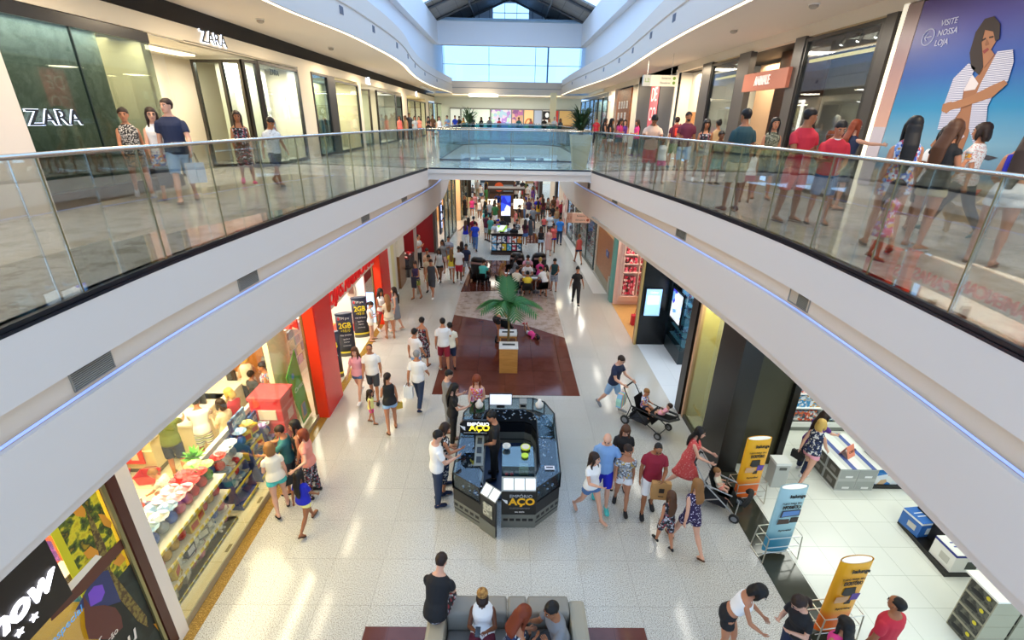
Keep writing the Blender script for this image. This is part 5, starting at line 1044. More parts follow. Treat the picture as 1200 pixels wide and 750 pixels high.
S('wall_left',B().box(-6,-3.7,37.6,37.75,0,4.2),mat('#e2b888',.6)); lfront(37.8,42,-3.65,-3.5,'glass shopfront framed in gold further along on the left',(.0,.5,1.0),GL,None); S('wall_left',B().box(-5.6,-5.5,34.3,50,0,4.2),mat('#d8a870',.6))
t=T('product_shelf','tall yellow product shelf in the shop at the far left','shelf',(-4.5,43.5,0)); B().box(-.35,.35,-.4,1.4,0,2.6).o('carcass',mat('#6b4a20',.5),t)
for i in range(5): B().box(-.3,.37,-.42,-.38,.2+i*.46,.55+i*.46).o('goods_row',mat('#f0a51e',.5),t)
S('wall_left',B().box(-4.6,-3.5,46.5,46.7,0,4.2),mat('#1d1916',.5)); S('wall_left',B().prism([(-3.6,42.2,.0),(-3.3,46.4,0),(-4.5,46.4,0),(-4.5,42.2,0)],(0,0,.5)),mat('#e5c48c',.5)); S('wall_left',B().box(-3.4,-3.2,50,52,0,4.5),mat('#e8e2d2',.6))
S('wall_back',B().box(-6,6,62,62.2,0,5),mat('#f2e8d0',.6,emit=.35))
for i,(x,c) in enumerate(((-2.9,'#28343c'),(-1.6,'#f3eedd'),(.2,'#3a2a22'),(1.4,'#f6efdc'),(2.9,'#a87a4a'))):
    t=T('shopfront',('dark doorway at the far lower end on the left','bright cream shopfront at the far lower end','dark brown shopfront in the middle of the far lower end','bright shopfront right of the middle at the far lower end','tan shopfront at the far lower right end')[i],'shopfront',(x,61.9,0)); B().box(-.6,.6,-.08,0,0,3).o('window',mat(c,.5,emit=.3 if c[1]=='f' else 0),t); B().box(-.68,.68,-.12,-.02,3,3.15).o('header',mat('#8a8378'),t)
# ================================================================ LOWER LEVEL, RIGHT SIDE
S('ceiling',B().box(5.2,13,-2,34,3.95,4.05),mat('#f2f2ec',.6)); S('wall_right',B().box(12.9,13,-2,34,0,4),mat('#e8eae4',.6))
S('wall_right',B().box(5.4,9.2,8.65,8.72,3.45,4.0),BLK); S('trim_19',B().box(4.95,5.4,-2,9.2,3.55,4.2),mat('#14110f',.4))
# electronics shop: black pillar and white wall shelving with goods
t=T('pillar','wide matt black pillar at the corner of the electronics shop','pillar',(4.95,8.7,0)); B().box(0,.45,.0,1.05,0,4).o('front_cladding',mat('#161412',.35),t); B().box(.45,1.45,.3,1.05,0,4).o('side_cladding',mat('#3a3722',.35),t); B().box(1.45,1.6,.2,1.05,0,4).o('edge_post',mat('#0f0e0d',.3),t)
t=T('wall_shelving','white wall shelving unit full of small packed goods','shelving',(6.75,10.35,0)); W2=mat('#f6f8f4',.5); B().box(0,3.2,.35,.42,.15,3.6).o('back_panel',W2,t); B().box(0,3.2,-.05,.4,.15,.3).o('plinth',W2,t); B().box(.0,3.2,.0,.35,0,.15).o('kick_plate',mat('#8a8f8a'),t)
for x in (0,.78,1.58,2.4,3.15): B().box(x-.05,x+.05,-.03,.4,.3,3.6).o('upright',W2,t)
GD=[pat('blot',['#2f6a3a','#d8dcd6','#3a4a5c','#5fae4c','#9ab0bc'],22,.5),pat('blot',['#c8442f','#e8e2da','#3c4c58','#e0703a','#8a9aa6'],20,.5),pat('blot',['#2c5a8a','#dfe6ea','#4f86b8','#32404c','#7fb04a'],22,.5),pat('blot',['#3a8fc0','#e8ecee','#a8b4bc','#d8a03a'],18,.5)]
for i,z in enumerate((.3,.72,1.15,1.6,2.05,2.5)):
    B().box(0,3.2,-.02,.36,z-.03,z).o('shelf_board',W2,t)
    for j,(x0,x1) in enumerate(((.06,.72),(.85,1.5),(1.66,2.32),(2.48,3.1))): B().box(x0,x1,.03,.33,z,z+.26+.04*((i+j)%3)).o('packed_goods',GD[(i*2+j)%4],t)
tag(B().box(7.95,8.5,10.32,10.5,1.15,1.42,bev=.01).o('product_box',pat('blot',['#e8e8ea','#c8442f','#2c5a9a','#f2efe8'],9,.5)),'white and red product box on the white wall shelving','box')
# stack of grey boxes
def crt(loc,rz,sx,sy,sz,c,top,front,lab,grp=None,nm='carton_box'):
    t=T(nm,lab,'box',loc,rz,grp); B().box(-sx/2,sx/2,-sy/2,sy/2,0,sz,bev=.008).o('carton',mat(c,.5),t); B().box(-sx/2+.02,sx/2-.02,-sy/2-.003,-sy/2,.04,sz-.04).o('end_print',mat(top,.5),t)
    q=B(); q.box(-sx/2-.003,-sx/2,-sy/2+.03,sy/2-.03,.03,sz-.03); q.o('side_print',mat(front,.5),t); q=B(); q.box(-sx/2-.006,-sx/2-.003,-sy*.2,sy*.2,sz*.3,sz*.65); q.o('picture',mat('#8f8a80',.5),t); B().box(-.06,.1,-sy/2-.006,-sy/2-.003,.06,.11).o('white_label',mat('#f4f4f0'),t); return t
g0=crt((7.60,8.36,0),0,.42,.44,.3,'#b9bbb4','#a3a69f','#5c584d','grey printer carton in the display stack of the electronics shop','grey cartons in the stack'); reg(g0)
for i in range(3):
    for j in range(2):
        for k in range(2):
            if (i,j,k)!=(0,0,0): dup(g0,(7.60+.43*j,8.36+.45*i,.302*k),0)
tag(B().box(7.36,8.3,8.12,9.4,.606,.615).o('top_sheet',pat('stripe',['#dfe2dc','#c9ccc6','#4a5c9a','#e4e6e0'],2.3,.5,0)),'printed sheet lying on top of the grey carton stack','sheet')
def price(loc,rz,c,lab,txt,w_=.3,h_=.26):
    t=T('price_tent',lab,'price sign',loc,rz); 
    for s_ in (-1,1): B().prism([(-w_/2,s_*.1,0),(w_/2,s_*.1,0),(w_/2,0,h_),(-w_/2,0,h_)],(0,s_*.004,0)).o('face',mat(c,.5),t)
    for i,s_ in enumerate(txt): text('lettering',s_,h_*.3,(0,-.075+.03*i*-1+.06*(1-i)*0-.012+.03*i*2,h_*(.32+.3*(1-i))-.0),(PI/2-.37,0,0),mat('#5a2a12'),t,.002)
    return t
price((7.8,8.6,.62),.5,'#f09070','orange price tent on the grey carton stack',('OFERTA','399'))
t=T('low_shelf','low black shelf with blue printed boxes in the electronics shop','shelf',(8.1,8.35,0)); t.location=(8.75,8.3,0); B().box(-.45,1.0,-.1,.5,0,.1).o('base',BLK,t); B().box(-.42,.98,-.06,.4,.1,.42).o('printed_boxes',pat('blot',['#2f7fc8','#e8eef2','#d8b48a','#f2f2ee','#4fa0d8'],6,.5),t); q=B()
for i in range(4): q.box(-.45,1.0,.1,.5,.55+i*.16,.57+i*.16)
q.o('slats',mat('#2a2a2a'),t)
# low black podium with two cartons
t=T('podium','long low black display podium on the white shop floor','podium',(8.02,5.98,0)); B().prism([(0,0,0),(1.6,0,0),(1.6,1.25,0),(.1,1.25,0)],(0,0,.1)).o('platform',mat('#12110f',.4),t); B().box(.32,.42,.55,1.2,.1,.6).o('back_stop',mat('#1c1a17',.4),t)
def pbox(loc,rz,sx,sy,sz,c,stripe,lab,pic='#3f463f'):
    t=T('appliance_box',lab,'box',loc,rz); B().box(-sx/2,sx/2,-sy/2,sy/2,0,sz,bev=.006).o('carton',mat(c,.45),t); q=B(); q.box(-sx/2-.003,sx/2,-sy/2-.003,sy/2,sz*.86,sz*.97); q.o('stripe',mat(stripe,.5),t); B().box(-.09,.12,-sy/2-.006,-sy/2-.002,sz*.2,sz*.62).o('picture',mat(pic,.5),t)
    q=B(); q.box(-sx/2-.005,-sx/2-.002,-sy*.3,sy*.1,sz*.25,sz*.6); q.o('side_print',mat('#c9c8c0'),t); q=B(); q.box(-sx*.35,sx*.2,-sy*.1,-sy*.05,sz,sz+.003); q.box(-sx*.35,sx*.05,sy*.1,sy*.15,sz,sz+.003); q.o('top_print',mat(stripe,.5),t); return t
pbox((8.42,6.22,.1),0,.66,.45,.42,'#f3f3ee','#26308c','large white printer carton on the low black podium'); pbox((9.1,6.22,.1),0,.66,.45,.42,'#f1f1ec','#26308c','white printer carton behind the first one on the podium')
pbox((8.32,7.0,.1),.12,.46,.42,.36,'#2f6ab8','#e8eef4','blue appliance carton standing on the low black podium','#d8e2ea')
# row of grey speaker cartons at the lower right corner
SG=[]
for i in range(3):
    for k in range(4):
        t=T('speaker_box',('grey product carton in the near right stack, row %s'%('one','two','three')[i]) ,'box',(7.55+.5*i-.0,4.92-.0*i,.27*k),0,'cartons in near right stack row %d'%(i+1)); B().box(-.22,.22,-.22,.22,0,.265,bev=.006).o('carton',mat('#a9a68e',.5),t); B().box(-.225,-.22,-.2,.2,.02,.245).o('side_print',pat('noise',['#4a4a40','#2c2c28','#5f5e50'],9,.5),t); B().ball((-.226,-.1,.19),(.004,.035,.035),10,6).o('yellow_mark',mat('#e0cf2a'),t); B().ball((-.226,.04,.11),(.004,.12,.045),10,6).o('picture',mat('#191a1a'),t)
t=T('board','white display board lying on the near right carton stack','board',(8.05,4.95,1.085)); B().box(-.75,.75,-.27,.27,0,.03).o('board',mat('#f4f4ea'),t); B().box(-.2,.1,-.15,.2,.03,.035).o('yellow_sheet',mat('#f0e04a'),t)
price((7.75,5.0,1.12),.3,'#f08a4a','large orange price tent on the near right stack',('OFERTA','899'),.42,.36)
t=T('printer','dark printer at the edge of the near right stack','printer',(8.62,5.0,1.12)); B().box(-.2,.2,-.2,.2,0,.2,bev=.02).o('body',mat('#25272a',.4),t); B().box(-.16,.16,-.15,.18,.2,.22).o('lid',mat('#6f7f7a',.3),t); B().box(-.12,.12,-.24,-.2,.03,.05).o('tray',mat('#1a1b1d'),t)
# three banners on wire stands
def banner(loc,rz,c1,c2,c3,lab,word,pic):
    t=T('banner_stand',lab,'banner stand',loc,rz); m,n,l,bs=base('banner_print'); tc=n.new('ShaderNodeTexCoord'); s=n.new('ShaderNodeSeparateXYZ'); l.new(tc.outputs['Object'],s.inputs[0]); q=n.new('ShaderNodeMapRange'); q.inputs['From Min'].default_value=.1; q.inputs['From Max'].default_value=1.6; l.new(s.outputs[2],q.inputs[0]); r=ramp(n,[(0,c3),(.22,c3),(.34,c2),(1,c1)],'LINEAR'); l.new(q.outputs[0],r.inputs[0]); l.new(r.outputs[0],bs.inputs['Base Color']); bs.inputs['Roughness'].default_value=.4
    b=B(); K=[]
    for z in (.12,1.62): K.append([V(.27*math.cos(a),.075*math.sin(a),z) for a in frange(0,2*PI,24)[:-1]])
    b.loft(K,False); b.o('printed_panel',m,t,True); q=B(); q.loft([[V(.245*math.cos(a),.06*math.sin(a),z) for a in frange(0,2*PI,24)[:-1]] for z in (.13,1.615)]); q.o('white_core',mat('#fbfbf6'),t)
    q=B()
    for z in (.34,.56): q.tube([(-.33,.16,z),(-.33,-.16,z),(.33,-.16,z),(.33,.16,z),(-.33,.16,z)],.011,6)
    for x in (-.33,.33):
        for y in (-.16,.16): q.tube([(x,y,.56),(x*1.08,y*1.2,0)],.011,6)
        q.tube([(x*1.08,-.19,.01),(x*1.08,.19,.01)],.011,6)
    q.tube([(-.33,-.1,.14),(.33,-.1,.14)],.008,6); q.tube([(-.33,.1,.14),(.33,.1,.14)],.008,6); q.o('wire_frame',mat('#c9c6ba',.3,.9),t)
    Yf=-.083
    text('lettering','kalunga',.105,(.05,Yf,1.46),TOCAM,mat('#1d1a16'),t,.002,sx=.95,bold=.003); text('lettering','TUDO PARA SEU',.05,(-.02,Yf,1.30),TOCAM,mat('#1d1a16'),t,.002); text('lettering',word,.105,(.0,Yf,1.21),TOCAM,mat('#1d1a16'),t,.002,sx=.52,bold=.003); text('lettering','Aproveite!',.06,(.0,Yf,.66),TOCAM,mat('#1d1a16'),t,.002)
    if pic=='office':
        for nm,pts,c in (('chair_print',((-.12,.98),(-.10,1.12),(.08,1.12),(.1,.98),(.04,.94),(-.06,.94)),'#1f1d1c'),('case_print',((-.2,.80),(-.19,.93),(.02,.93),(.02,.80)),'#d8a878'),('paper_print',((.05,.84),(.06,.98),(.2,.97),(.18,.84)),'#5a3f9a'),('phone_print',((-.02,.76),(.0,.84),(.08,.84),(.08,.76)),'#222222')):
            B().prism([(x,Yf+.002-(.001 if nm!='chair_print' else 0),z) for x,z in pts],(0,.004,0)).o(nm,mat(c),t)
    else:
        for nm,pts,c in (('monitor_print',((-.18,.98),(-.16,1.14),(.2,1.14),(.2,1.0)),'#2b2b30'),('screen_print',((-.15,1.0),(-.14,1.12),(.18,1.12),(.18,1.02)),'#5a8ac8'),('laptop_print',((-.2,.82),(-.18,.93),(.02,.93),(.04,.82)),'#4a3a34'),('printer_print',((.04,.84),(.05,.96),(.2,.96),(.2,.84)),'#2a2624')):
            B().prism([(x,Yf+.002-(.002 if 'screen' in nm else 0),z) for x,z in pts],(0,.004,0)).o(nm,mat(c),t)
    return t
banner((5.22,7.86,0),.12,'#f2b21c','#f3a81c','#ee6a1e','orange office banner on a wire stand beside the black pillar','ESCRIT\u00d3RIO','office'); banner((5.16,6.48,0),.12,'#a9d2dc','#9acbd6','#3f8fae','pale blue computer banner on a wire stand','INFORM\u00c1TICA','pc'); banner((5.25,4.98,0),.12,'#f2b21c','#f3a81c','#ee6a1e','orange office banner on a wire stand nearest the camera','ESCRIT\u00d3RIO','office')
t=T('trash_bin','grey box bin standing behind the first orange banner','bin',(6.15,8.35,0)); B().box(-.16,.16,-.14,.14,0,.62,bev=.01).o('body',mat('#b5b7b0',.4),t); B().box(-.17,.17,-.15,.15,.62,.68).o('lid',mat('#e4e6e0'),t); B().box(-.08,.08,-.155,-.15,.5,.57).o('slot',mat('#5a5c58'),t)
# vitrine beside the pillar
t=T('shop_window','cream lit vitrine behind glass left of the black pillar','shop window',(4.95,9.78,0)); B().box(-.01,.01,0,1.15,.12,4).o('pane',glass('#eef3e4',.06),t); B().box(-.04,.04,0,1.2,0,.12).o('plinth',mat('#4a4638'),t); B().box(-.05,.05,1.1,1.2,0,4).o('tan_post',mat('#c9a27c',.4),t); text('lettering','Outline',.16,(-.02,.4,.72),ONRIGHT,mat('#b9a24a',.4),t,.002,shear=.1)
S('wall_right',B().box(5.45,5.5,9.78,11.0,.0,4),mat('#fbf6d8',.5)); S('wall_right',B().box(5.0,5.5,10.98,11.05,0,4),mat('#e8d889',.5))
S('wall_right',B().box(4.86,5.0,11.05,11.4,0,4),mat('#17120f',.3))
# dark screen shop
S('wall_right',B().box(4.78,5.75,15.48,15.56,0,4),mat('#0b0e12',.25)); S('wall_right',B().box(8.9,9,11.3,15.5,0,4),mat('#10151c',.3)); S('wall_right',B().box(5.7,9,15.5,15.55,0,4),mat('#0c1016',.3))
t=T('wall_screen','tall bright blue white screen on the black wall of the screen shop','screen',(5.16,15.46,1.15)); B().box(-.3,.3,-.05,0,0,1.05).o('bezel',BLK,t); B().box(-.27,.27,-.055,-.05,.03,1.02).o('display',mat('#9fcdf8',.4,emit=1.5),t); q=B(); q.box(-.2,.2,-.06,-.055,.45,.78); q.o('panel_print',mat('#e8f4ff',.4,emit=1.4),t); text('lettering','Galaxy',.1,(0,-.06,.9),TOCAM,mat('#f4f8ff',.5,emit=1.5),t,.002)
t=T('glass_display_case','dark glass display case full of small coloured gadgets','display case',(5.78,13.95,0)); B().box(0,.9,0,1.45,.0,.5).o('base',mat('#1c2a30',.3),t); q=B(); q.box(0,.01,0,1.45,.5,2.6); q.box(0,.9,0,.01,.5,2.6); q.o('pane',glass('#bcd8e0',.12),t); B().box(.86,.9,0,1.45,.5,2.6).o('back_panel',mat('#12222a',.4),t)
for i in range(5):
    B().box(.1,.86,.05,1.4,.6+i*.36,.62+i*.36).o('shelf',mat('#9fc8d4',.2,emit=.3),t); q=B()
    for j in range(7): q.box(.15+random.uniform(0,.3),.4+random.uniform(0,.3),.08+j*.19,.2+j*.19,.62+i*.36,.72+i*.36+random.uniform(0,.12))
    q.o('gadgets',pat('blot',['#2f9ad0','#e8f0f4','#3a5a8a','#d84a8a','#9fe0e8','#1c3a4c'],13,.4),t)
t=T('lit_poster','bright white and blue backlit poster in the screen shop','poster',(5.77,14.1,1.3)); B().box(-.03,0,.15,1.1,0,1.0).o('backlit_panel',pat('blot',['#e8f4ff','#f4f8ff','#6fa8f0','#4a4ae0','#dceaf8'],3.5,.4,emit=1.2),t); q=B(); q.box(-.04,.01,.1,.15,-.05,1.05); q.box(-.04,.01,1.1,1.15,-.05,1.05); q.box(-.04,.01,.1,1.15,1.0,1.05); q.box(-.04,.01,.1,1.15,-.05,0); q.o('frame',BLK,t)
t=T('ceiling_light','long white light panel in the ceiling of the screen shop','lamp',(5.45,13.4,3.9)); B().box(-.15,.15,-.5,1.1,-.03,0).o('diffuser',mat('#ffffff',.5,emit=10),t); B().box(-.18,.18,-.53,1.13,0,.03).o('housing',BLK,t)
# pink shop
t=T('door_frame','gold edged wooden door frame between the pink shop and the screen shop','frame',(4.72,15.5,0)); B().box(-.04,.03,-.04,.1,0,4).o('gold_post',mat('#c9a86a',.3,.6),t); B().box(-.03,.12,.1,.2,0,4).o('wood_post',wood('#7a4a22','#9a6a38'),t)
S('wall_right',B().box(4.75,8.5,19.55,19.65,0,4),mat('#f6cfc0',.6)); S('wall_right',B().box(7.5,7.6,15.6,19.6,0,4),mat('#f8d8c8',.6)); 
t=T('pink_display_wall','pink display niches with bags and towels in the pink shop','display',(4.95,19.5,0)); PK=mat('#f9d9cd',.5); B().box(-.05,1.35,-.06,0,.2,3.6).o('back_panel',PK,t)
for z,h in ((.55,1.0),(1.62,.32),(2.0,.3),(2.4,.5)):
    for j,x0 in enumerate((.02,.68)):
        q=B(); q.box(x0,x0+.6,-.4,-.06,z-.03,z); q.box(x0-.02,x0,-.4,-.06,z-.03,z+h); q.o('niche',PK,t); q=B(); random.seed(int(z*10)+j)
        if z==.55:
            for k in range(5): q.box(x0+.05+k*.105,x0+.13+k*.105,-.36,-.16,z+.08*random.random(),z+.85)
        else:
            for k in range(3): q.box(x0+.05+k*.18,x0+.18+k*.18,-.36,-.15,z,z+h*random.uniform(.5,.85),bev=.02)
        q.o('goods',pat('blot',['#c8284a','#e8899a','#f4dcd8','#a82038','#d85a70','#3a2a2a'],11,.6),t)
t=T('tote_bag','red printed tote bag standing on the wood floor of the pink shop','bag',(5.3,17.3,0)); B().prism([(-.28,-.12,0),(.28,-.12,0),(.28,.12,0),(-.28,.12,0)],(0,0,.42)).o('body',mat('#d0283c',.6),t); q=B()
for y in (-.12,.12): q.tube([(-.14,y,.42),(-.1,y,.62),(.1,y,.62),(.14,y,.42)],.012,6)
q.o('handle',mat('#b01f30'),t); B().box(-.15,.15,-.127,-.121,.12,.3).o('white_print',mat('#f4e4e2'),t)
t=T('column','teal painted column between the pink shop and the wood panel','column',(4.72,19.95,0)); B().box(-.07,.13,-.15,.2,0,4).o('teal_face',mat('#6fb0a4',.5),t); B().box(.13,.2,-.2,.0,0,4).o('cream_edge',mat('#f2e2b0'),t)
S('wall_right',B().box(4.8,4.95,20.3,24.4,.45,2.6),wood('#9a5a24','#b8743a',2.5)); S('wall_right',B().box(4.78,4.95,20.3,24.4,2.6,4),mat('#efc48a',.6)); S('wall_right',B().box(4.78,4.95,20.3,24.4,0,.45),mat('#a09a88',.6)); S('wall_right',B().box(4.74,4.96,24.4,24.6,0,4),mat('#d8c9b4'))
t=T('door_plaque','small blue plaque on the lower wood panel wall','sign',(4.79,21.8,1.55)); B().box(-.01,.01,-.3,.3,0,.3).o('plate',mat('#4a5a98'),t); B().box(-.013,-.01,-.12,.12,.06,.24).o('figures',mat('#8a98c8'),t)
t=T('fire_extinguisher_cabinet','slim grey cabinet at the foot of the wood panel wall','cabinet',(4.76,20.7,0)); B().box(-.04,.04,-.12,.12,.1,.9).o('box',mat('#a8a89e',.4),t); B().box(-.045,-.04,-.09,.09,.2,.8).o('door',mat('#c2c2b8'),t)
# long white shopfront with stickers and goods
t=lfront(33.2,24.7,4.22,4.72,'long glass shopfront with white display of decorated goods on the right',(.01,.25,.5,.75,.99),glass('#f2f5f4',.06),None); 
S('wall_right',B().prism([(4.75,33.2,0),(5.25,24.7,0),(5.35,24.7,0),(4.85,33.2,0)],(0,0,4)),mat('#fbf8f2',.5))
t=T('display_shelf','white display shelves with many small pink and grey goods','shelf',(5.08,25.0,0)); ang=math.atan2(-.5,8.5)
t.rotation_euler.z=-ang if False else math.atan2(.5,8.5); 
B().box(-.35,.0,0,8,0,.3).o('plinth',mat('#ffffff',.5),t)
for i in range(6):
    B().box(-.3,.02,0,8,.5+i*.5,.52+i*.5).o('shelf_board',mat('#ffffff',.4),t); q=B(); random.seed(30+i)
    for j in range(30): y=.1+j*.262; q.box(-.27,-.27+random.uniform(.12,.2),y,y+random.uniform(.1,.2),.52+i*.5,.52+i*.5+random.uniform(.14,.36))
    q.o('goods_row',pat('blot',['#e8cfd0','#b8bcc2','#f4f2ee','#d88a94','#8a929c','#f0e6e2','#c8585a'],7,.6),t)
t=T('vertical_sign','vertical black letters on the white shopfront glass','sign',(4.25,30.2,.3)); 
for i,s_ in enumerate('IMAGINA'): text('letters',s_,.34,(-.02,0,2.3-.35*i),ONRIGHT,mat('#2a2a2c'),t,.01)
B().box(.0,.02,-.2,.2,0,2.6).o('backing',mat('#f4f4f2',.5),t)
S('wall_right',B().box(4.4,4.6,36.2,37.4,0,4.5),wood('#a86428','#c07a3a',3)); S('wall_right',B().box(4.45,4.6,37.5,42,0,4.5),mat('#f4e6d8',.6)); S('wall_right',B().box(4.2,4.4,42,43.2,0,4.5),mat('#2a2622',.4)); S('wall_right',B().box(4.2,4.4,43.2,48,0,4.5),mat('#f6e8d6',.6)); S('wall_right',B().box(3.3,3.6,50,55,0,4.5),mat('#3a2a20',.5)); S('wall_right',B().box(4.2,4.3,33.3,36.2,0,4.2),pat('blot',['#e0b0a8','#f4eee8','#c87a7a','#8a6a5a','#e8d8d0'],2.2,.6))

# ================================================================ KIOSK
def frames(b,y0,y1,x,w_,n): pass
K0=(0.1,8.5,0)
t=T('kiosk','dark octagonal steel jewellery kiosk in the middle of the walkway','kiosk',K0); KB=mat('#101317',.35); KG=mat('#7d7f78',.4,.3); KT=mat('#16222e',.3); LED=mat('#9fd0ff',.5,emit=2.2)
def kp(x,y): return V(x-.1,y-8.5,0)
# counter segments (outer edge list, clockwise from the front right)
OUT=[(.64,7.05),(1.14,7.5),(1.2,9.55),(1.0,10.05),(.72,10.22),(-.4,10.22),(-.75,10.05),(-.98,9.55),(-1.02,7.45),(-.46,7.02)]
INN=[(.64,7.45),(.74,7.75),(.76,9.3),(.66,9.6),(.5,9.7),(-.3,9.7),(-.45,9.6),(-.52,9.3),(-.55,7.75),(-.42,7.5)]
NAMES=['front_right_corner','right_counter','back_right_corner','back_right_counter','back_counter','back_left_counter','back_left_corner','left_counter','front_left_corner']
def seg(i,z0,z1,nm,m,ins=0.0):
    a,b_,c,d=[kp(*p) for p in (OUT[i],OUT[i+1],INN[i+1],INN[i])]
    k=(a+b_+c+d)/4; q=[k+(p-k)*(1-ins)+V(0,0,z0) for p in (a,b_,c,d)]; return B().prism(q,(0,0,z1-z0)).o(nm,m,t)
for i in range(9):
    seg(i,0,.10,'plinth',KG,.03); seg(i,.10,.14,'led_strip',mat('#2a2c2c'),.02); seg(i,.14,.34,'grey_band',KG); seg(i,.34,.62,'body',KB)
    hi=i in(1,7); seg(i,.62,.66,'display_tray',mat('#080b11',.65,0,.15)); 
    q=B(); a,b_,c,d=[kp(*p) for p in (OUT[i],OUT[i+1],INN[i+1],INN[i])]; random.seed(40+i); n=int((10 if i in(0,2,6,8) else 5)+(16 if i in(1,4) else 6)*(b_-a).length)
    for k in range(n):
        u,v=random.uniform(.08,.92),random.uniform(.12,.88); p=(a*(1-u)+b_*u)*(1-v)+(d*(1-u)+c*u)*v; q.ball((p.x,p.y,.68),(.025,.018,.02),6,4)
    q.o('jewellery',pat('blot',['#c8d4e4','#5f86b8','#dfe6ee','#2f4f80','#3f5f90','#8a7a50'],30,.25),t)
    q=B(); q.prism([a+V(0,0,.66),b_+V(0,0,.66),(b_*.985+c*.015)+V(0,0,.66),(a*.985+d*.015)+V(0,0,.66)],(0,0,.33)); q.prism([p+V(0,0,.985) for p in (a,b_,c,d)],(0,0,.012)); q.o('glass_top',glass('#e4eef4',.03,.15),t)
    q=B()
    for p,r_ in ((a,1),(b_,1)): q.box(p.x-.015,p.x+.015,p.y-.015,p.y+.015,.62,1.0)
    for p0,p1 in ((a,b_),(d,c)): q.tube([p0+V(0,0,1.0),p1+V(0,0,1.0)],.014,6)
    q.o('edge_frame',KB,t)
    # film strip windows in the grey band
    q=B(); e=(b_-a); m_=max(3,int(e.length/.13)); nrm=V(e.y,-e.x,0).normalized()*.004
    if i!=0: nrm=nrm
    for k in range(m_):
        p0=a+e*((k+.18)/m_)+nrm; p1=a+e*((k+.82)/m_)+nrm; q.prism([p0+V(0,0,.20),p1+V(0,0,.20),p1+V(0,0,.27),p0+V(0,0,.27)],nrm*.5)
    q.o('strip_windows',BLK,t)
# front panel with lettering, front left door panel standing open
q=B(); q.box(-.14,.54,-1.47,-1.40,.0,.34); q.o('front_base',KG,t); q=B(); q.box(-.14,.54,-1.46,-1.38,.34,.92); q.o('front_panel',mat('#121314',.3),t); q=B(); q.prism([(-.14,-1.46,.92),(.54,-1.46,.92),(.54,-1.22,1.06),(-.14,-1.22,1.06)],(0,.0,.012)); q.o('film_strip',mat('#a4a6a0',.4),t)
q=B()
for k in range(3): q.prism([(-.10+k*.215,-1.44,.937),(.09+k*.215,-1.44,.937),(.09+k*.215,-1.25,1.048),(-.10+k*.215,-1.25,1.048)],(0,-.004,.010))
q.o('white_frames',mat('#ffffff',.4,emit=.5),t)
q=B()
for k in range(5): q.box(-.1+k*.125,-.01+k*.125,-1.475,-1.47,.18,.24)
q.o('strip_windows',BLK,t)
GO=mat('#f0b21c',.4,emit=.2); WH=mat('#f4f4f4',.5,emit=.15)
text('lettering','EMP\u00d3RIO',.105,(.24,-1.465,.80),TOCAM,mat('#b9bcc0'),t,.003,sx=1.0); text('lettering','A\u00c7O',.23,(.26,-1.465,.66),TOCAM,GO,t,.004,sx=1.0,bold=.008); text('lettering','CUSTOMIZANDO',.05,(.22,-1.465,.50),TOCAM,mat('#8a8c90'),t,.002); text('lettering','seu estilo',.05,(.22,-1.465,.41),TOCAM,WH,t,.002)
def wing(o,par,s_):
    q=B()
    for k in range(5):
        z0=.14-.032*k; L=.21-.032*k; q.prism([o+V(0,-.0005*k,z0)*s_,o+V(-L*.6,-.0005*k,z0+.035)*s_,o+V(-L,-.0005*k,z0+.075-.012*k)*s_,o+V(-L*.62,-.0005*k,z0+.004)*s_,o+V(0,-.0005*k,z0-.026)*s_],(0,-.004,0))
    q.o('wing_emblem',WH,par)
wing(V(-.02,-1.465,.62),t,.55)
q=B(); q.prism([(-.56,-1.48,0),(-.26,-1.74,0),(-.22,-1.70,0),(-.52,-1.44,0)],(0,0,.9)); q.o('door_panel',mat('#15171a',.3),t)
q=B(); q.prism([(-.57,-1.49,.0),(-.25,-1.76,.0),(-.25,-1.755,.0),(-.56,-1.48,0)],(0,0,.3)); q.o('door_base',KG,t); q=B(); q.prism([(-.56,-1.49,.9),(-.25,-1.75,.9),(-.13,-1.60,1.03),(-.44,-1.34,1.03)],(0,0,.012)); q.o('film_strip',mat('#a4a6a0',.4),t); q=B()
for k in range(2):
    a=V(-.535+.155*k,-1.5-.13*k,.915); q.prism([a,a+V(.125,-.105,0),a+V(.225,.025,.11),a+V(.10,.13,.11)],(0,0,.01))
q.o('white_frames',mat('#ffffff',.4,emit=.5),t)
q=B(); q.prism([(-.49,-1.555,.45),(-.31,-1.71,.45),(-.31,-1.71,.78),(-.49,-1.555,.78)],(-.004,-.004,0)); q.o('pale_print',pat('noise',['#15171a','#cfcdb8','#8a8a7c'],9,.5),t)
# inner floor, back desk, monitor, cash register, films strips, sign
B().box(-.55,.6,-.75,1.15,.02,.05).o('inner_floor',mat('#0e2447',.4),t)
def kt(n,lab,cat,loc,rz=0): return T(n,lab,cat,loc,rz)
m=kt('monitor','white lit computer monitor on the back counter of the kiosk','monitor',(-.10,9.85,1.0)); B().box(-.28,.28,-.02,.02,.04,.36).o('bezel',BLK,m); B().box(-.265,.265,-.024,-.02,.055,.345).o('screen',mat('#e6ecfa',.4,emit=1.3),m); B().box(-.1,.1,-.08,.08,0,.015).o('foot',BLK,m); B().box(-.03,.03,.0,.02,.01,.1).o('neck',BLK,m)
m=kt('receipt_printer','small grey receipt printer beside the kiosk monitor','printer',(.45,9.85,1.0)); B().box(-.09,.09,-.12,.12,0,.16,bev=.01).o('body',mat('#8a8c88',.5),m); B().box(-.06,.06,-.125,-.12,.06,.12).o('front',BLK,m)
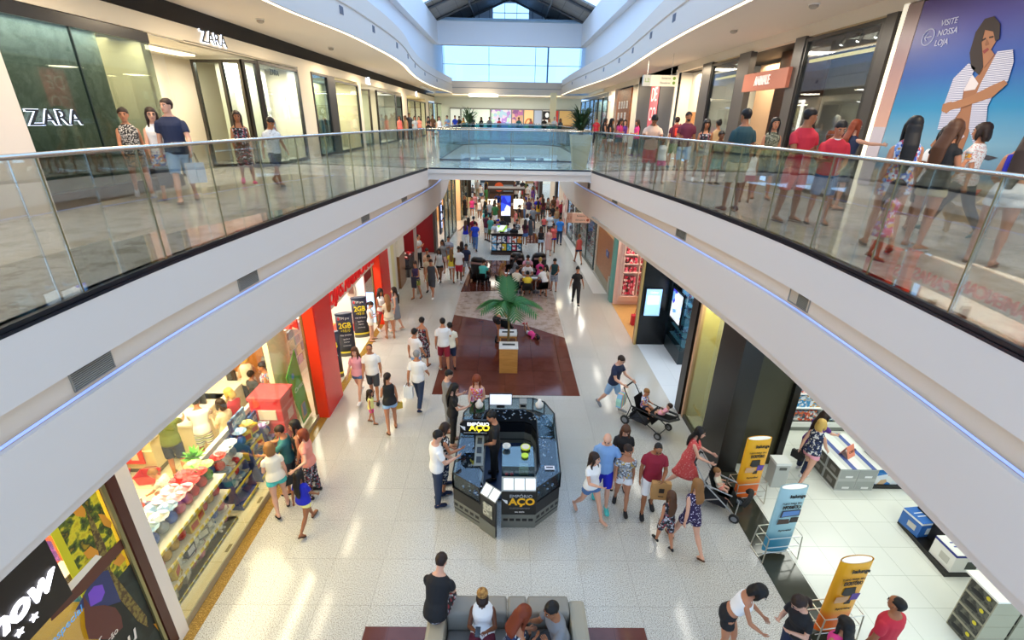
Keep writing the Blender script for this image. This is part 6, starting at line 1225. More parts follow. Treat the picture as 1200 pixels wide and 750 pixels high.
m=kt('display_bust','white jewellery bust on the back left corner of the kiosk','bust',(-.62,9.75,1.0)); B().lathe([(.05,0),(.09,.05),(.1,.12),(.05,.18),(.04,.24),(.02,.25)],n=12).o('bust',mat('#eeeae4'),m,True); B().lathe([(.07,0),(.07,.01)],n=12).o('base',BLK,m)
m=kt('display_bust','white jewellery bust on the back right corner of the kiosk','bust',(.85,9.78,1.0)); B().lathe([(.05,0),(.09,.05),(.1,.12),(.05,.18),(.04,.24),(.02,.25)],n=12).o('bust',mat('#eeeae4'),m,True); B().lathe([(.07,0),(.07,.01)],n=12).o('base',BLK,m)
m=kt('shop_sign','black eight sided sign with winged yellow lettering above the kiosk counter','sign',(-.62,8.35,1.0)); q=B(); q.prism([(-.33,0,.32),(-.25,0,.24),(.25,0,.24),(.33,0,.32),(.33,0,.52),(.25,0,.62),(-.25,0,.62),(-.33,0,.52)],(0,.05,0)); q.o('board',mat('#0c0d0e',.3),m); text('lit_letters','EMP\u00d3RIO',.11,(.06,-.008,.53),TOCAM,mat('#f4f4f4',.5,emit=1.5),m,.004,bold=.002); text('lit_letters','A\u00c7O',.2,(.09,-.008,.43),TOCAM,mat('#f3e03a',.5,emit=1.6),m,.004,bold=.006); text('lettering','CUSTOMIZANDO O ESTILO',.04,(.0,-.008,.31),TOCAM,mat('#e6e6e6'),m,.002); wing(V(-.215,-.006,.38),m,.6); q=B(); q.box(-.03,.03,0.0,.05,0,.24); q.o('post',BLK,m)
m=kt('film_strip_pillar','grey film strip shaped panel with black square holes on the kiosk left side','panel',(-.52,7.95,1.0)); q=B(); q.prism([(-.09,-.30,0),(.09,-.30,0),(.09,.42,.22),(-.09,.42,.22)],(0,0,.02)); q.o('strip',KG,m); q=B()
for k in range(3):
    y=-.24+k*.22; z=.018+.3056*(y+.30); q.prism([(-.05,y,z+.006),(.05,y,z+.006),(.05,y+.14,z+.049),(-.05,y+.14,z+.049)],(0,0,.006))
q.o('holes',BLK,m)
m=kt('glass_display_case','glass box case with small goods at the front of the kiosk','display case',(.26,7.50,0)); m.location=(.28,7.62,0); B().box(-.32,.32,-.30,.32,0,.98).o('base',mat('#1b2733',.4),m); q=B(); 
for a,b_,c,d in ((-.32,.32,-.30,-.29),(-.32,.32,.31,.32),(-.32,-.31,-.30,.32),(.31,.32,-.30,.32)): q.box(a,b_,c,d,.98,1.28)
q.box(-.32,.32,-.30,.32,1.28,1.29); q.o('pane',glass('#dcebee',.08),m)
for i,(x,y,c,lab) in enumerate(((.12,-.12,'#a9a98c','beige'),)): B().box(x-.09,x+.09,y-.08,y+.08,.98,1.16,bev=.01).o('beige_case',mat(c,.4),m)
q=B(); q.ball((-.22,-.2,1.01),(.04,.03,.03),8,6); q.ball((-.12,-.2,1.01),(.04,.03,.03),8,6); q.o('small_cups',mat('#d8505a'),m)
m=kt('wall_clock','yellow rimmed round display clock on the kiosk glass case','clock',(.44,7.86,1.292)); B().lathe([(.085,0),(.10,.03),(.10,.05)],n=20).o('rim',mat('#d4e02a',.4),m); B().lathe([(.08,.05),(.08,.053)],n=20).o('dial',mat('#d8d2be'),m)
m=kt('bowl','pale bowl on the left of the kiosk glass case','bowl',(.05,7.86,1.292)); B().lathe([(.03,0),(.08,.05),(.085,.08),(.075,.08),(.03,.02)],n=16).o('body',mat('#d2d2ca',.5),m,True)
m=kt('candle','lime green round dish beside the yellow clock on the glass case','dish',(.42,7.62,1.292)); B().lathe([(.07,0),(.075,.03),(.06,.03)],n=16).o('dish',mat('#bfe02a',.4),m)
m=kt('price_card','small white printed card on the kiosk right counter','card',(.93,7.62,.997)); B().box(-.10,.10,-.05,.05,0,.02).o('card',mat('#f0eef4'),m); B().box(-.07,.07,-.02,.02,.02,.022).o('print',mat('#3a3a4a'),m)
# ================================================================ BINS, PALM, STROLLERS
BW=wood('#b07a3a','#c9944e',3.0,.45,(1,1,9))
def bin_(loc,lab):
    t=T('recycling_bin',lab,'bin',loc); B().box(-.29,.29,-.22,.22,.0,.86).o('cabinet',BW,t); B().box(-.30,.30,-.23,.23,.86,.92,bev=.01).o('top',mat('#eef0f0',.4),t); q=B(); q.box(-.2,.2,-.06,.06,.92,.925); q.o('slot',mat('#23282c',.4),t); q=B(); q.box(-.27,.27,-.2,.2,-.0,.03); q.o('base',BLK,t); return t
bin_((.10,13.46,0),'wooden recycling bin with white slotted top nearest the kiosk'); bin_((.08,14.42,0),'wooden recycling bin with white top under the palm')
t=T('potted_palm','green palm with arching fronds in the wooden planter between the bins','palm',(.09,13.94,0)); B().box(-.27,.27,-.24,.24,0,.80).o('planter_box',BW,t); B().box(-.24,.24,-.21,.21,.80,.815).o('soil',mat('#5a3a26',.9),t)
B().tube([(0,0,.8),(.01,0,1.3),(-.01,.01,1.75),(0,.02,2.1)],[.045,.036,.03,.028],8).o('trunk',mat('#6d5a34',.8),t)
PALM=mat('#2f6a2c',.45)
for a,L,up in ((1.9,.62,1.3),(.15,1.05,.55),(.7,.85,.62),(2.9,1.0,.5),(3.5,.9,.6),(5.0,.8,.45),(5.8,.95,.5),(4.3,.7,.75)):
    d=V(math.cos(a),math.sin(a),0); q=B(); P=[V(0,0,2.05)+d*(L*u)+V(0,0,up*1.5*u-(.35+up)*u*u) if up<1 else V(0,0,2.05)+d*(L*.5*u)+V(0,0,.95*u-.12*u*u) for u in frange(0,1,12)]
    q.tube(P,[.014-.001*i for i in range(13)],5)
    for i in range(1,13):
        p=P[i]; tn=(P[i]-P[i-1]).normalized(); s_=tn.cross(V(0,0,1)); s_=s_.normalized() if s_.length>.2 else V(1,0,0); s_=V(1,0,0) if up>1 else s_; ll=.30*math.sin(PI*min(.95,(i+1)/14))+.10
        for sd in (-1,1):
            for o_ in (0,.04): e=p+s_*sd*ll+tn*ll*.6+V(0,0,-.10*ll/.3 if up<1 else 0); b0=p-tn*o_; q.grid([[b0-tn*.016,b0+tn*.016],[b0.lerp(e,.5)-tn*.028,b0.lerp(e,.5)+tn*.028],[e-tn*.003,e+tn*.003]])
    q.o('frond',PALM,t)
def wheel(b,c,r_,ax=(1,0,0),w_=.04):
    A=V(*ax)*w_/2; b.tube([V(*c)-A,V(*c)+A],r_,16)
def stroller(loc,a,lab,cloth,double=False,frame='#1b1b1d'):
    """faces +Y"""
    t=T('stroller',lab,'stroller',loc,-R(a)); FM=mat(frame,.35,.5); CL_=mat(cloth,.8); q=B(); Ls=.55 if double else .35
    for s_ in (-1,1):
        q.tube([(s_*.25,-.45,.98),(s_*.26,-.2,.62),(s_*.26,.25,.30),(s_*.24,Ls+.1,.12)],.014,8); q.tube([(s_*.26,-.2,.62),(s_*.27,-.32,.14)],.014,8); q.tube([(s_*.26,.1,.40),(s_*.27,-.32,.14)],.012,8); q.tube([(s_*.26,-.2,.62),(s_*.24,.32 if not double else .5,.58)],.014,8)
    q.tube([(-.27,-.32,.14),(.27,-.32,.14)],.012,8); q.tube([(-.24,Ls+.1,.12),(.24,Ls+.1,.12)],.012,8); q.o('frame',FM,t)
    q=B(); q.tube([(-.25,-.45,.98),(-.22,-.5,1.02),(.22,-.5,1.02),(.25,-.45,.98)],.02,8); q.o('handle',mat('#262628',.7),t)
    for s_ in (-1,1):
        for y,r_ in ((-.32,.13),(Ls+.1,.10)):
            w=B(); wheel(w,(s_*.29,y,r_),r_); w.o('wheel',mat('#1a1a1b',.6),t); w=B(); wheel(w,(s_*.29,y,r_),r_*.6,(1,0,0),.046); w.o('hub',mat('#9a9ca0',.4,.4),t) if False else w.o('hub',mat('#8a8c90',.4,.4),t)
    q=B(); q.grid([[(-.2,-.20,.86),(.2,-.20,.86)],[(-.21,-.08,.56),(.21,-.08,.56)],[(-.21,.05,.46),(.21,.05,.46)],[(-.2,.28,.46),(.2,.28,.46)],[(-.18,.40,.26),(.18,.40,.26)]]); e=bmesh.ops.solidify(q.b,geom=list(q.b.faces),thickness=.035); q.o('seat',CL_,t,True)
    if double: q=B(); q.grid([[(-.2,.30,.62),(.2,.30,.62)],[(-.2,.45,.50),(.2,.45,.50)],[(-.2,.8,.56),(.2,.8,.56)],[(-.15,.95,.68),(.15,.95,.68)]]); bmesh.ops.solidify(q.b,geom=list(q.b.faces),thickness=.05); q.o('front_bassinet',CL_,t,True); q=B(); q.tube([(-.22,.35,.6),(-.22,.85,.62),(0,1.0,.66),(.22,.85,.62),(.22,.35,.6)],.03,8); q.o('bumper_bar',mat('#222224',.6),t)
    q=B(); q.box(-.2,.2,-.25,.25,.18,.20); q.box(-.2,.2,-.25,-.235,.2,.32); q.box(-.2,.2,.235,.25,.2,.32); q.o('basket',mat('#2a2b30',.8),t)
    return t
s1=stroller((3.67,10.56,0),135,'black double stroller with two children pushed by the man in navy','#1c1c20',True)
s2=stroller((4.50,7.70,0),125,'light framed baby stroller pushed by the woman in coral','#262420',False,'#a7a9a8')
q=B(); q.tube([(.23*math.cos(a),.55+.2*math.sin(a)*.4,.46+.16*math.sin(a)) for a in frange(0,PI,10)],.05,8); q.o('hood',mat('#1d1c1a',.8),s2)
s3=stroller((.02,15.75,0),15,'black stroller parked beside the potted palm','#17181b',False)
# ================================================================ TABLES, CHAIRS, MASSAGE CHAIRS
def chair_proto():
    t=T('cafe_chair','x','chair',(0,0,0)); q=B()
    q.grid([[V(.24*x,(-.02 if i<2 else 0)+y,z) for x in (-1,-.6,0,.6,1)] for i,(y,z) in enumerate(((.22,.45),(.05,.43),(-.12,.44),(-.2,.52),(-.23,.66),(-.25,.82)))]); 
    for v in q.b.verts:
        if v.co.z>.5: v.co.y+=.5*v.co.x*v.co.x*2.2
    bmesh.ops.solidify(q.b,geom=list(q.b.faces),thickness=.025); q.o('shell',mat('#141416',.5),t,True)
    for x in (-.19,.19):
        for y in (-.16,.19): B().tube([(x,y,.43),(x*1.15,y*1.2,0)],.014,8).o('leg',STEEL,t)
    return t
ch=chair_proto(); reg(ch)
CH=[((.42,20.35,0),20,'black cafe chair at the left table, seat of the white shirted man'),((.95,20.1,0),0,'black cafe chair at the table front, seat of the person in yellow'),((1.62,20.25,0),-20,'black cafe chair at the right front of the table, pushed askew'),((-.28,21.1,0),60,'black cafe chair at the left end of the left table'),((1.62,22.1,0),180,'black cafe chair behind the table, seat of the person in pink'),((.25,22.6,0),150,'black cafe chair at the back of the far table'),((-1.15,21.45,0),20,'black cafe chair by the massage chair, seat of the person in turquoise')]
for i,(l,a,lab) in enumerate(CH):
    if i==0: ch.location=l; ch.rotation_euler.z=-R(a); ch['label']=lab; ch['group']='black cafe chairs'
    else: dup(ch,l,-R(a),lab,'black cafe chairs')
def ctable(loc,lab):
    t=T('cafe_table',lab,'table',loc); B().box(-.36,.36,-.36,.36,.71,.74,bev=.01).o('tabletop',mat('#5a4a42',.35),t); B().tube([(0,0,.03),(0,0,.71)],.03,10).o('pedestal',STEEL,t); B().lathe([(.24,0),(.24,.02),(.04,.04)],n=18).o('base',BLK,t); return t
ctable((.62,21.0,0),'square cafe table on the left of the group'); ctable((1.38,21.0,0),'square cafe table on the right of the group'); ctable((1.05,22.15,0),'square cafe table behind the other two')
for x,y,lab in ((.72,20.95,'open white menu lying on the left table'),(1.3,20.9,'white papers lying on the right table'),(.0,21.55,'white sheet held up at the back of the group')):
    tag(B().box(x-.15,x+.15,y-.11,y+.11,.742,.748).o('menu_sheet',mat('#f4f2ee')),lab,'paper')
COL.objects[-1].location.z=0
def pod(loc,a,lab):
    t=T('massage_chair',lab,'massage chair',loc,-R(a)); LB=mat('#121113',.35); q=B(); q.loft([[V(x*w_,y,z) for x,y in ((-1,.1),(-.9,-.05),(-.5,-.14),(.5,-.14),(.9,-.05),(1,.1),(.6,.12),(-.6,.12))] for w_,y,z in ((.36,0,.25),(.4,0,.6),(.4,0,.9),(.34,0,1.2),(.2,0,1.32))])
    for v in q.b.verts: v.co.y-=.30+.22*(v.co.z-.3)
    q.o('backrest',LB,t,True); q=B(); q.box(-.28,.28,-.32,.3,.30,.46,bev=.05); q.o('seat',LB,t,True); 
    for s_ in (-1,1): B().box(s_*.38-.08,s_*.38+.08,-.35,.3,.1,.62,bev=.05).o('armrest',LB,t,True); q=B(); q.box(-.24,.24,.28,.55,.1,.4,bev=.05); q.o('leg_rest',LB,t,True); q=B(); q.box(-.30,.30,-.72,-.66,1.02,1.12); q.o('pink_band',mat('#d8b0a8',.6),t); q=B(); q.box(-.3,.3,-.4,.3,0,.12); q.o('base',BLK,t)
pod((-1.3,22.7,0),15,'black massage chair with pale band on the left of the dark floor strip'); pod((.60,23.6,0),10,'black massage chair with pale band in the middle of the dark floor strip'); pod((1.62,23.7,0),-5,'black massage chair on the right of the dark floor strip')
# ================================================================ FAR KIOSKS
t=T('kiosk','far low kiosk with glass fronted shelves of coloured goods and a television','kiosk',(.0,28.0,0)); B().box(-.95,.95,-.5,.5,0,.18).o('plinth',mat('#3a2418',.4),t); B().box(-.92,.92,-.42,.5,.18,1.25).o('body',mat('#1c1512',.4),t)
GC=['#6fb4dc','#8fc4e4','#1f4a6a','#a03a2c','#e0c030','#27406a','#4fb0c8','#d88aa0','#b03a50','#c85a3a','#2a6a8a','#e0903a']
for i in range(6):
    for j in range(2): B().box(-.88+i*.3,-.64+i*.3,-.47,-.42,.28+j*.46,.66+j*.46).o('goods_panel',pat('blot',[GC[(i*2+j)%12],GC[(i*2+j)%12],'#f0f0ee'],9,.5),t)
B().box(-.96,.96,-.52,.52,1.25,1.3).o('worktop',mat('#2a1a12',.3),t)
m=T('television','bright television on top of the far low kiosk','television',(-.3,27.75,1.3)); B().box(-.32,.32,-.03,.03,.05,.45).o('bezel',BLK,m); B().box(-.3,.3,-.035,-.03,.07,.43).o('screen',pat('blot',['#e8f8ff','#f4fcff','#9ac84a','#dff4ff'],3,.4,emit=1.3),m); B().box(-.12,.12,-.06,.06,0,.05).o('foot',BLK,m)
t=T('digital_totem','tall glowing blue and white screen totem among the far crowd','totem',(-.12,37.2,0)); B().box(-.42,.42,-.12,.12,0,.5).o('base',mat('#1a1c22'),t); B().box(-.4,.4,-.1,.1,.5,2.1).o('housing',mat('#2a2c3a'),t); B().box(-.36,.36,-.11,-.1,.55,2.05).o('screen',pat('blot',['#2a3ad8','#dfe8ff','#3a5af0','#f4f8ff','#1f2ab0'],2.2,.4,emit=1.6),t)
t=T('kiosk','far square kiosk with bright white lamps behind the totem','kiosk',(-.1,39.6,0)); B().box(-1.5,1.5,-.6,.8,0,1.0).o('counter',wood('#5a3a26','#7a5236'),t); B().box(-1.5,-.75,-.65,-.6,.75,1.5).o('lamp_panel',mat('#fff6e0',.5,emit=2.0),t); B().box(.6,1.5,-.65,-.6,.75,1.55).o('lamp_panel',mat('#fff6e0',.5,emit=2.0),t); q=B()
for x in (-1.45,1.45): q.box(x-.05,x+.05,-.55,.75,1.0,2.2)
q.box(-1.5,1.5,-.6,.8,2.2,2.35); q.o('canopy',mat('#3a281e',.5),t)
t=T('kiosk','farthest dark kiosk with an orange round emblem','kiosk',(-.6,45.0,0)); B().box(-1.2,1.2,-.6,.6,0,1.1).o('counter',mat('#4a3024'),t); B().box(-1.2,1.2,-.1,.1,1.1,2.3).o('back_wall',mat('#3a2a24'),t); B().tube([(-.2,-.12,1.7),(-.2,-.14,1.7)],.42,20).o('emblem',mat('#d85a2c',.5),t); B().box(.2,1.1,-.16,-.1,1.3,1.9).o('sign_panel',mat('#7a8a9a'),t)
# ================================================================ SOFA
LE=mat('#8f8a80',.5,0,.4,0,.25,90); LB_=mat('#7d7b78',.5)
t=T('sofa','large grey leather sofa with a row of back cushions in the foreground','sofa',(.05,4.55,0))
B().box(-1.15,1.22,-.55,.48,.06,.30,bev=.03).o('base',LE,t); B().box(-1.15,-.88,-.75,.48,.06,.70,bev=.05).o('armrest',mat('#a39a86',.5),t,label='worn beige grey left armrest'); B().box(.97,1.22,-.75,.44,.06,.70,bev=.05).o('armrest',mat('#a39a86',.5),t)
for x0,x1 in ((-.88,-.30),(-.30,.03),(.03,.33),(.33,.97)): B().box(x0+.004,x1-.004,.17,.47,.28,.76,bev=.05).o('back_cushion',LE,t,True)
for x0,x1,z in ((-.87,-.46,.40),(-.46,.10,.44),(.10,.97,.44)): B().box(x0+.005,x1-.005,-.75,.17,.28,z,bev=.04).o('seat_cushion',LB_,t,True)
for x in (-1.05,1.12):
    for y in (-.65,.4): B().box(x-.04,x+.04,y-.04,y+.04,0,.07).o('foot',BLK,t)

for o in COL.objects:
    if o.name.split('.')[0] in('goods_row','packed_goods','packs','gadgets','jewellery','goods','slats','strip_windows','frame') and o.parent and o.name.split('.')[0] not in('frame','slats','strip_windows'): o['kind']='stuff'

# ================================================================ THE CROWD
PID={}
PID['u1']=person(-7.31,9.79,5.9,1.63,140,'f','walk','m','bun:n','tank:leopardw','mini:leopard','shoe:silver','woman in black and white leopard tank top and leopard miniskirt by the dark glass panel',lod=0,head=(10,0))
PID['u2']=person(-6.61,9.54,5.9,1.62,142,'f','stroll','p','long:n','tank:white','mini:floral','sandal:brown','woman in white tank top and bright floral miniskirt with glasses, beside the man in navy',lod=0,glasses=1,hl=.28)
PID['u3']=person(-6.18,9.37,5.9,1.8,150,'m','walk2','p','short:n','tee:navy','bermuda:paledenim','sandal:brown','man in navy t-shirt and pale denim shorts carrying bags past the shop entrance',lod=0,head=(40,0))
PID['u4']=person(-6.36,12.04,5.9,1.63,150,'f','walk','t','long:n','strapdress:darkfloral','none','shoe:hotpink','woman in dark floral dress in front of the white display window',lod=0,dl=.45)
PID['u5']=person(-5.60,11.98,5.9,1.52,125,'m','walk2','t','short:b','tee:specks','bermuda:navy','sandal:black','man in speckled white t-shirt and navy shorts looking down beside the white display window',lod=0,head=(0,28))
person(-7.45,35.00,5.9,1.62,190,'f','stroll','t','long:n','tank:coral','short:red','shoe:white','woman in coral tank top and red shorts at the far left gallery wall',lod=2)
person(-7.45,37.00,5.9,1.64,200,'f','stand','m','long:m','tank:tan','short:khaki','shoe:white','woman in tan tank top and khaki shorts in the far left gallery group',lod=2)
person(-7.37,38.00,5.9,1.83,180,'m','stand','t','short:b','tee:charcoal','pants:black','shoe:black','man in charcoal t-shirt and black trousers tallest in the far left gallery group',lod=2)
person(-6.63,36.20,5.9,1.6,170,'f','hold','m','long:n','tee:lightgrey','short:mustard','shoe:white','woman in light grey t-shirt and mustard shorts in the far left gallery group',lod=2)
person(-6.99,40.00,5.9,1.62,185,'f','stand','p','long:b','tee:salmon','short:darkdenim','shoe:white','woman in salmon t-shirt and dark denim shorts in the far left gallery group',lod=2)
person(-5.71,36.50,5.9,1.62,180,'f','phone','p','long:n','tank:black','short:navy','sandal:brown','woman in black tank top and navy shorts at the left end of the bridge',lod=2)
person(-6.22,42.00,5.9,1.74,190,'m','stroll','t','short:b','tee:brown','bermuda:charcoal','shoe:black','man in brown t-shirt and charcoal shorts behind the left end of the bridge',lod=2)
person(-4.92,36.30,5.9,1.65,180,'f','walk','p','long:m','tank:white','short:denim','sandal:brown','woman in white tank top and denim shorts walking towards the bridge on the left',lod=2)
person(-5.15,43.00,5.9,1.72,200,'m','cross','p','short:n','tee:sky','bermuda:navy','shoe:white','man in sky t-shirt and navy shorts leaning by the far void railing',lod=2)
person(-4.61,44.00,5.9,1.74,150,'m','stand','m','short:b','tee:blue','bermuda:grey','shoe:white','man in blue t-shirt and grey shorts by the far void railing',lod=2)
person(-4.44,46.00,5.9,1.7,0,'m','stand','d','short:b','tee:black','bermuda:navy','shoe:black','man in black t-shirt and navy shorts far behind the bridge on the left',lod=2)
person(-3.97,45.00,5.9,1.6,170,'f','stand','m','long:l','tank:mustard','short:denim','shoe:white','woman in mustard tank top and denim shorts near the distant potted palm',lod=2)
person(-3.29,47.00,5.9,1.72,210,'m','stroll','m','short:b','tee:navy','bermuda:khaki','shoe:white','man in navy t-shirt and khaki shorts right of the distant potted palm',lod=2)
person(-2.61,49.00,5.9,1.66,180,'f','stand','t','curly:b','tee:black','jeans:darkdenim','shoe:white','woman in black t-shirt and dark denim jeans far behind the bridge near its middle',lod=2)
person(-1.80,48.00,5.9,1.68,180,'m','stand','m','short:n','tee:grey','bermuda:black','shoe:black','man in grey t-shirt and black shorts far behind the bridge near its middle',lod=2)
person(-0.92,50.00,5.9,1.62,0,'f','stroll','p','pony:n','tee:red','short:denim','shoe:white','woman in red t-shirt and denim shorts far behind the bridge near its middle',lod=2)
person(0.98,49.00,5.9,1.7,180,'m','stand','t','short:b','tee:teal','bermuda:navy','shoe:white','man in teal t-shirt and navy shorts far behind the bridge near the arch shop',lod=2)
person(2.17,50.00,5.9,1.6,180,'f','stand','p','long:m','tee:coral','short:white','shoe:white','woman in coral t-shirt and white shorts far behind the bridge near the pink shop',lod=2)
person(3.29,47.00,5.9,1.74,190,'m','stand','d','short:b','tee:black','bermuda:black','shoe:black','man in black t-shirt and black shorts far behind the bridge on the right',lod=2)
person(3.41,43.00,5.9,1.62,180,'f','hold','m','long:l','tee:beige','short:denim','shoe:white','woman in beige t-shirt and denim shorts right of the second void',lod=2)
person(3.78,42.00,5.9,1.75,170,'m','stand','p','short:g','tee:lightgrey','bermuda:sky','shoe:white','man in light grey t-shirt and sky shorts right of the second void',lod=2)
person(4.48,44.00,5.9,1.66,200,'f','stand','t','long:b','tee:charcoal','short:black','shoe:black','woman in charcoal t-shirt and black shorts by the far yellow pillar',lod=2)
person(6.19,35.83,5.9,1.72,180,'m','stand','m','short:n','tee:red','pants:black','shoe:black','man in red t-shirt and black trousers beside the bushy planter',lod=2)
person(4.91,25.87,5.9,1.65,100,'f','stroll','m','long:n','tank:black','short:olive','sandal:brown','woman in black tank top and olive shorts right of the bushy planter',lod=2)
person(4.65,22.96,5.9,1.62,120,'f','hold','t','curly:b','tank:black','short:white','sandal:brown','woman in black tank top and white shorts in the group near the wood panel',lod=2)
person(5.43,24.78,5.9,1.66,150,'f','look','m','curly:n','tee:magenta','mini:charcoal','shoe:black','woman in magenta t-shirt and charcoal miniskirt in the group near the wood panel',lod=2)
person(5.84,25.48,5.9,1.62,200,'f','stand','p','long:n','tank:purple','mini:white','sandal:brown','woman in purple tank top and white miniskirt in the group near the wood panel',lod=2)
person(6.19,24.39,5.9,1.6,265,'f','holdl','m','long:n','tee:hotpink','jeans:charcoal','shoe:purple','woman in hot pink t-shirt and charcoal jeans facing left by the dark grey wall',lod=1)
PID['r7']=person(3.98,13.99,5.9,1.76,190,'m','rail','t','short:b','tee:peach','bermuda:coral','sandal:brown','man in peach t-shirt and coral shorts leaning over the right railing',lod=1,head=(0,35))
person(4.28,13.84,5.9,1.22,185,'f','stand','t','pony:b','tank:white','shorts:hotpink','sandal:black','girl in white tank top and hot pink shorts beside the man in peach',lod=1)
PID['r9']=person(6.20,18.73,5.9,1.72,5,'m','stand','m','short:n','tee:burgundy','bermuda:olive','shoe:black','man in burgundy t-shirt and olive shorts with a red backpack by the wooden door',lod=1)
person(5.21,14.79,5.9,1.8,200,'m','hold','t','short:b','tee:burgundy','bermuda:paledenim','sandal:black','man in burgundy t-shirt and pale denim shorts in front of the wooden door',lod=1,beard=1,head=(-20,0))
person(5.54,14.21,5.9,1.62,190,'f','stroll','t','curly:b','strap:darkfloral','short:grey','shoe:white','woman in dark floral top and grey shorts smiling by the narrow shop window',lod=1)
person(6.59,15.92,5.9,1.64,0,'f','stand','t','bun:b','tank:tan','short:olive','sandal:brown','woman in tan tank top and olive shorts behind the smiling one with curly hair',lod=1)
person(5.85,13.86,5.9,1.36,170,'m','stand','d','short:b','tee:black','bermuda:teal','shoe:black','boy in black t-shirt and teal shorts left of the man in dark teal',lod=1)
person(4.43,9.52,5.9,1.8,352,'m','stand','t','short:b','tee:darkteal','bermuda:khaki','shoe:burgundy','man in dark teal t-shirt and khaki shorts seen from behind at the railing',lod=0)
person(5.26,10.66,5.9,1.16,10,'f','stand','t','pony:b','tank:white','shorts:red','sandal:black','girl in white tank top and red shorts next to the man in dark teal',lod=0)
person(5.81,11.08,5.9,1.66,190,'f','hold','m','long:b','tank:camo','bermuda:charcoal','sandal:brown','woman in olive patterned tank top and charcoal shorts smiling under the terracotta sign',lod=0,hl=.3)
person(5.02,8.54,5.9,1.8,165,'m','look','t','short:b','tee:red','bermuda:coral','sandal:black','man in red t-shirt and coral shorts standing at the large shop window',lod=0,head=(-70,5),w=1.12)
person(5.46,8.35,5.9,1.63,195,'m','look','m','short:b','tee:red','bermuda:denim','sandal:black','man in red t-shirt and denim shorts with white collar, right of a bigger man',lod=0,collar=1)
person(6.80,9.94,5.9,1.66,85,'f','pointr','p','long:r','dress:navy','none','sandal:brown','woman in navy dress pointing right by the lit strip',lod=0,hl=.2,dl=.36)
person(5.24,6.54,5.9,1.66,25,'f','stroll','m','long:b','tank:floral','short:floral','sandal:brown','woman in bright floral tank top and bright floral shorts with very long black hair',lod=0,hl=.36)
person(4.80,5.95,5.9,0.96,150,'f','holdl','t','long:n','dress:pinkfloral','none','sandal:charcoal','small girl in pink floral dress holding a hand beside the long haired woman',lod=0,dl=.36)
PID['r22']=person(5.84,6.63,5.9,1.65,75,'f','carry','m','long:m','tee:black','short:khaki','sandal:silver','woman in black t-shirt and khaki shorts holding a paper cup before the beach poster',lod=0,head=(-10,12),hl=.3,sleeve=.2)
person(6.64,7.62,5.9,1.56,40,'f','stroll','t','mid:b','tee:white','bermuda:black','sandal:black','woman in white t-shirt and black shorts half hidden behind the one with the cup',lod=0)
PID['r23']=person(7.04,7.46,5.9,1.64,335,'f','walk','m','mid:n','shirt:whiteprint','pants:charcoal','shoe:teal','woman in printed white shirt and charcoal trousers walking away with a small dog',lod=0)
person(6.07,5.82,5.9,1.64,55,'f','look','m','long:n','crop:royal','short:white','sandal:brown','woman in royal crop top and white shorts leaning forward below the beach poster',lod=0,hl=.46,lean=16)
person(-7.12,8.28,0.11,1.74,335,'m','reach','m','short:b','tee:olive','bermuda:navy','shoe:grey','man in olive t-shirt and navy shorts at the checkout with the poster skirt',lod=1,lean=4)
person(-6.76,8.77,0.11,1.6,330,'m','reach','t','short:b','tee:white','bermuda:stripe','shoe:white','man in white t-shirt and striped shorts leaning on the checkout in striped shorts',lod=1)
person(-8.05,9.25,0.11,1.65,170,'f','reach','m','pony:n','tee:red','pants:black','shoe:black','woman in red t-shirt and black trousers working behind the checkout counter',lod=1)
person(-6.21,8.79,0.11,1.62,285,'f','carry','p','mid:n','tee:beige','capri:charcoal','shoe:white','woman in beige t-shirt and charcoal trousers with a dark bag behind the blue panel',lod=1)
person(-6.24,9.24,0.11,1.62,285,'f','look','p','mid:y','tee:red','short:white','shoe:white','woman in red t-shirt and white shorts blond, behind the blue panel',lod=1)
person(-6.75,7.55,0.11,1.2,265,'m','crouch','m','short:l','tee:specks','shorts:grey','bare','boy in speckled white t-shirt and grey shorts crouching on the store floor',lod=1)
person(-6.95,6.75,0.11,1.0,200,'m','crouch','m','short:n','tee:navy','shorts:darkdenim','bare','small boy in navy t-shirt and dark denim shorts crouching beside the wire card stand',lod=1)
person(-6.37,11.28,0.11,1.68,190,'f','hold','p','long:n','tee:grey','capri:charcoal','shoe:black','woman in grey t-shirt and charcoal trousers by the wall of ribbon bunting',lod=1)
person(-6.08,10.46,0.11,1.64,250,'f','stand','m','bun:n','tank:floral','short:denim','shoe:white','woman in bright floral tank top and denim shorts left of the green banner',lod=1)
person(-6.77,10.86,0.11,1.66,330,'f','look','p','mid:y','tank:cream','capri:black','shoe:black','woman in cream tank top and black trousers blond, at the far checkout',lod=1)
person(-6.10,10.85,0.11,1.6,60,'f','holdl','m','long:n','tee:pink','bermuda:burgundy','shoe:black','woman in pink t-shirt and burgundy shorts right behind the green banner',lod=1)
person(-6.54,10.61,0.11,1.3,20,'m','stand','t','short:b','tee:charcoal','shorts:grey','shoe:black','boy in charcoal t-shirt and grey shorts between the two far checkouts',lod=1)
person(-4.32,8.12,0,1.66,255,'f','hold','m','long:b','strap:black','pants:darkfloral','sandal:black','woman in black top and dark floral trousers nearest the red gift box',lod=0)
person(-4.56,8.02,0,1.62,262,'m','reach','m','short:n','tee:teal','bermuda:charcoal','sandal:black','man in teal t-shirt and charcoal shorts reaching for the blue stand',lod=0,lean=0)
person(-4.06,7.87,0,1.64,268,'f','hips','p','mid:r','blouse:salmon','pants:darkfloral','shoe:black','woman in salmon blouse and dark floral trousers hand on hip by the gift window',lod=0)
PID['w4']=person(-4.53,7.41,0,1.63,325,'f','holdl','p','mid:l','blouse:cream','short:turquoise','sandal:black','woman in cream blouse and turquoise shorts with black crossbody bag at the gift window',lod=0)
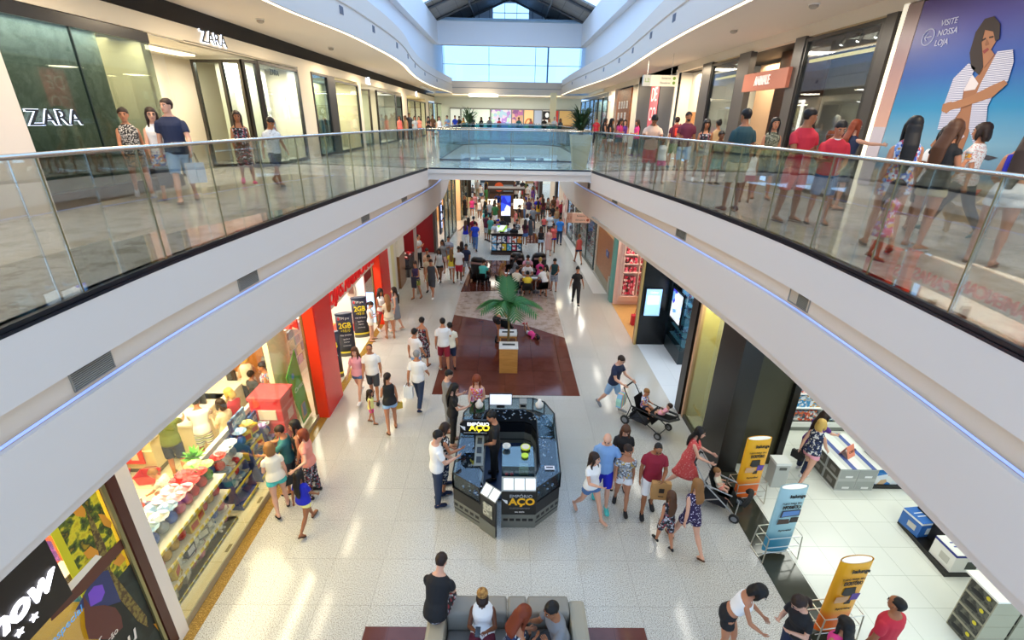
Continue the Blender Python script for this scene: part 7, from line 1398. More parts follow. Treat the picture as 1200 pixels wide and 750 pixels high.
person(-3.85,7.00,0,1.36,20,'f','walk','t','long:b','tee:royal','short:paleyellow','sandal:brown','girl in royal t-shirt and pale yellow shorts running past the gift window',lod=0,hl=.36)
person(-4.15,11.62,0,1.63,188,'f','walk','p','long:m','tee:pink','short:denim','shoe:white','woman in pink t-shirt and denim shorts walking beside the boy in white',lod=0,hl=.2)
person(-3.71,11.54,0,1.74,175,'m','stroll','m','buzz:n','tee:white','bermuda:charcoal','shoe:black','man in white t-shirt and charcoal shorts beside the girl in pink, small print on chest',lod=0)
PID['c3']=person(-2.91,10.15,0,1.62,335,'f','holdl','m','pony:n','tank:black','short:paledenim','sandal:brown','woman in black tank top and pale denim shorts with mustard bag holding the little girl',lod=0,head=(40,10))
person(-3.50,10.47,0,0.98,85,'f','holdl','m','long:n','tank:paleyellow','shorts:hotpink','sandal:brown','small girl in pale yellow tank top and hot pink shorts held by the hand',lod=0,hl=.2)
PID['c5']=person(-2.39,11.26,0,1.73,8,'m','walk','m','short:g','shirt:white','jeans:darkdenim','shoe:navy','man in white shirt and dark denim jeans grey haired, carrying a plastic bag',lod=0,sleeve=.7)
person(-2.71,12.68,0,1.7,30,'m','stroll','m','short:b','tee:white','bermuda:sky','shoe:white','man in white t-shirt and sky shorts just ahead of the grey haired man',lod=1)
person(-2.67,13.72,0,1.64,15,'f','hips','m','bun:b','strapdress:darkfloral','none','sandal:brown','woman in dark floral dress hair up, ahead of the grey haired man',lod=1,dl=.6)
person(-1.95,13.33,0,1.76,350,'m','hold','m','short:b','tee:white','bermuda:crimson','sandal:cream','man in white t-shirt and crimson shorts at the edge of the brown floor',lod=0)
person(-1.75,13.48,0,1.58,340,'m','stand','m','short:b','tee:cream','bermuda:navy','shoe:black','man in cream t-shirt and navy shorts right of the man in dark red shorts',lod=1)
person(-4.84,15.53,0,1.46,80,'f','phone','p','pony:n','tank:white','short:cream','sandal:brown','girl in white tank top and cream shorts reading next to the telephone totem',lod=1)
person(-4.64,16.36,0,1.62,130,'f','hold','t','curly:b','tank:white','short:red','shoe:white','woman in white tank top and red shorts at the far red column',lod=1)
person(-4.24,15.76,0,1.63,335,'f','look','m','long:l','tee:beige','short:cream','sandal:tan','woman in beige t-shirt and cream shorts in the group at the far red column',lod=1,hl=.3)
person(-4.12,16.38,0,1.68,265,'f','hold','p','long:n','strapdress:grey','none','sandal:cream','woman in grey dress tall, hand near face by the far red column',lod=1,dl=.4)
PID['m1']=person(-4.00,19.90,0,1.64,200,'f','holdl','m','bun:n','tank:darkpurple','mini:yellowprint','sandal:brown','woman in dark purple tank top and olive yellow miniskirt with jacket over arm',lod=1)
person(-3.33,20.04,0,1.74,188,'m','walk','m','short:n','tank:charcoal','bermuda:charcoal','shoe:white','man in charcoal tank top and charcoal shorts with white shoes coming from the red shop',lod=1)
person(-3.55,20.80,0,1.72,180,'m','stand','m','short:b','tee:beige','bermuda:khaki','shoe:black','man in beige t-shirt and khaki shorts behind the man in the charcoal tank',lod=1)
person(-3.86,22.21,0,1.62,160,'f','hold','m','bun:b','tee:peach','short:denim','shoe:white','woman in peach t-shirt and denim shorts behind the pair near the red shop',lod=1)
person(-4.67,24.46,0,1.8,110,'m','cross','m','buzz:b','tee:lightgrey','pants:black','shoe:black','man in light grey t-shirt and black trousers arms folded by the steel door frame',lod=1)
person(-3.29,22.35,0,1.64,188,'f','walk','d','long:b','tank:silver','short:black','shoe:black','woman in silver tank top and black shorts walking from the red shop',lod=1)
person(-3.32,23.91,0,1.66,190,'f','stroll','t','long:b','tee:grey','skirt:salmonstripe','sandal:brown','woman in grey t-shirt and salmon striped skirt by the pale glass front',lod=1)
person(-3.06,24.38,0,1.76,180,'m','cross','m','short:n','polo:greystripe','bermuda:khaki','shoe:white','man in grey striped polo shirt and khaki shorts arms folded by the pale glass front',lod=1)
person(-2.70,22.38,0,1.62,0,'f','walk','m','long:l','tee:yellow','short:white','sandal:brown','woman in yellow t-shirt and white shorts seen from behind near the dark floor strip',lod=1)
person(-2.33,22.26,0,1.76,0,'m','stroll','d','buzz:b','tee:white','bermuda:red','shoe:white','man in white t-shirt and red shorts seen from behind by the dark floor strip',lod=1)
person(-2.06,23.38,0,1.62,190,'m','walk2','t','short:b','tee:navy','bermuda:lightgrey','shoe:black','man in navy t-shirt and light grey shorts at the corner of the dark floor strip',lod=1)
person(-2.33,23.83,0,1.62,0,'f','stand','m','long:n','tee:charcoal','short:denim','shoe:white','woman in charcoal t-shirt and denim shorts beside the boy in navy',lod=1)
person(-1.94,28.36,0,1.76,2,'m','walk','m','short:n','tee:blue','jeans:denim','shoe:black','man in blue t-shirt and denim jeans carrying a white bag up the walkway',lod=1)
person(-2.58,29.16,0,1.64,0,'f','hips','m','long:m','tank:royal','jeans:white','shoe:white','woman in royal tank top and white jeans left of the man in blue',lod=1)
person(-2.13,29.91,0,1.74,0,'m','stroll','m','short:b','tee:crimson','bermuda:black','shoe:black','man in crimson t-shirt and black shorts ahead of the man in blue',lod=2)
person(-2.46,29.97,0,1.64,0,'f','stroll','m','long:n','tee:olive','short:denim','shoe:white','woman in olive t-shirt and denim shorts ahead of the one in white trousers',lod=2)
person(-1.37,31.05,0,1.74,40,'m','stand','t','short:b','tee:burgundy','bermuda:lightgrey','shoe:black','man in burgundy t-shirt and light grey shorts left of the low far kiosk',lod=2)
person(-1.07,30.60,0,1.7,30,'m','stand','t','short:b','tee:seagreen','bermuda:olive','shoe:black','man in sea green t-shirt and olive shorts left of the low kiosk',lod=2)
person(-0.75,28.95,0,1.66,20,'m','stand','p','short:n','tee:white','bermuda:red','shoe:white','man in white t-shirt and red shorts behind the low far kiosk on its left',lod=2)
person(-0.56,29.69,0,1.62,200,'m','hold','m','short:b','tee:royal','bermuda:white','shoe:white','man in royal t-shirt and white shorts behind the low far kiosk on its left',lod=2,cap='royal')
person(0.04,28.31,0,1.7,350,'m','look','m','short:b','tee:bluewhite','bermuda:black','shoe:white','man in blue and white striped t-shirt and black shorts at the far television',lod=2)
person(-0.30,30.31,0,1.72,180,'m','stand','d','short:b','tee:black','bermuda:charcoal','shoe:black','man in black t-shirt and charcoal shorts behind the television',lod=2)
person(0.63,29.78,0,1.62,190,'f','hold','m','bun:n','tee:blackwhite','short:navy','shoe:white','woman in black and white t-shirt and navy shorts right of the television',lod=2)
person(1.15,29.61,0,1.66,10,'f','stroll','t','long:n','tee:burgundy','mini:denim','shoe:white','woman in burgundy t-shirt and denim miniskirt at the right end of the low far kiosk',lod=2)
person(0.42,27.90,0,1.74,15,'m','stand','d','buzz:b','tee:black','pants:charcoal','shoe:black','man in black t-shirt and charcoal trousers in front of the low far kiosk',lod=1)
person(2.03,27.80,0,1.64,185,'f','walk','d','curly:b','strap:black','short:bluewhite','sandal:brown','woman in black top and blue and white striped shorts with big curls',lod=1)
person(2.48,27.63,0,1.66,188,'f','look','p','long:n','longdress:salmonstripe','none','sandal:brown','woman in salmon striped long dress next to the one with big curls',lod=1,dl=.6)
person(2.83,28.45,0,1.66,190,'f','stroll','t','bun:n','tee:coral','short:royal','sandal:black','woman in coral t-shirt and royal shorts behind the one in the long pale dress',lod=1)
person(3.40,30.20,0,1.76,8,'m','stroll','m','short:n','tee:#2f7fd8','jeans:darkdenim','shoe:black','man in bright blue t-shirt and dark denim jeans by the white shopfront',lod=1)
person(2.90,31.87,0,1.7,182,'f','stroll','m','bun:b','tee:silver','short:navy','shoe:white','woman in silver t-shirt and navy shorts walking ahead of the child in coral',lod=2,w=1.15)
person(2.63,33.64,0,1.2,185,'m','walk','d','short:b','tee:coral','shorts:navy','shoe:black','boy in coral t-shirt and navy shorts running in the middle of the right side',lod=2)
person(1.54,31.01,0,1.66,5,'f','stand','p','mid:b','longdress:charcoal','none','shoe:white','woman in charcoal long dress in a dark dress right of the far kiosk',lod=2,dl=.5)
person(1.34,31.74,0,1.64,20,'f','stand','p','mid:n','shirt:white','short:denim','shoe:white','woman in white shirt and denim shorts behind the one in the dark dress',lod=2)
person(1.85,34.07,0,1.76,0,'m','stroll','m','short:g','tee:grey','pants:charcoal','shoe:black','man in grey t-shirt and charcoal trousers walking up the far right side',lod=2)
person(2.40,38.28,0,1.74,0,'m','stroll','m','short:n','tee:royal','pants:black','shoe:black','man in royal t-shirt and black trousers walking up the far right side',lod=2)
person(2.88,38.32,0,1.66,5,'f','stroll','m','long:n','tee:burgundy','jeans:charcoal','shoe:black','woman in burgundy t-shirt and charcoal jeans walking up the far right side',lod=2)
person(3.40,35.65,0,1.64,185,'f','hold','m','long:b','tee:black','short:paledenim','shoe:white','woman in black t-shirt and pale denim shorts by the pink goods on the far right',lod=2)
person(3.63,34.69,0,1.62,190,'f','look','t','bun:b','tank:tan','jeans:paledenim','shoe:white','woman in tan tank top and pale denim jeans by the far pink goods',lod=2)
person(4.21,37.07,0,1.74,200,'m','stand','m','short:b','shirt:crimson','pants:black','shoe:black','man in crimson shirt and black trousers in a white cap by the far right wall',lod=2,cap='white')
person(3.30,38.90,0,1.64,180,'f','stand','m','long:n','tank:leopardw','short:black','shoe:white','woman in black and white leopard tank top and black shorts far down the right side',lod=2)
person(3.81,39.60,0,1.68,200,'m','stand','t','short:b','tee:brown','bermuda:khaki','shoe:black','man in brown t-shirt and khaki shorts far down the right side',lod=2)
person(4.10,39.66,0,1.64,170,'f','stand','p','bun:n','tee:pink','short:white','shoe:white','woman in pink t-shirt and white shorts far down the right side',lod=2)
person(2.94,40.23,0,1.64,0,'f','stroll','m','long:m','tank:khaki','mini:olive','sandal:brown','woman in khaki tank top and olive miniskirt far down the right side',lod=2)
person(3.02,51.76,0,1.76,0,'m','stroll','m','short:b','tee:pink','bermuda:red','shoe:white','man in pink t-shirt and red shorts far up near the bridge underside on the right',lod=2)
person(2.43,45.91,0,1.62,0,'f','stroll','m','long:b','dress:royal','none','shoe:black','woman in royal dress far up near the bridge underside on the right',lod=2)
person(1.53,49.82,0,1.76,0,'m','stroll','t','short:b','tee:black','pants:black','shoe:black','man in black t-shirt and black trousers far up in the middle of the walkway',lod=2)
person(1.94,46.93,0,1.64,5,'f','stroll','p','bun:b','tee:white','short:black','shoe:white','woman in white t-shirt and black shorts far up in the middle of the walkway',lod=2)
person(0.81,46.00,0,1.74,350,'m','stroll','p','short:n','tee:white','pants:black','shoe:black','man in white t-shirt and black trousers far up in the middle of the walkway',lod=2)
person(-3.58,49.54,0,1.22,180,'m','stand','m','short:b','tee:grey','shorts:navy','shoe:white','boy in grey t-shirt and navy shorts small, far up on the left',lod=2)
person(-3.04,49.32,0,1.78,182,'m','stroll','m','short:g','tee:lightgrey','pants:khaki','shoe:black','man in light grey t-shirt and khaki trousers far up on the left',lod=2)
person(-2.19,49.41,0,1.68,180,'f','stand','t','long:n','longdress:black','none','sandal:black','woman in black long dress far up on the left',lod=2)
person(-1.58,46.78,0,1.64,190,'f','stand','m','long:b','tee:white','short:black','shoe:black','woman in white t-shirt and black shorts far up left of the round emblem',lod=2)
person(-4.03,39.18,0,1.66,185,'f','stroll','p','long:b','longdress:charcoal','none','sandal:black','woman in charcoal long dress first in the far left row',lod=2)
person(-3.46,38.86,0,1.66,185,'f','hold','m','mid:l','longdress:black','none','sandal:black','woman in black long dress second in the far left row',lod=2)
person(-2.87,38.73,0,1.62,182,'f','stroll','m','long:n','tee:hotpink','short:denim','shoe:white','woman in hot pink t-shirt and denim shorts third in the far left row',lod=2)
person(-2.22,37.90,0,1.62,180,'f','stroll','t','long:b','tank:white','short:grey','shoe:white','woman in white tank top and grey shorts fourth in the far left row',lod=2)
person(-1.69,36.97,0,1.66,170,'f','look','m','mid:y','tee:mustard','short:denim','shoe:white','woman in mustard t-shirt and denim shorts left of the glowing totem',lod=2)
person(-1.37,36.43,0,1.72,180,'m','hold','m','short:n','tee:silver','bermuda:navy','shoe:white','man in silver t-shirt and navy shorts left of the glowing totem',lod=2)
person(-1.12,39.05,0,1.68,110,'m','reach','t','short:b','tee:black','bermuda:yellow','shoe:white','man in black t-shirt and yellow shorts at the white lamp panel of the far kiosk',lod=2)
person(-4.72,34.32,0,1.66,0,'f','look','m','curly:b','blouse:peach','short:black','sandal:brown','woman in peach blouse and black shorts in the warm lit shop doorway on the left',lod=1)
person(-0.85,40.81,0,1.74,180,'m','stand','m','short:b','tee:blue','bermuda:white','shoe:white','man in blue t-shirt and white shorts behind the glowing totem',lod=2)
person(-0.13,39.95,0,1.7,200,'m','stand','t','short:b','tee:brown','pants:charcoal','shoe:black','man in brown t-shirt and charcoal trousers behind the glowing totem',lod=2)
person(1.13,39.34,0,1.64,270,'f','stand','m','long:n','tee:salmon','short:charcoal','shoe:white','woman in salmon t-shirt and charcoal shorts right of the bright lamp panels',lod=2)
person(1.39,38.57,0,1.66,260,'f','look','p','long:l','tee:lightgrey','jeans:denim','shoe:white','woman in light grey t-shirt and denim jeans right of the bright lamp panels',lod=2)
person(1.71,38.00,0,1.72,190,'m','stand','t','short:b','tee:darkpurple','bermuda:white','shoe:white','man in dark purple t-shirt and white shorts right of the bright lamp panels',lod=2)
person(4.05,25.90,0,1.64,352,'f','walk','m','bun:l','tank:coral','short:navy','sandal:brown','woman in coral tank top and navy shorts walking away along the white shopfront',lod=1)
person(3.07,19.48,0,1.68,186,'f','walk','m','bun:b','tee:black','pants:black','shoe:black','woman in black t-shirt and black trousers striding alone past the pink shop',lod=1,la=(-6,22,10,0),ra=(16,20,10,0))
person(-1.15,21.50,0,1.68,20,'m','sittable','m','short:n','tee:turquoise','pants:black','shoe:black','man in turquoise t-shirt and black trousers seated by the massage chair',lod=1,seat=.45)
person(-0.26,21.12,0,1.62,65,'f','chin','m','long:l','crop:tan','short:beige','sandal:brown','woman in tan crop top and beige shorts seated with raised hands at the left table',lod=1,seat=.45)
person(0.43,20.38,0,1.74,20,'m','sittable','m','short:b','tee:cream','bermuda:navy','shoe:black','man in cream t-shirt and navy shorts seated with back to the camera, left front chair',lod=1,seat=.45)
person(0.95,20.13,0,1.45,0,'m','sittable','t','short:b','tee:yellow','shorts:black','shoe:black','boy in yellow t-shirt and black shorts seated with back to the camera, middle chair',lod=1,seat=.45)
person(1.00,21.62,0,1.74,180,'m','sittable','m','short:g','tee:white','bermuda:khaki','shoe:black','man in white t-shirt and khaki shorts seated facing the camera at the tables',lod=1,seat=.45)
person(1.62,21.95,0,1.66,5,'f','sittable','p','bun:y','tee:hotpink','bermuda:charcoal','shoe:black','woman in hot pink t-shirt and charcoal shorts seated in the back row of the tables',lod=1,seat=.45)
person(1.76,20.36,0,1.42,325,'m','bend','m','short:b','tee:white','shorts:royal','sandal:black','boy in white t-shirt and royal shorts bending over the right cafe table',lod=1,lean=34)
person(1.82,20.85,0,1.32,225,'f','stand','m','curly:b','tee:beige','shorts:khaki','shoe:black','girl in beige t-shirt and khaki shorts standing right of the cafe tables',lod=1)
person(2.26,21.26,0,1.54,195,'m','look','m','short:b','tank:darkteal','bermuda:greystripe','sandal:black','man in dark teal tank top and grey striped shorts right of the cafe tables',lod=1)
person(1.05,22.75,0,1.72,180,'m','sittable','m','short:b','tee:pink','bermuda:navy','shoe:black','man in pink t-shirt and navy shorts seated at the far table facing the camera',lod=1,seat=.45)
person(0.30,22.30,0,1.66,60,'f','sittable','m','long:b','tee:grey','jeans:darkdenim','shoe:white','woman in grey t-shirt and dark denim jeans seated at the far table',lod=1,seat=.45)
person(-0.33,15.59,0,1.64,55,'f','bend','m','bun:n','crop:cream','short:black','sandal:black','woman in cream crop top and black shorts bending over the stroller under the palm',lod=1,lean=30)
person(0.95,16.15,0,1.12,150,'f','lie','t','pony:b','tee:hotpink','shorts:lightgrey','shoe:red','small girl in hot pink t-shirt and light grey shorts lying on the brown floor',lod=1)
person(-1.37,7.68,0,1.76,62,'m','look','p','short:b','tee:white','jeans:darkdenim','shoe:navy','man in white t-shirt and dark denim jeans at the left side of the kiosk',lod=0,head=(0,20))
person(-1.28,8.06,0,1.68,70,'f','look','m','mid:n','tank:blackwhite','capri:navyfloral','shoe:navy','woman in black and white tank top and navy floral trousers left of the kiosk',lod=0)
person(-1.45,10.21,0,1.72,70,'m','look','p','short:b','tee:grey','capri:grey','sandal:brown','man in grey t-shirt and grey trousers at the back left corner of the kiosk',lod=0)
person(-1.26,9.68,0,1.66,75,'f','look','p','long:b','tee:black','pants:black','sandal:brown','woman in black t-shirt and black trousers all in black leaning over the kiosk corner',lod=0,hl=.3)
person(-0.70,10.18,0,1.64,185,'f','look','p','curly:r','strap:pinkfloral','skirt:green','sandal:brown','woman in pink floral top and green skirt behind the kiosk, copper haired',lod=0,head=(0,25))
person(-0.22,8.42,0.05,1.7,262,'m','look','m','short:b','tee:black','pants:black','shoe:black','man in black t-shirt and black trousers serving inside the kiosk',lod=0)
person(2.05,7.65,0,1.8,188,'m','stroll','p','bald:g','polo:sky','bermuda:royal','shoe:turquoise','man in sky polo shirt and royal shorts bald, in the family group',lod=0,head=(10,24),la=(6,26,12,0))
person(1.75,7.32,0,1.6,150,'f','walk','p','long:n','blouse:white','short:denim','bare','woman in white blouse and denim shorts in front of the bald man',lod=0,head=(-30,0),ra=(30,8,70,30),hl=.2)
person(2.54,8.17,0,1.66,185,'f','phone','p','long:m','tee:black','short:darkdenim','sandal:black','woman in black t-shirt and dark denim shorts smiling, hands together behind the others',lod=0,w=1.08,hl=.2)
person(2.45,7.55,0,1.58,192,'f','stroll','m','short:n','off:greygold','short:white','shoe:black','woman in grey patterned blouse and white shorts between two men',lod=0,head=(-40,8))
PID['p5']=person(2.98,7.44,0,1.76,185,'m','holdl','t','buzz:b','tee:crimson','bermuda:white','shoe:black','man in crimson t-shirt and white shorts looking down with a paper bag',lod=0,head=(0,32),la=(14,10,70,30))
person(3.98,8.14,0,1.67,118,'f','push','p','long:b','dress:coralprint','none','bare','woman in coral print dress pushing the light framed stroller',lod=0,hl=.2,dl=.48)
person(3.08,6.63,0,1.26,350,'f','stroll','m','long:m','tank:darkfloral','bermuda:darkfloral','shoe:black','girl in dark floral tank top and dark floral shorts long haired, seen from behind',lod=0,hl=.32)
person(3.48,6.56,0,1.62,345,'f','walk','p','long:l','tank:dots','shorts:dots','sandal:brown','woman in dotted violet tank top and dotted violet shorts seen from behind',lod=0,hl=.12)
person(3.00,11.25,0,1.73,138,'m','push','p','short:n','polo:navy','bermuda:paledenim','shoe:grey','man in navy polo shirt and pale denim shorts pushing the double stroller',lod=0,glasses=1,head=(0,20))
person(3.68,10.55,0.0,0.98,135,'m','sit','m','short:l','tee:floral','shorts:navy','bare','small boy in bright floral t-shirt and navy shorts sitting in the double stroller',lod=0,seat=.56)
person(4.06,10.17,0.0,0.74,315,'f','sit','p','short:n','tee:pink','shorts:pink','bare','baby in pink t-shirt and pink shorts baby lying at the front of the double stroller',lod=0,seat=.60,lean=-38)
person(4.52,7.68,0.0,0.76,125,'m','sit','p','short:l','tee:beige','shorts:salmon','bare','baby in beige t-shirt and salmon shorts baby in the light framed stroller',lod=0,seat=.50,lean=-25)
PID['e1']=person(6.84,8.42,0,1.64,62,'f','walk','p','mid:y','tank:navyfloral','short:pink','sandal:tan','woman in navy floral tank top and pink shorts with black bag at the grey cartons',lod=0)
person(6.98,8.72,0,1.66,70,'f','reach','p','long:n','tee:purple','jeans:navy','shoe:white','woman in purple t-shirt and navy jeans touching the grey cartons',lod=0)
person(3.34,4.66,0,1.62,115,'f','bend','m','mid:b','crop:white','short:black','sandal:brown','woman in white crop top and black shorts with glasses, leaning at the lower right',lod=0,glasses=1,lean=22,hl=.08)
person(4.23,4.42,0,1.58,250,'f','carry','p','pony:n','tee:black','jeans:navy','shoe:black','woman in black t-shirt and navy jeans with glasses and ponytail, lower right',lod=0,glasses=1,head=(20,28),lean=10)
person(4.55,4.10,0,1.5,350,'f','stand','m','long:b','tank:hotpink','short:denim','shoe:white','woman in hot pink tank top and denim shorts seen from above at the bottom right',lod=0)
person(5.27,4.22,0,1.72,340,'m','stand','t','buzz:b','tee:red','bermuda:navy','shoe:black','man in red t-shirt and navy shorts seen from above at the bottom right edge',lod=0)
person(-0.98,4.70,0,1.74,12,'m','sit','p','short:n','tee:black','bermuda:darkfloral','shoe:black','man in black t-shirt and dark floral shorts sitting on the sofa armrest',lod=0,seat=.70,head=(0,22),lean=24,la=(34,2,48,40),ra=(34,2,48,40))
PID['f2']=person(-0.28,4.60,0,1.64,182,'f','sitphone','d','puff:n','tank:white','bermuda:burgundy','sandal:brown','woman in white tank top and burgundy shorts sitting on the sofa with a phone',lod=0,seat=.43,lean=-8)
PID['f3']=person(0.12,4.32,0,1.62,60,'f','sit','m','curly:r','strap:navyfloral','bermuda:charcoal','sandal:brown','woman in navy floral top and charcoal shorts auburn, leaning forward on the sofa',lod=0,seat=.42,lean=14,head=(0,22),hl=.1)
person(0.86,4.52,0,1.74,245,'m','chin','t','short:b','polo:grey','bermuda:charcoal','shoe:black','man in grey polo shirt and charcoal shorts sitting at the right end of the sofa',lod=0,seat=.42,lean=14)
person(-2.60,47.00,0,1.63,10,'m','stroll','m','short:b','tank:white','bermuda:denim','shoe:white','man in white tank top and denim shorts beyond the far kiosks, left side',lod=2,group='shoppers far down the lower walkway')
person(-2.20,50.00,0,1.78,190,'f','stand','d','long:b','tee:mustard','short:white','shoe:white','woman in mustard t-shirt and white shorts beyond the far kiosks, left side',lod=2,group='shoppers far down the lower walkway')
person(-1.90,44.20,0,1.78,190,'m','walk','d','short:b','tee:green','bermuda:olive','shoe:white','man in green t-shirt and olive shorts beyond the far kiosks, left side',lod=2,group='shoppers far down the lower walkway')
person(-1.40,52.00,0,1.63,90,'f','hold','d','mid:l','tank:black','short:khaki','shoe:white','woman in black tank top and khaki shorts beyond the far kiosks, left side',lod=2,group='shoppers far down the lower walkway')
person(-0.90,49.50,0,1.67,270,'m','stroll','m','short:b','tee:sky','bermuda:grey','shoe:white','man in sky t-shirt and grey shorts beyond the far kiosks, left side',lod=2,group='shoppers far down the lower walkway')
person(-0.30,47.60,0,1.72,270,'f','hold','p','long:b','tee:cream','short:black','shoe:white','woman in cream t-shirt and black shorts beyond the far kiosks, in the middle',lod=2,group='shoppers far down the lower walkway')
person(0.20,51.00,0,1.62,10,'m','stand','m','short:b','tank:navy','bermuda:navy','shoe:white','man in navy tank top and navy shorts beyond the far kiosks, in the middle',lod=2,group='shoppers far down the lower walkway')
person(0.70,48.50,0,1.75,270,'f','walk','t','mid:l','tee:burgundy','short:denim','shoe:white','woman in burgundy t-shirt and denim shorts beyond the far kiosks, in the middle',lod=2,group='shoppers far down the lower walkway')
person(1.10,53.00,0,1.74,190,'m','hold','d','short:b','tee:charcoal','bermuda:white','shoe:white','man in charcoal t-shirt and white shorts beyond the far kiosks, right side',lod=2,group='shoppers far down the lower walkway')
person(1.50,46.30,0,1.68,180,'f','walk','p','long:b','tank:red','short:olive','shoe:white','woman in red tank top and olive shorts beyond the far kiosks, right side',lod=2,group='shoppers far down the lower walkway')
person(1.90,50.50,0,1.61,180,'m','walk','t','short:b','tee:olive','bermuda:khaki','shoe:white','man in olive t-shirt and khaki shorts beyond the far kiosks, right side',lod=2,group='shoppers far down the lower walkway')
person(2.30,44.50,0,1.75,270,'f','walk','t','mid:l','tee:purple','short:grey','shoe:white','woman in purple t-shirt and grey shorts beyond the far kiosks, right side',lod=2,group='shoppers far down the lower walkway')
person(2.60,48.00,0,1.71,10,'m','hold','d','short:b','tank:grey','bermuda:black','shoe:white','man in grey tank top and black shorts beyond the far kiosks, right side',lod=2,group='shoppers far down the lower walkway')
person(-2.80,41.00,0,1.63,170,'f','stand','m','long:n','tee:pink','short:navy','shoe:white','woman in pink t-shirt and navy shorts near the glowing totem, left side',lod=2,group='shoppers far down the lower walkway')
person(2.90,40.30,0,1.73,170,'m','stand','m','short:b','tee:salmon','bermuda:denim','shoe:white','man in salmon t-shirt and denim shorts near the glowing totem, right side',lod=2,group='shoppers far down the lower walkway')
person(-1.70,36.20,0,1.72,10,'f','walk','m','long:b','tank:teal','short:white','shoe:white','woman in teal tank top and white shorts near the glowing totem, left side',lod=2,group='shoppers far down the lower walkway')
person(1.90,34.60,0,1.59,270,'m','hold','p','short:b','tee:brown','bermuda:olive','shoe:white','man in brown t-shirt and olive shorts near the glowing totem, right side',lod=2,group='shoppers far down the lower walkway')
person(-1.50,33.00,0,1.66,0,'f','hold','m','long:b','tee:turquoise','short:khaki','shoe:white','woman in turquoise t-shirt and khaki shorts near the glowing totem, left side',lod=2,group='shoppers far down the lower walkway')
person(0.60,33.20,0,1.64,270,'m','hold','p','short:b','tank:coral','bermuda:grey','shoe:white','man in coral tank top and grey shorts near the glowing totem, in the middle',lod=2,group='shoppers far down the lower walkway')
person(1.50,41.50,0,1.59,10,'f','stand','t','pony:n','tee:royal','short:black','shoe:white','woman in royal t-shirt and black shorts near the glowing totem, right side',lod=2,group='shoppers far down the lower walkway')
person(-2.00,38.90,0,1.70,170,'m','stroll','p','short:b','tee:white','bermuda:navy','shoe:white','man in white t-shirt and navy shorts near the glowing totem, left side',lod=2,group='shoppers far down the lower walkway')
person(2.40,37.20,0,1.65,0,'f','stand','d','long:b','tank:mustard','short:denim','shoe:white','woman in mustard tank top and denim shorts near the glowing totem, right side',lod=2,group='shoppers far down the lower walkway')
person(-0.90,35.30,0,1.79,190,'m','walk','d','short:b','tee:green','bermuda:white','shoe:white','man in green t-shirt and white shorts near the glowing totem, left side',lod=2,group='shoppers far down the lower walkway')
person(0.90,35.20,0,1.64,90,'f','stand','m','pony:n','tee:black','short:olive','shoe:white','woman in black t-shirt and olive shorts near the glowing totem, right side',lod=2,group='shoppers far down the lower walkway')
# ---- things people hold or wear as separate pieces
def hand(pid,side):
    r,MM,arms=PID[pid]
    for sd,S0,E,W,d1,d2 in arms:
        if sd==side: return Matrix.Translation(r.location)@Matrix.Rotation(r.rotation_euler.z,4,'Z')@(MM@(W+d2*.08)), r.rotation_euler.z
def bag(pid,side,lab,c,w_,d_,h_,strap=.18,nm='shopping_bag',kind='bag',rz=None,logo=None,group=None):
    p,a=hand(pid,side); t=T(nm,lab,'bag',(p.x,p.y,p.z-strap-h_+.03),a if rz is None else rz,group); q=B(); q.loft([[V(x*w_/2*k,y*d_/2*k2,z) for x,y in ((-1,-1),(1,-1),(1,1),(-1,1))] for z,k,k2 in ((0,.96,1),(h_*.5,1,1.02),(h_,1,.8))]); q.o('body',mat(c,.6),t); q=B()
    for s_ in (-1,1): q.tube([(-w_*.25,s_*d_*.3,h_),(-w_*.12,s_*d_*.15,h_+strap*.9),(w_*.12,s_*d_*.15,h_+strap*.9),(w_*.25,s_*d_*.3,h_)],.006,5)
    q.o('handle',mat('#4a3a2c' if not logo else '#8a6a42'),t)
    if logo:
        q=B(); 
        for s_ in (-1,1): q.box(-.05,.05,s_*(d_/2+.004)-.002,s_*(d_/2+.004)+.002,h_*.45,h_*.72); q.box(-.05,.05,s_*(d_/2+.004)-.002,s_*(d_/2+.004)+.002,h_*.2,h_*.24)
        q.o('printed_mark',mat('#2c2420'),t)
    return t
bag('u3',-1,'white shopping bag carried by the man in navy','#e8edf4',.30,.10,.36,rz=.9); bag('u3',1,'dark grey shopping bag carried by the man in navy','#4a4f58',.32,.12,.34,rz=.6)
bag('u1',-1,'small black handbag of the woman in leopard print','#17161a',.24,.09,.18,.2,'handbag')
bag('c5',-1,'white plastic carrier bag carried by the grey haired man','#e8eef4',.26,.12,.36,.1)
bag('p5',-1,'brown paper bag held by the man in the crimson shirt','#b98a52',.36,.12,.38,.02,'paper_bag',logo=1)
bag('c3',1,'mustard shoulder bag of the woman in denim shorts','#c9a43a',.24,.08,.17,.02,'handbag')
bag('w4',1,'black crossbody bag at the gift window','#141416',.26,.09,.20,.03,'handbag')
bag('e1',-1,'black shoulder bag in the electronics shop','#121214',.26,.09,.18,.05,'handbag')
bag('m1',-1,'dark jacket hanging over an arm near the door frame','#1c2238',.22,.08,.5,.0,'jacket')
p,a=hand('r22',1); t=T('paper_cup','white paper cup with red and yellow print','cup',(p.x,p.y,p.z-.02),0); B().lathe([(.03,0),(.04,.11),(.043,.115),(.037,.115),(.028,.01)],n=16).o('cup',mat('#f1efe8',.5),t,True); B().lathe([(.0345,.03),(.0395,.085)],n=16,cap=False).o('printed_band',pat('blot',['#f1efe8','#e0a030','#d85a3a'],30,.5),t)
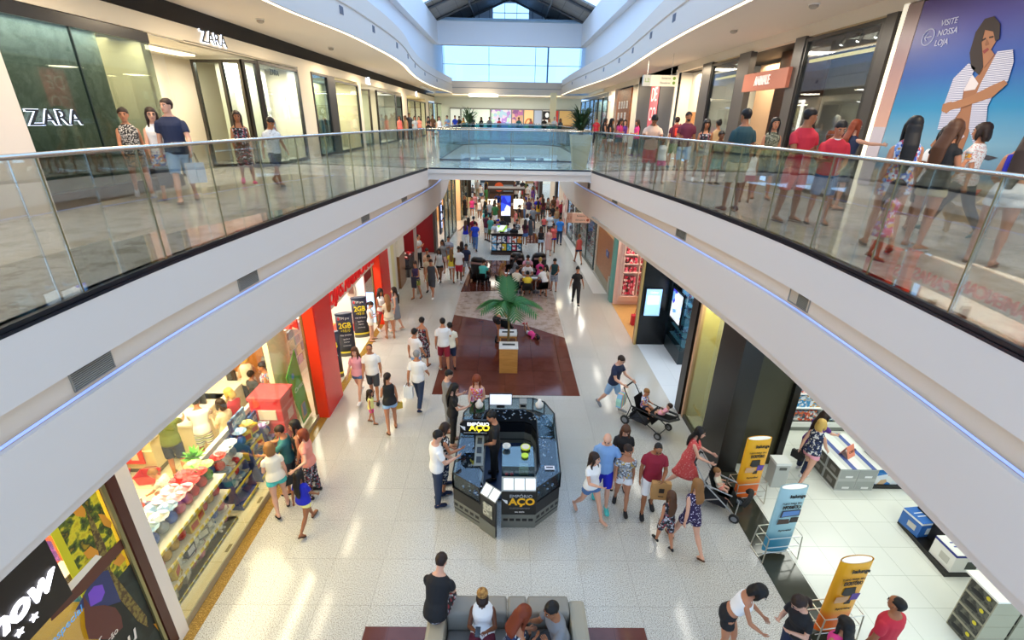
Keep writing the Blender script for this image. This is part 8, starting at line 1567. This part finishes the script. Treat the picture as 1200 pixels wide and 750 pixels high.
p,a=hand('f2',1); t=T('smartphone','dark smartphone in the hands of the woman on the sofa','phone',(p.x,p.y,p.z+.01),a); B().box(-.036,.036,-.075,.075,0,.009,bev=.003).o('case',BLK,t); B().box(-.032,.032,-.068,.068,.009,.010).o('screen',mat('#2a3440',.2),t)
t=T('shopping_bag','blue plastic bag on the lap of the woman with the phone','bag',(-.27,4.06,.60),.2); q=B(); q.ball((0,0,.07),(.17,.12,.08),14,8); q.o('body',mat('#2f6ad8',.4),t,True); B().tube([(-.06,0,.14),(0,.02,.19),(.06,0,.14)],.01,6).o('handle',mat('#2a5ac0'),t)
t=T('shopping_bag','white printed plastic bag on the sofa between two people','bag',(.50,4.20,.44),.4); q=B(); q.ball((0,0,.09),(.17,.14,.10),14,8); q.o('body',mat('#ece9ee',.5),t,True); B().ball((.06,-.1,.13),(.05,.03,.04),10,6).o('red_print',mat('#d8323c'),t,True); B().tube([(-.05,0,.17),(0,.02,.23),(.05,0,.17)],.01,6).o('handle',mat('#e4e0e6'),t)
# red backpack worn by the man at the wooden door
r_,MM_,ar_=PID['r9']; b0=Matrix.Translation(r_.location)@Matrix.Rotation(r_.rotation_euler.z,4,'Z')@V(0,-.22,1.12); t=T('backpack','bright red backpack on the back of the man by the wooden door','backpack',b0,r_.rotation_euler.z); B().box(-.16,.16,-.10,.08,-.02,.42,bev=.06).o('body',mat('#7a1420',.7),t,True); B().box(-.11,.11,-.135,-.09,.02,.30,bev=.03).o('front_pocket',mat('#e2341f',.6),t,True); q=B()
for s_ in (-1,1): q.tube([(s_*.11,.06,.40),(s_*.12,.16,.44),(s_*.12,.24,.3)],.02,6)
q.o('strap',mat('#5a101a'),t)
# colourful bag hanging on the double stroller
t=T('shopping_bag','pastel striped bag hanging on the double stroller handle','bag',(3.16,10.86,.40),.9); q=B(); q.loft([[V(x*w_,y*.07,z) for x,y in ((-1,-1),(1,-1),(1,1),(-1,1))] for w_,z in ((.16,0),(.19,.2),(.13,.4))]); q.o('body',pat('stripe',['#8fc8e8','#f0b8d0','#f2e28a','#a8e0d0'],6,.6,0),t); B().tube([(-.08,0,.4),(0,0,.55),(.08,0,.4)],.008,5).o('handle',mat('#d8c8e0'),t)
# small fluffy dog
def dog(loc,a,lab):
    b=B(); b.tube([(0,-.20,.30),(0,-.1,.31),(0,.05,.31),(0,.17,.33),(0,.24,.36)],[.085,.12,.115,.125,.09],12); b.tube([(0,.20,.36),(0,.27,.43),(0,.31,.46)],[.095,.09,.08],10); b.ball((0,.33,.47),(.085,.09,.08),12,8); b.tube([(0,.38,.455),(0,.45,.44),(0,.47,.435)],[.045,.035,.02],8)
    for s_ in (-1,1):
        b.tube([(s_*.05,.30,.53),(s_*.06,.29,.59),(s_*.062,.285,.61)],[.03,.018,.004],6)
        b.tube([(s_*.06,.17,.30),(s_*.065,.18,.17),(s_*.065,.165,.05),(s_*.065,.19,.02)],[.05,.035,.027,.025],8)
        b.tube([(s_*.06,-.16,.31),(s_*.07,-.11,.20),(s_*.07,-.20,.12),(s_*.07,-.19,.03),(s_*.07,-.16,.02)],[.075,.055,.03,.026,.024],8)
    o=fused('dog',b,mat('#d8b88c',.95,0,.2,0,.6,60),None,.012,1); o.location=loc; o.rotation_euler.z=-R(a); tag(o,lab,'dog')
    q=B(); q.tube([(0,-.20,.36),(0,-.30,.44),(0,-.28,.54),(0,-.16,.55),(0,-.08,.50)],[.04,.07,.08,.065,.02],10); fused('tail',q,mat('#e8cfa4',.95,0,.2,0,.6,60),o,.012,1)
    q=B(); q.ball((0,.475,.445),(.014,.012,.012),8,6)
    for s_ in (-1,1): q.ball((s_*.035,.405,.495),(.011,.009,.011),8,6)
    q.o('nose_and_eyes',mat('#15100e',.3),o,True)
dog((7.454,7.677,5.900),300,'small fluffy cream dog with a curled tail under the beach poster')

finalize()
# ================================================================ LIGHT AND CAMERA
w=bpy.data.worlds.new('sky'); SC.world=w; w.use_nodes=True
bg=w.node_tree.nodes['Background']; bg.inputs[0].default_value=(.44,.66,1.0,1); bg.inputs[1].default_value=3.7
KEL=(1.0,.80,.55); NEU=(1.0,.94,.82); WRM=(1.0,.86,.58); GRN=(.97,1.0,.90); COOL=(.86,.93,1.0)
for y,k in ((1,1),(5,.7),(9,.6),(13,1),(17,1)): area('gallery_lamp',(-6.1,y,9.6),.8,.8,150,KEL); area('gallery_lamp',(5.7,y,9.6),.8,.8,200*k,(1,.88,.72))
for y in (22,27,32,38,45): area('gallery_lamp',(-6.6,y,9.55),1,1,200,KEL); area('gallery_lamp',(6.6,y,9.55),1,1,200,KEL)
area('gallery_lamp',(0,52,9.5),8,2,500,NEU)
# upper shops
area('shop_lamp',(-8.13,9.7,8.95),.25,2.6,55,COOL); area('shop_lamp',(-8.2,11.4,8.95),.3,.8,40,WRM)  # first strip added between glass and blind to brighten the blind
for x,y,sx,sy,p,c in ((-9.3,10.9,1,2.4,114,WRM),(-9.4,13.9,1.2,2.2,380,WRM),(-9.0,17.2,.4,1.2,323,NEU),(-8.6,18.6,.5,1.8,437,NEU),(-9.2,22,.8,1.4,114,NEU),(-9.2,25.5,.8,2.6,380,WRM),(-9.2,29.2,.8,1.6,228,WRM),(-8.7,33.5,.6,4,570,NEU),(-9,44.5,.8,6,570,WRM),(-8.6,53,.8,3,380,WRM),
 (9.2,12.5,1.6,2,285,WRM),(8.2,15.6,.6,1.6,76,KEL),(8.8,18.8,1.2,1.6,209,WRM),(8.1,22.5,.4,2,133,KEL),(8.5,32.2,.5,1,38,KEL),(8.6,47,1,10,950,NEU)):
    area('shop_lamp',(x,y,9.0 if x<0 else 9.5),sx,sy,p,c)
# lower shops
for x,y,sx,sy,p,c in ((-6.4,7.4,1.6,4.6,560,WRM),(-9.0,8.5,2.5,4,420,WRM),(-7.0,14.4,2.4,4,520,NEU),(-5.9,3.0,1.2,2.4,323,KEL),(-5.6,22.5,1.4,2.5,114,KEL),(-4.7,31.5,.8,4,228,COOL),(-4.6,40,1,3,304,KEL),(-4.5,36,.8,2,228,KEL),
 (7.6,4.6,3.5,7,215,GRN),(8.4,9.4,2.5,1.2,150,GRN),(5.25,10.4,.3,.9,114,NEU),(6.6,13.0,1.6,2.4,171,COOL),(5.8,17.6,1.4,3.0,200,(1,.82,.66)),(4.6,29,.3,7,361,NEU)):
    area('shop_lamp',(x,y,3.85),sx,sy,p,c)
for y in (3,5.5,8,10.5,13,15.5,18,20.5): area('downlight_lamp',(-4.55,y,4.15),.14,1.3,20,WRM); area('downlight_lamp',(4.6,y,4.15),.14,1.3,16,NEU)
for x in (-3.5,3.6):
    for y in (24,30): area('downlight_lamp',(x,y,4.1),.4,.4,30,WRM)
area('shop_lamp',(-5.12,7.2,3.85),.14,4.2,170,WRM)  # front strip added between glass and gondola to light the shaded shelves
for y in (37,42,47,53,58): area('corridor_lamp',(0,y,5.0),4,1.5,210,NEU)
cam=bpy.data.cameras.new('camera'); co=bpy.data.objects.new('camera',cam); COL.objects.link(co); SC.camera=co
F_,P_,RO_,YA_=551.74,0.40371,-0.019123,0.014203
cam.sensor_fit='HORIZONTAL'; cam.sensor_width=36; cam.lens=36*F_/1200; cam.clip_end=200; cam.clip_start=.05
fw=V(math.sin(YA_)*math.cos(P_),math.cos(YA_)*math.cos(P_),-math.sin(P_)); rt=V(math.cos(YA_),-math.sin(YA_),0); dn=fw.cross(rt)
rt2=rt*math.cos(RO_)+dn*math.sin(RO_); dn2=dn*math.cos(RO_)-rt*math.sin(RO_)
M=Matrix((rt2,-dn2,-fw)).transposed().to_4x4(); M.translation=V(0,0,7.52); co.matrix_world=M
SC.view_settings.view_transform='Standard'; SC.view_settings.look='None'; SC.view_settings.exposure=-.7; SC.view_settings.gamma=1
try: SC.view_settings.use_curve_mapping=False
except Exception: pass
SC.cycles.max_bounces=7; SC.cycles.diffuse_bounces=3; SC.cycles.glossy_bounces=3; SC.cycles.transparent_max_bounces=16; SC.cycles.transmission_bounces=4
SC.cycles.caustics_reflective=False; SC.cycles.caustics_refractive=False; SC.cycles.sample_clamp_indirect=4
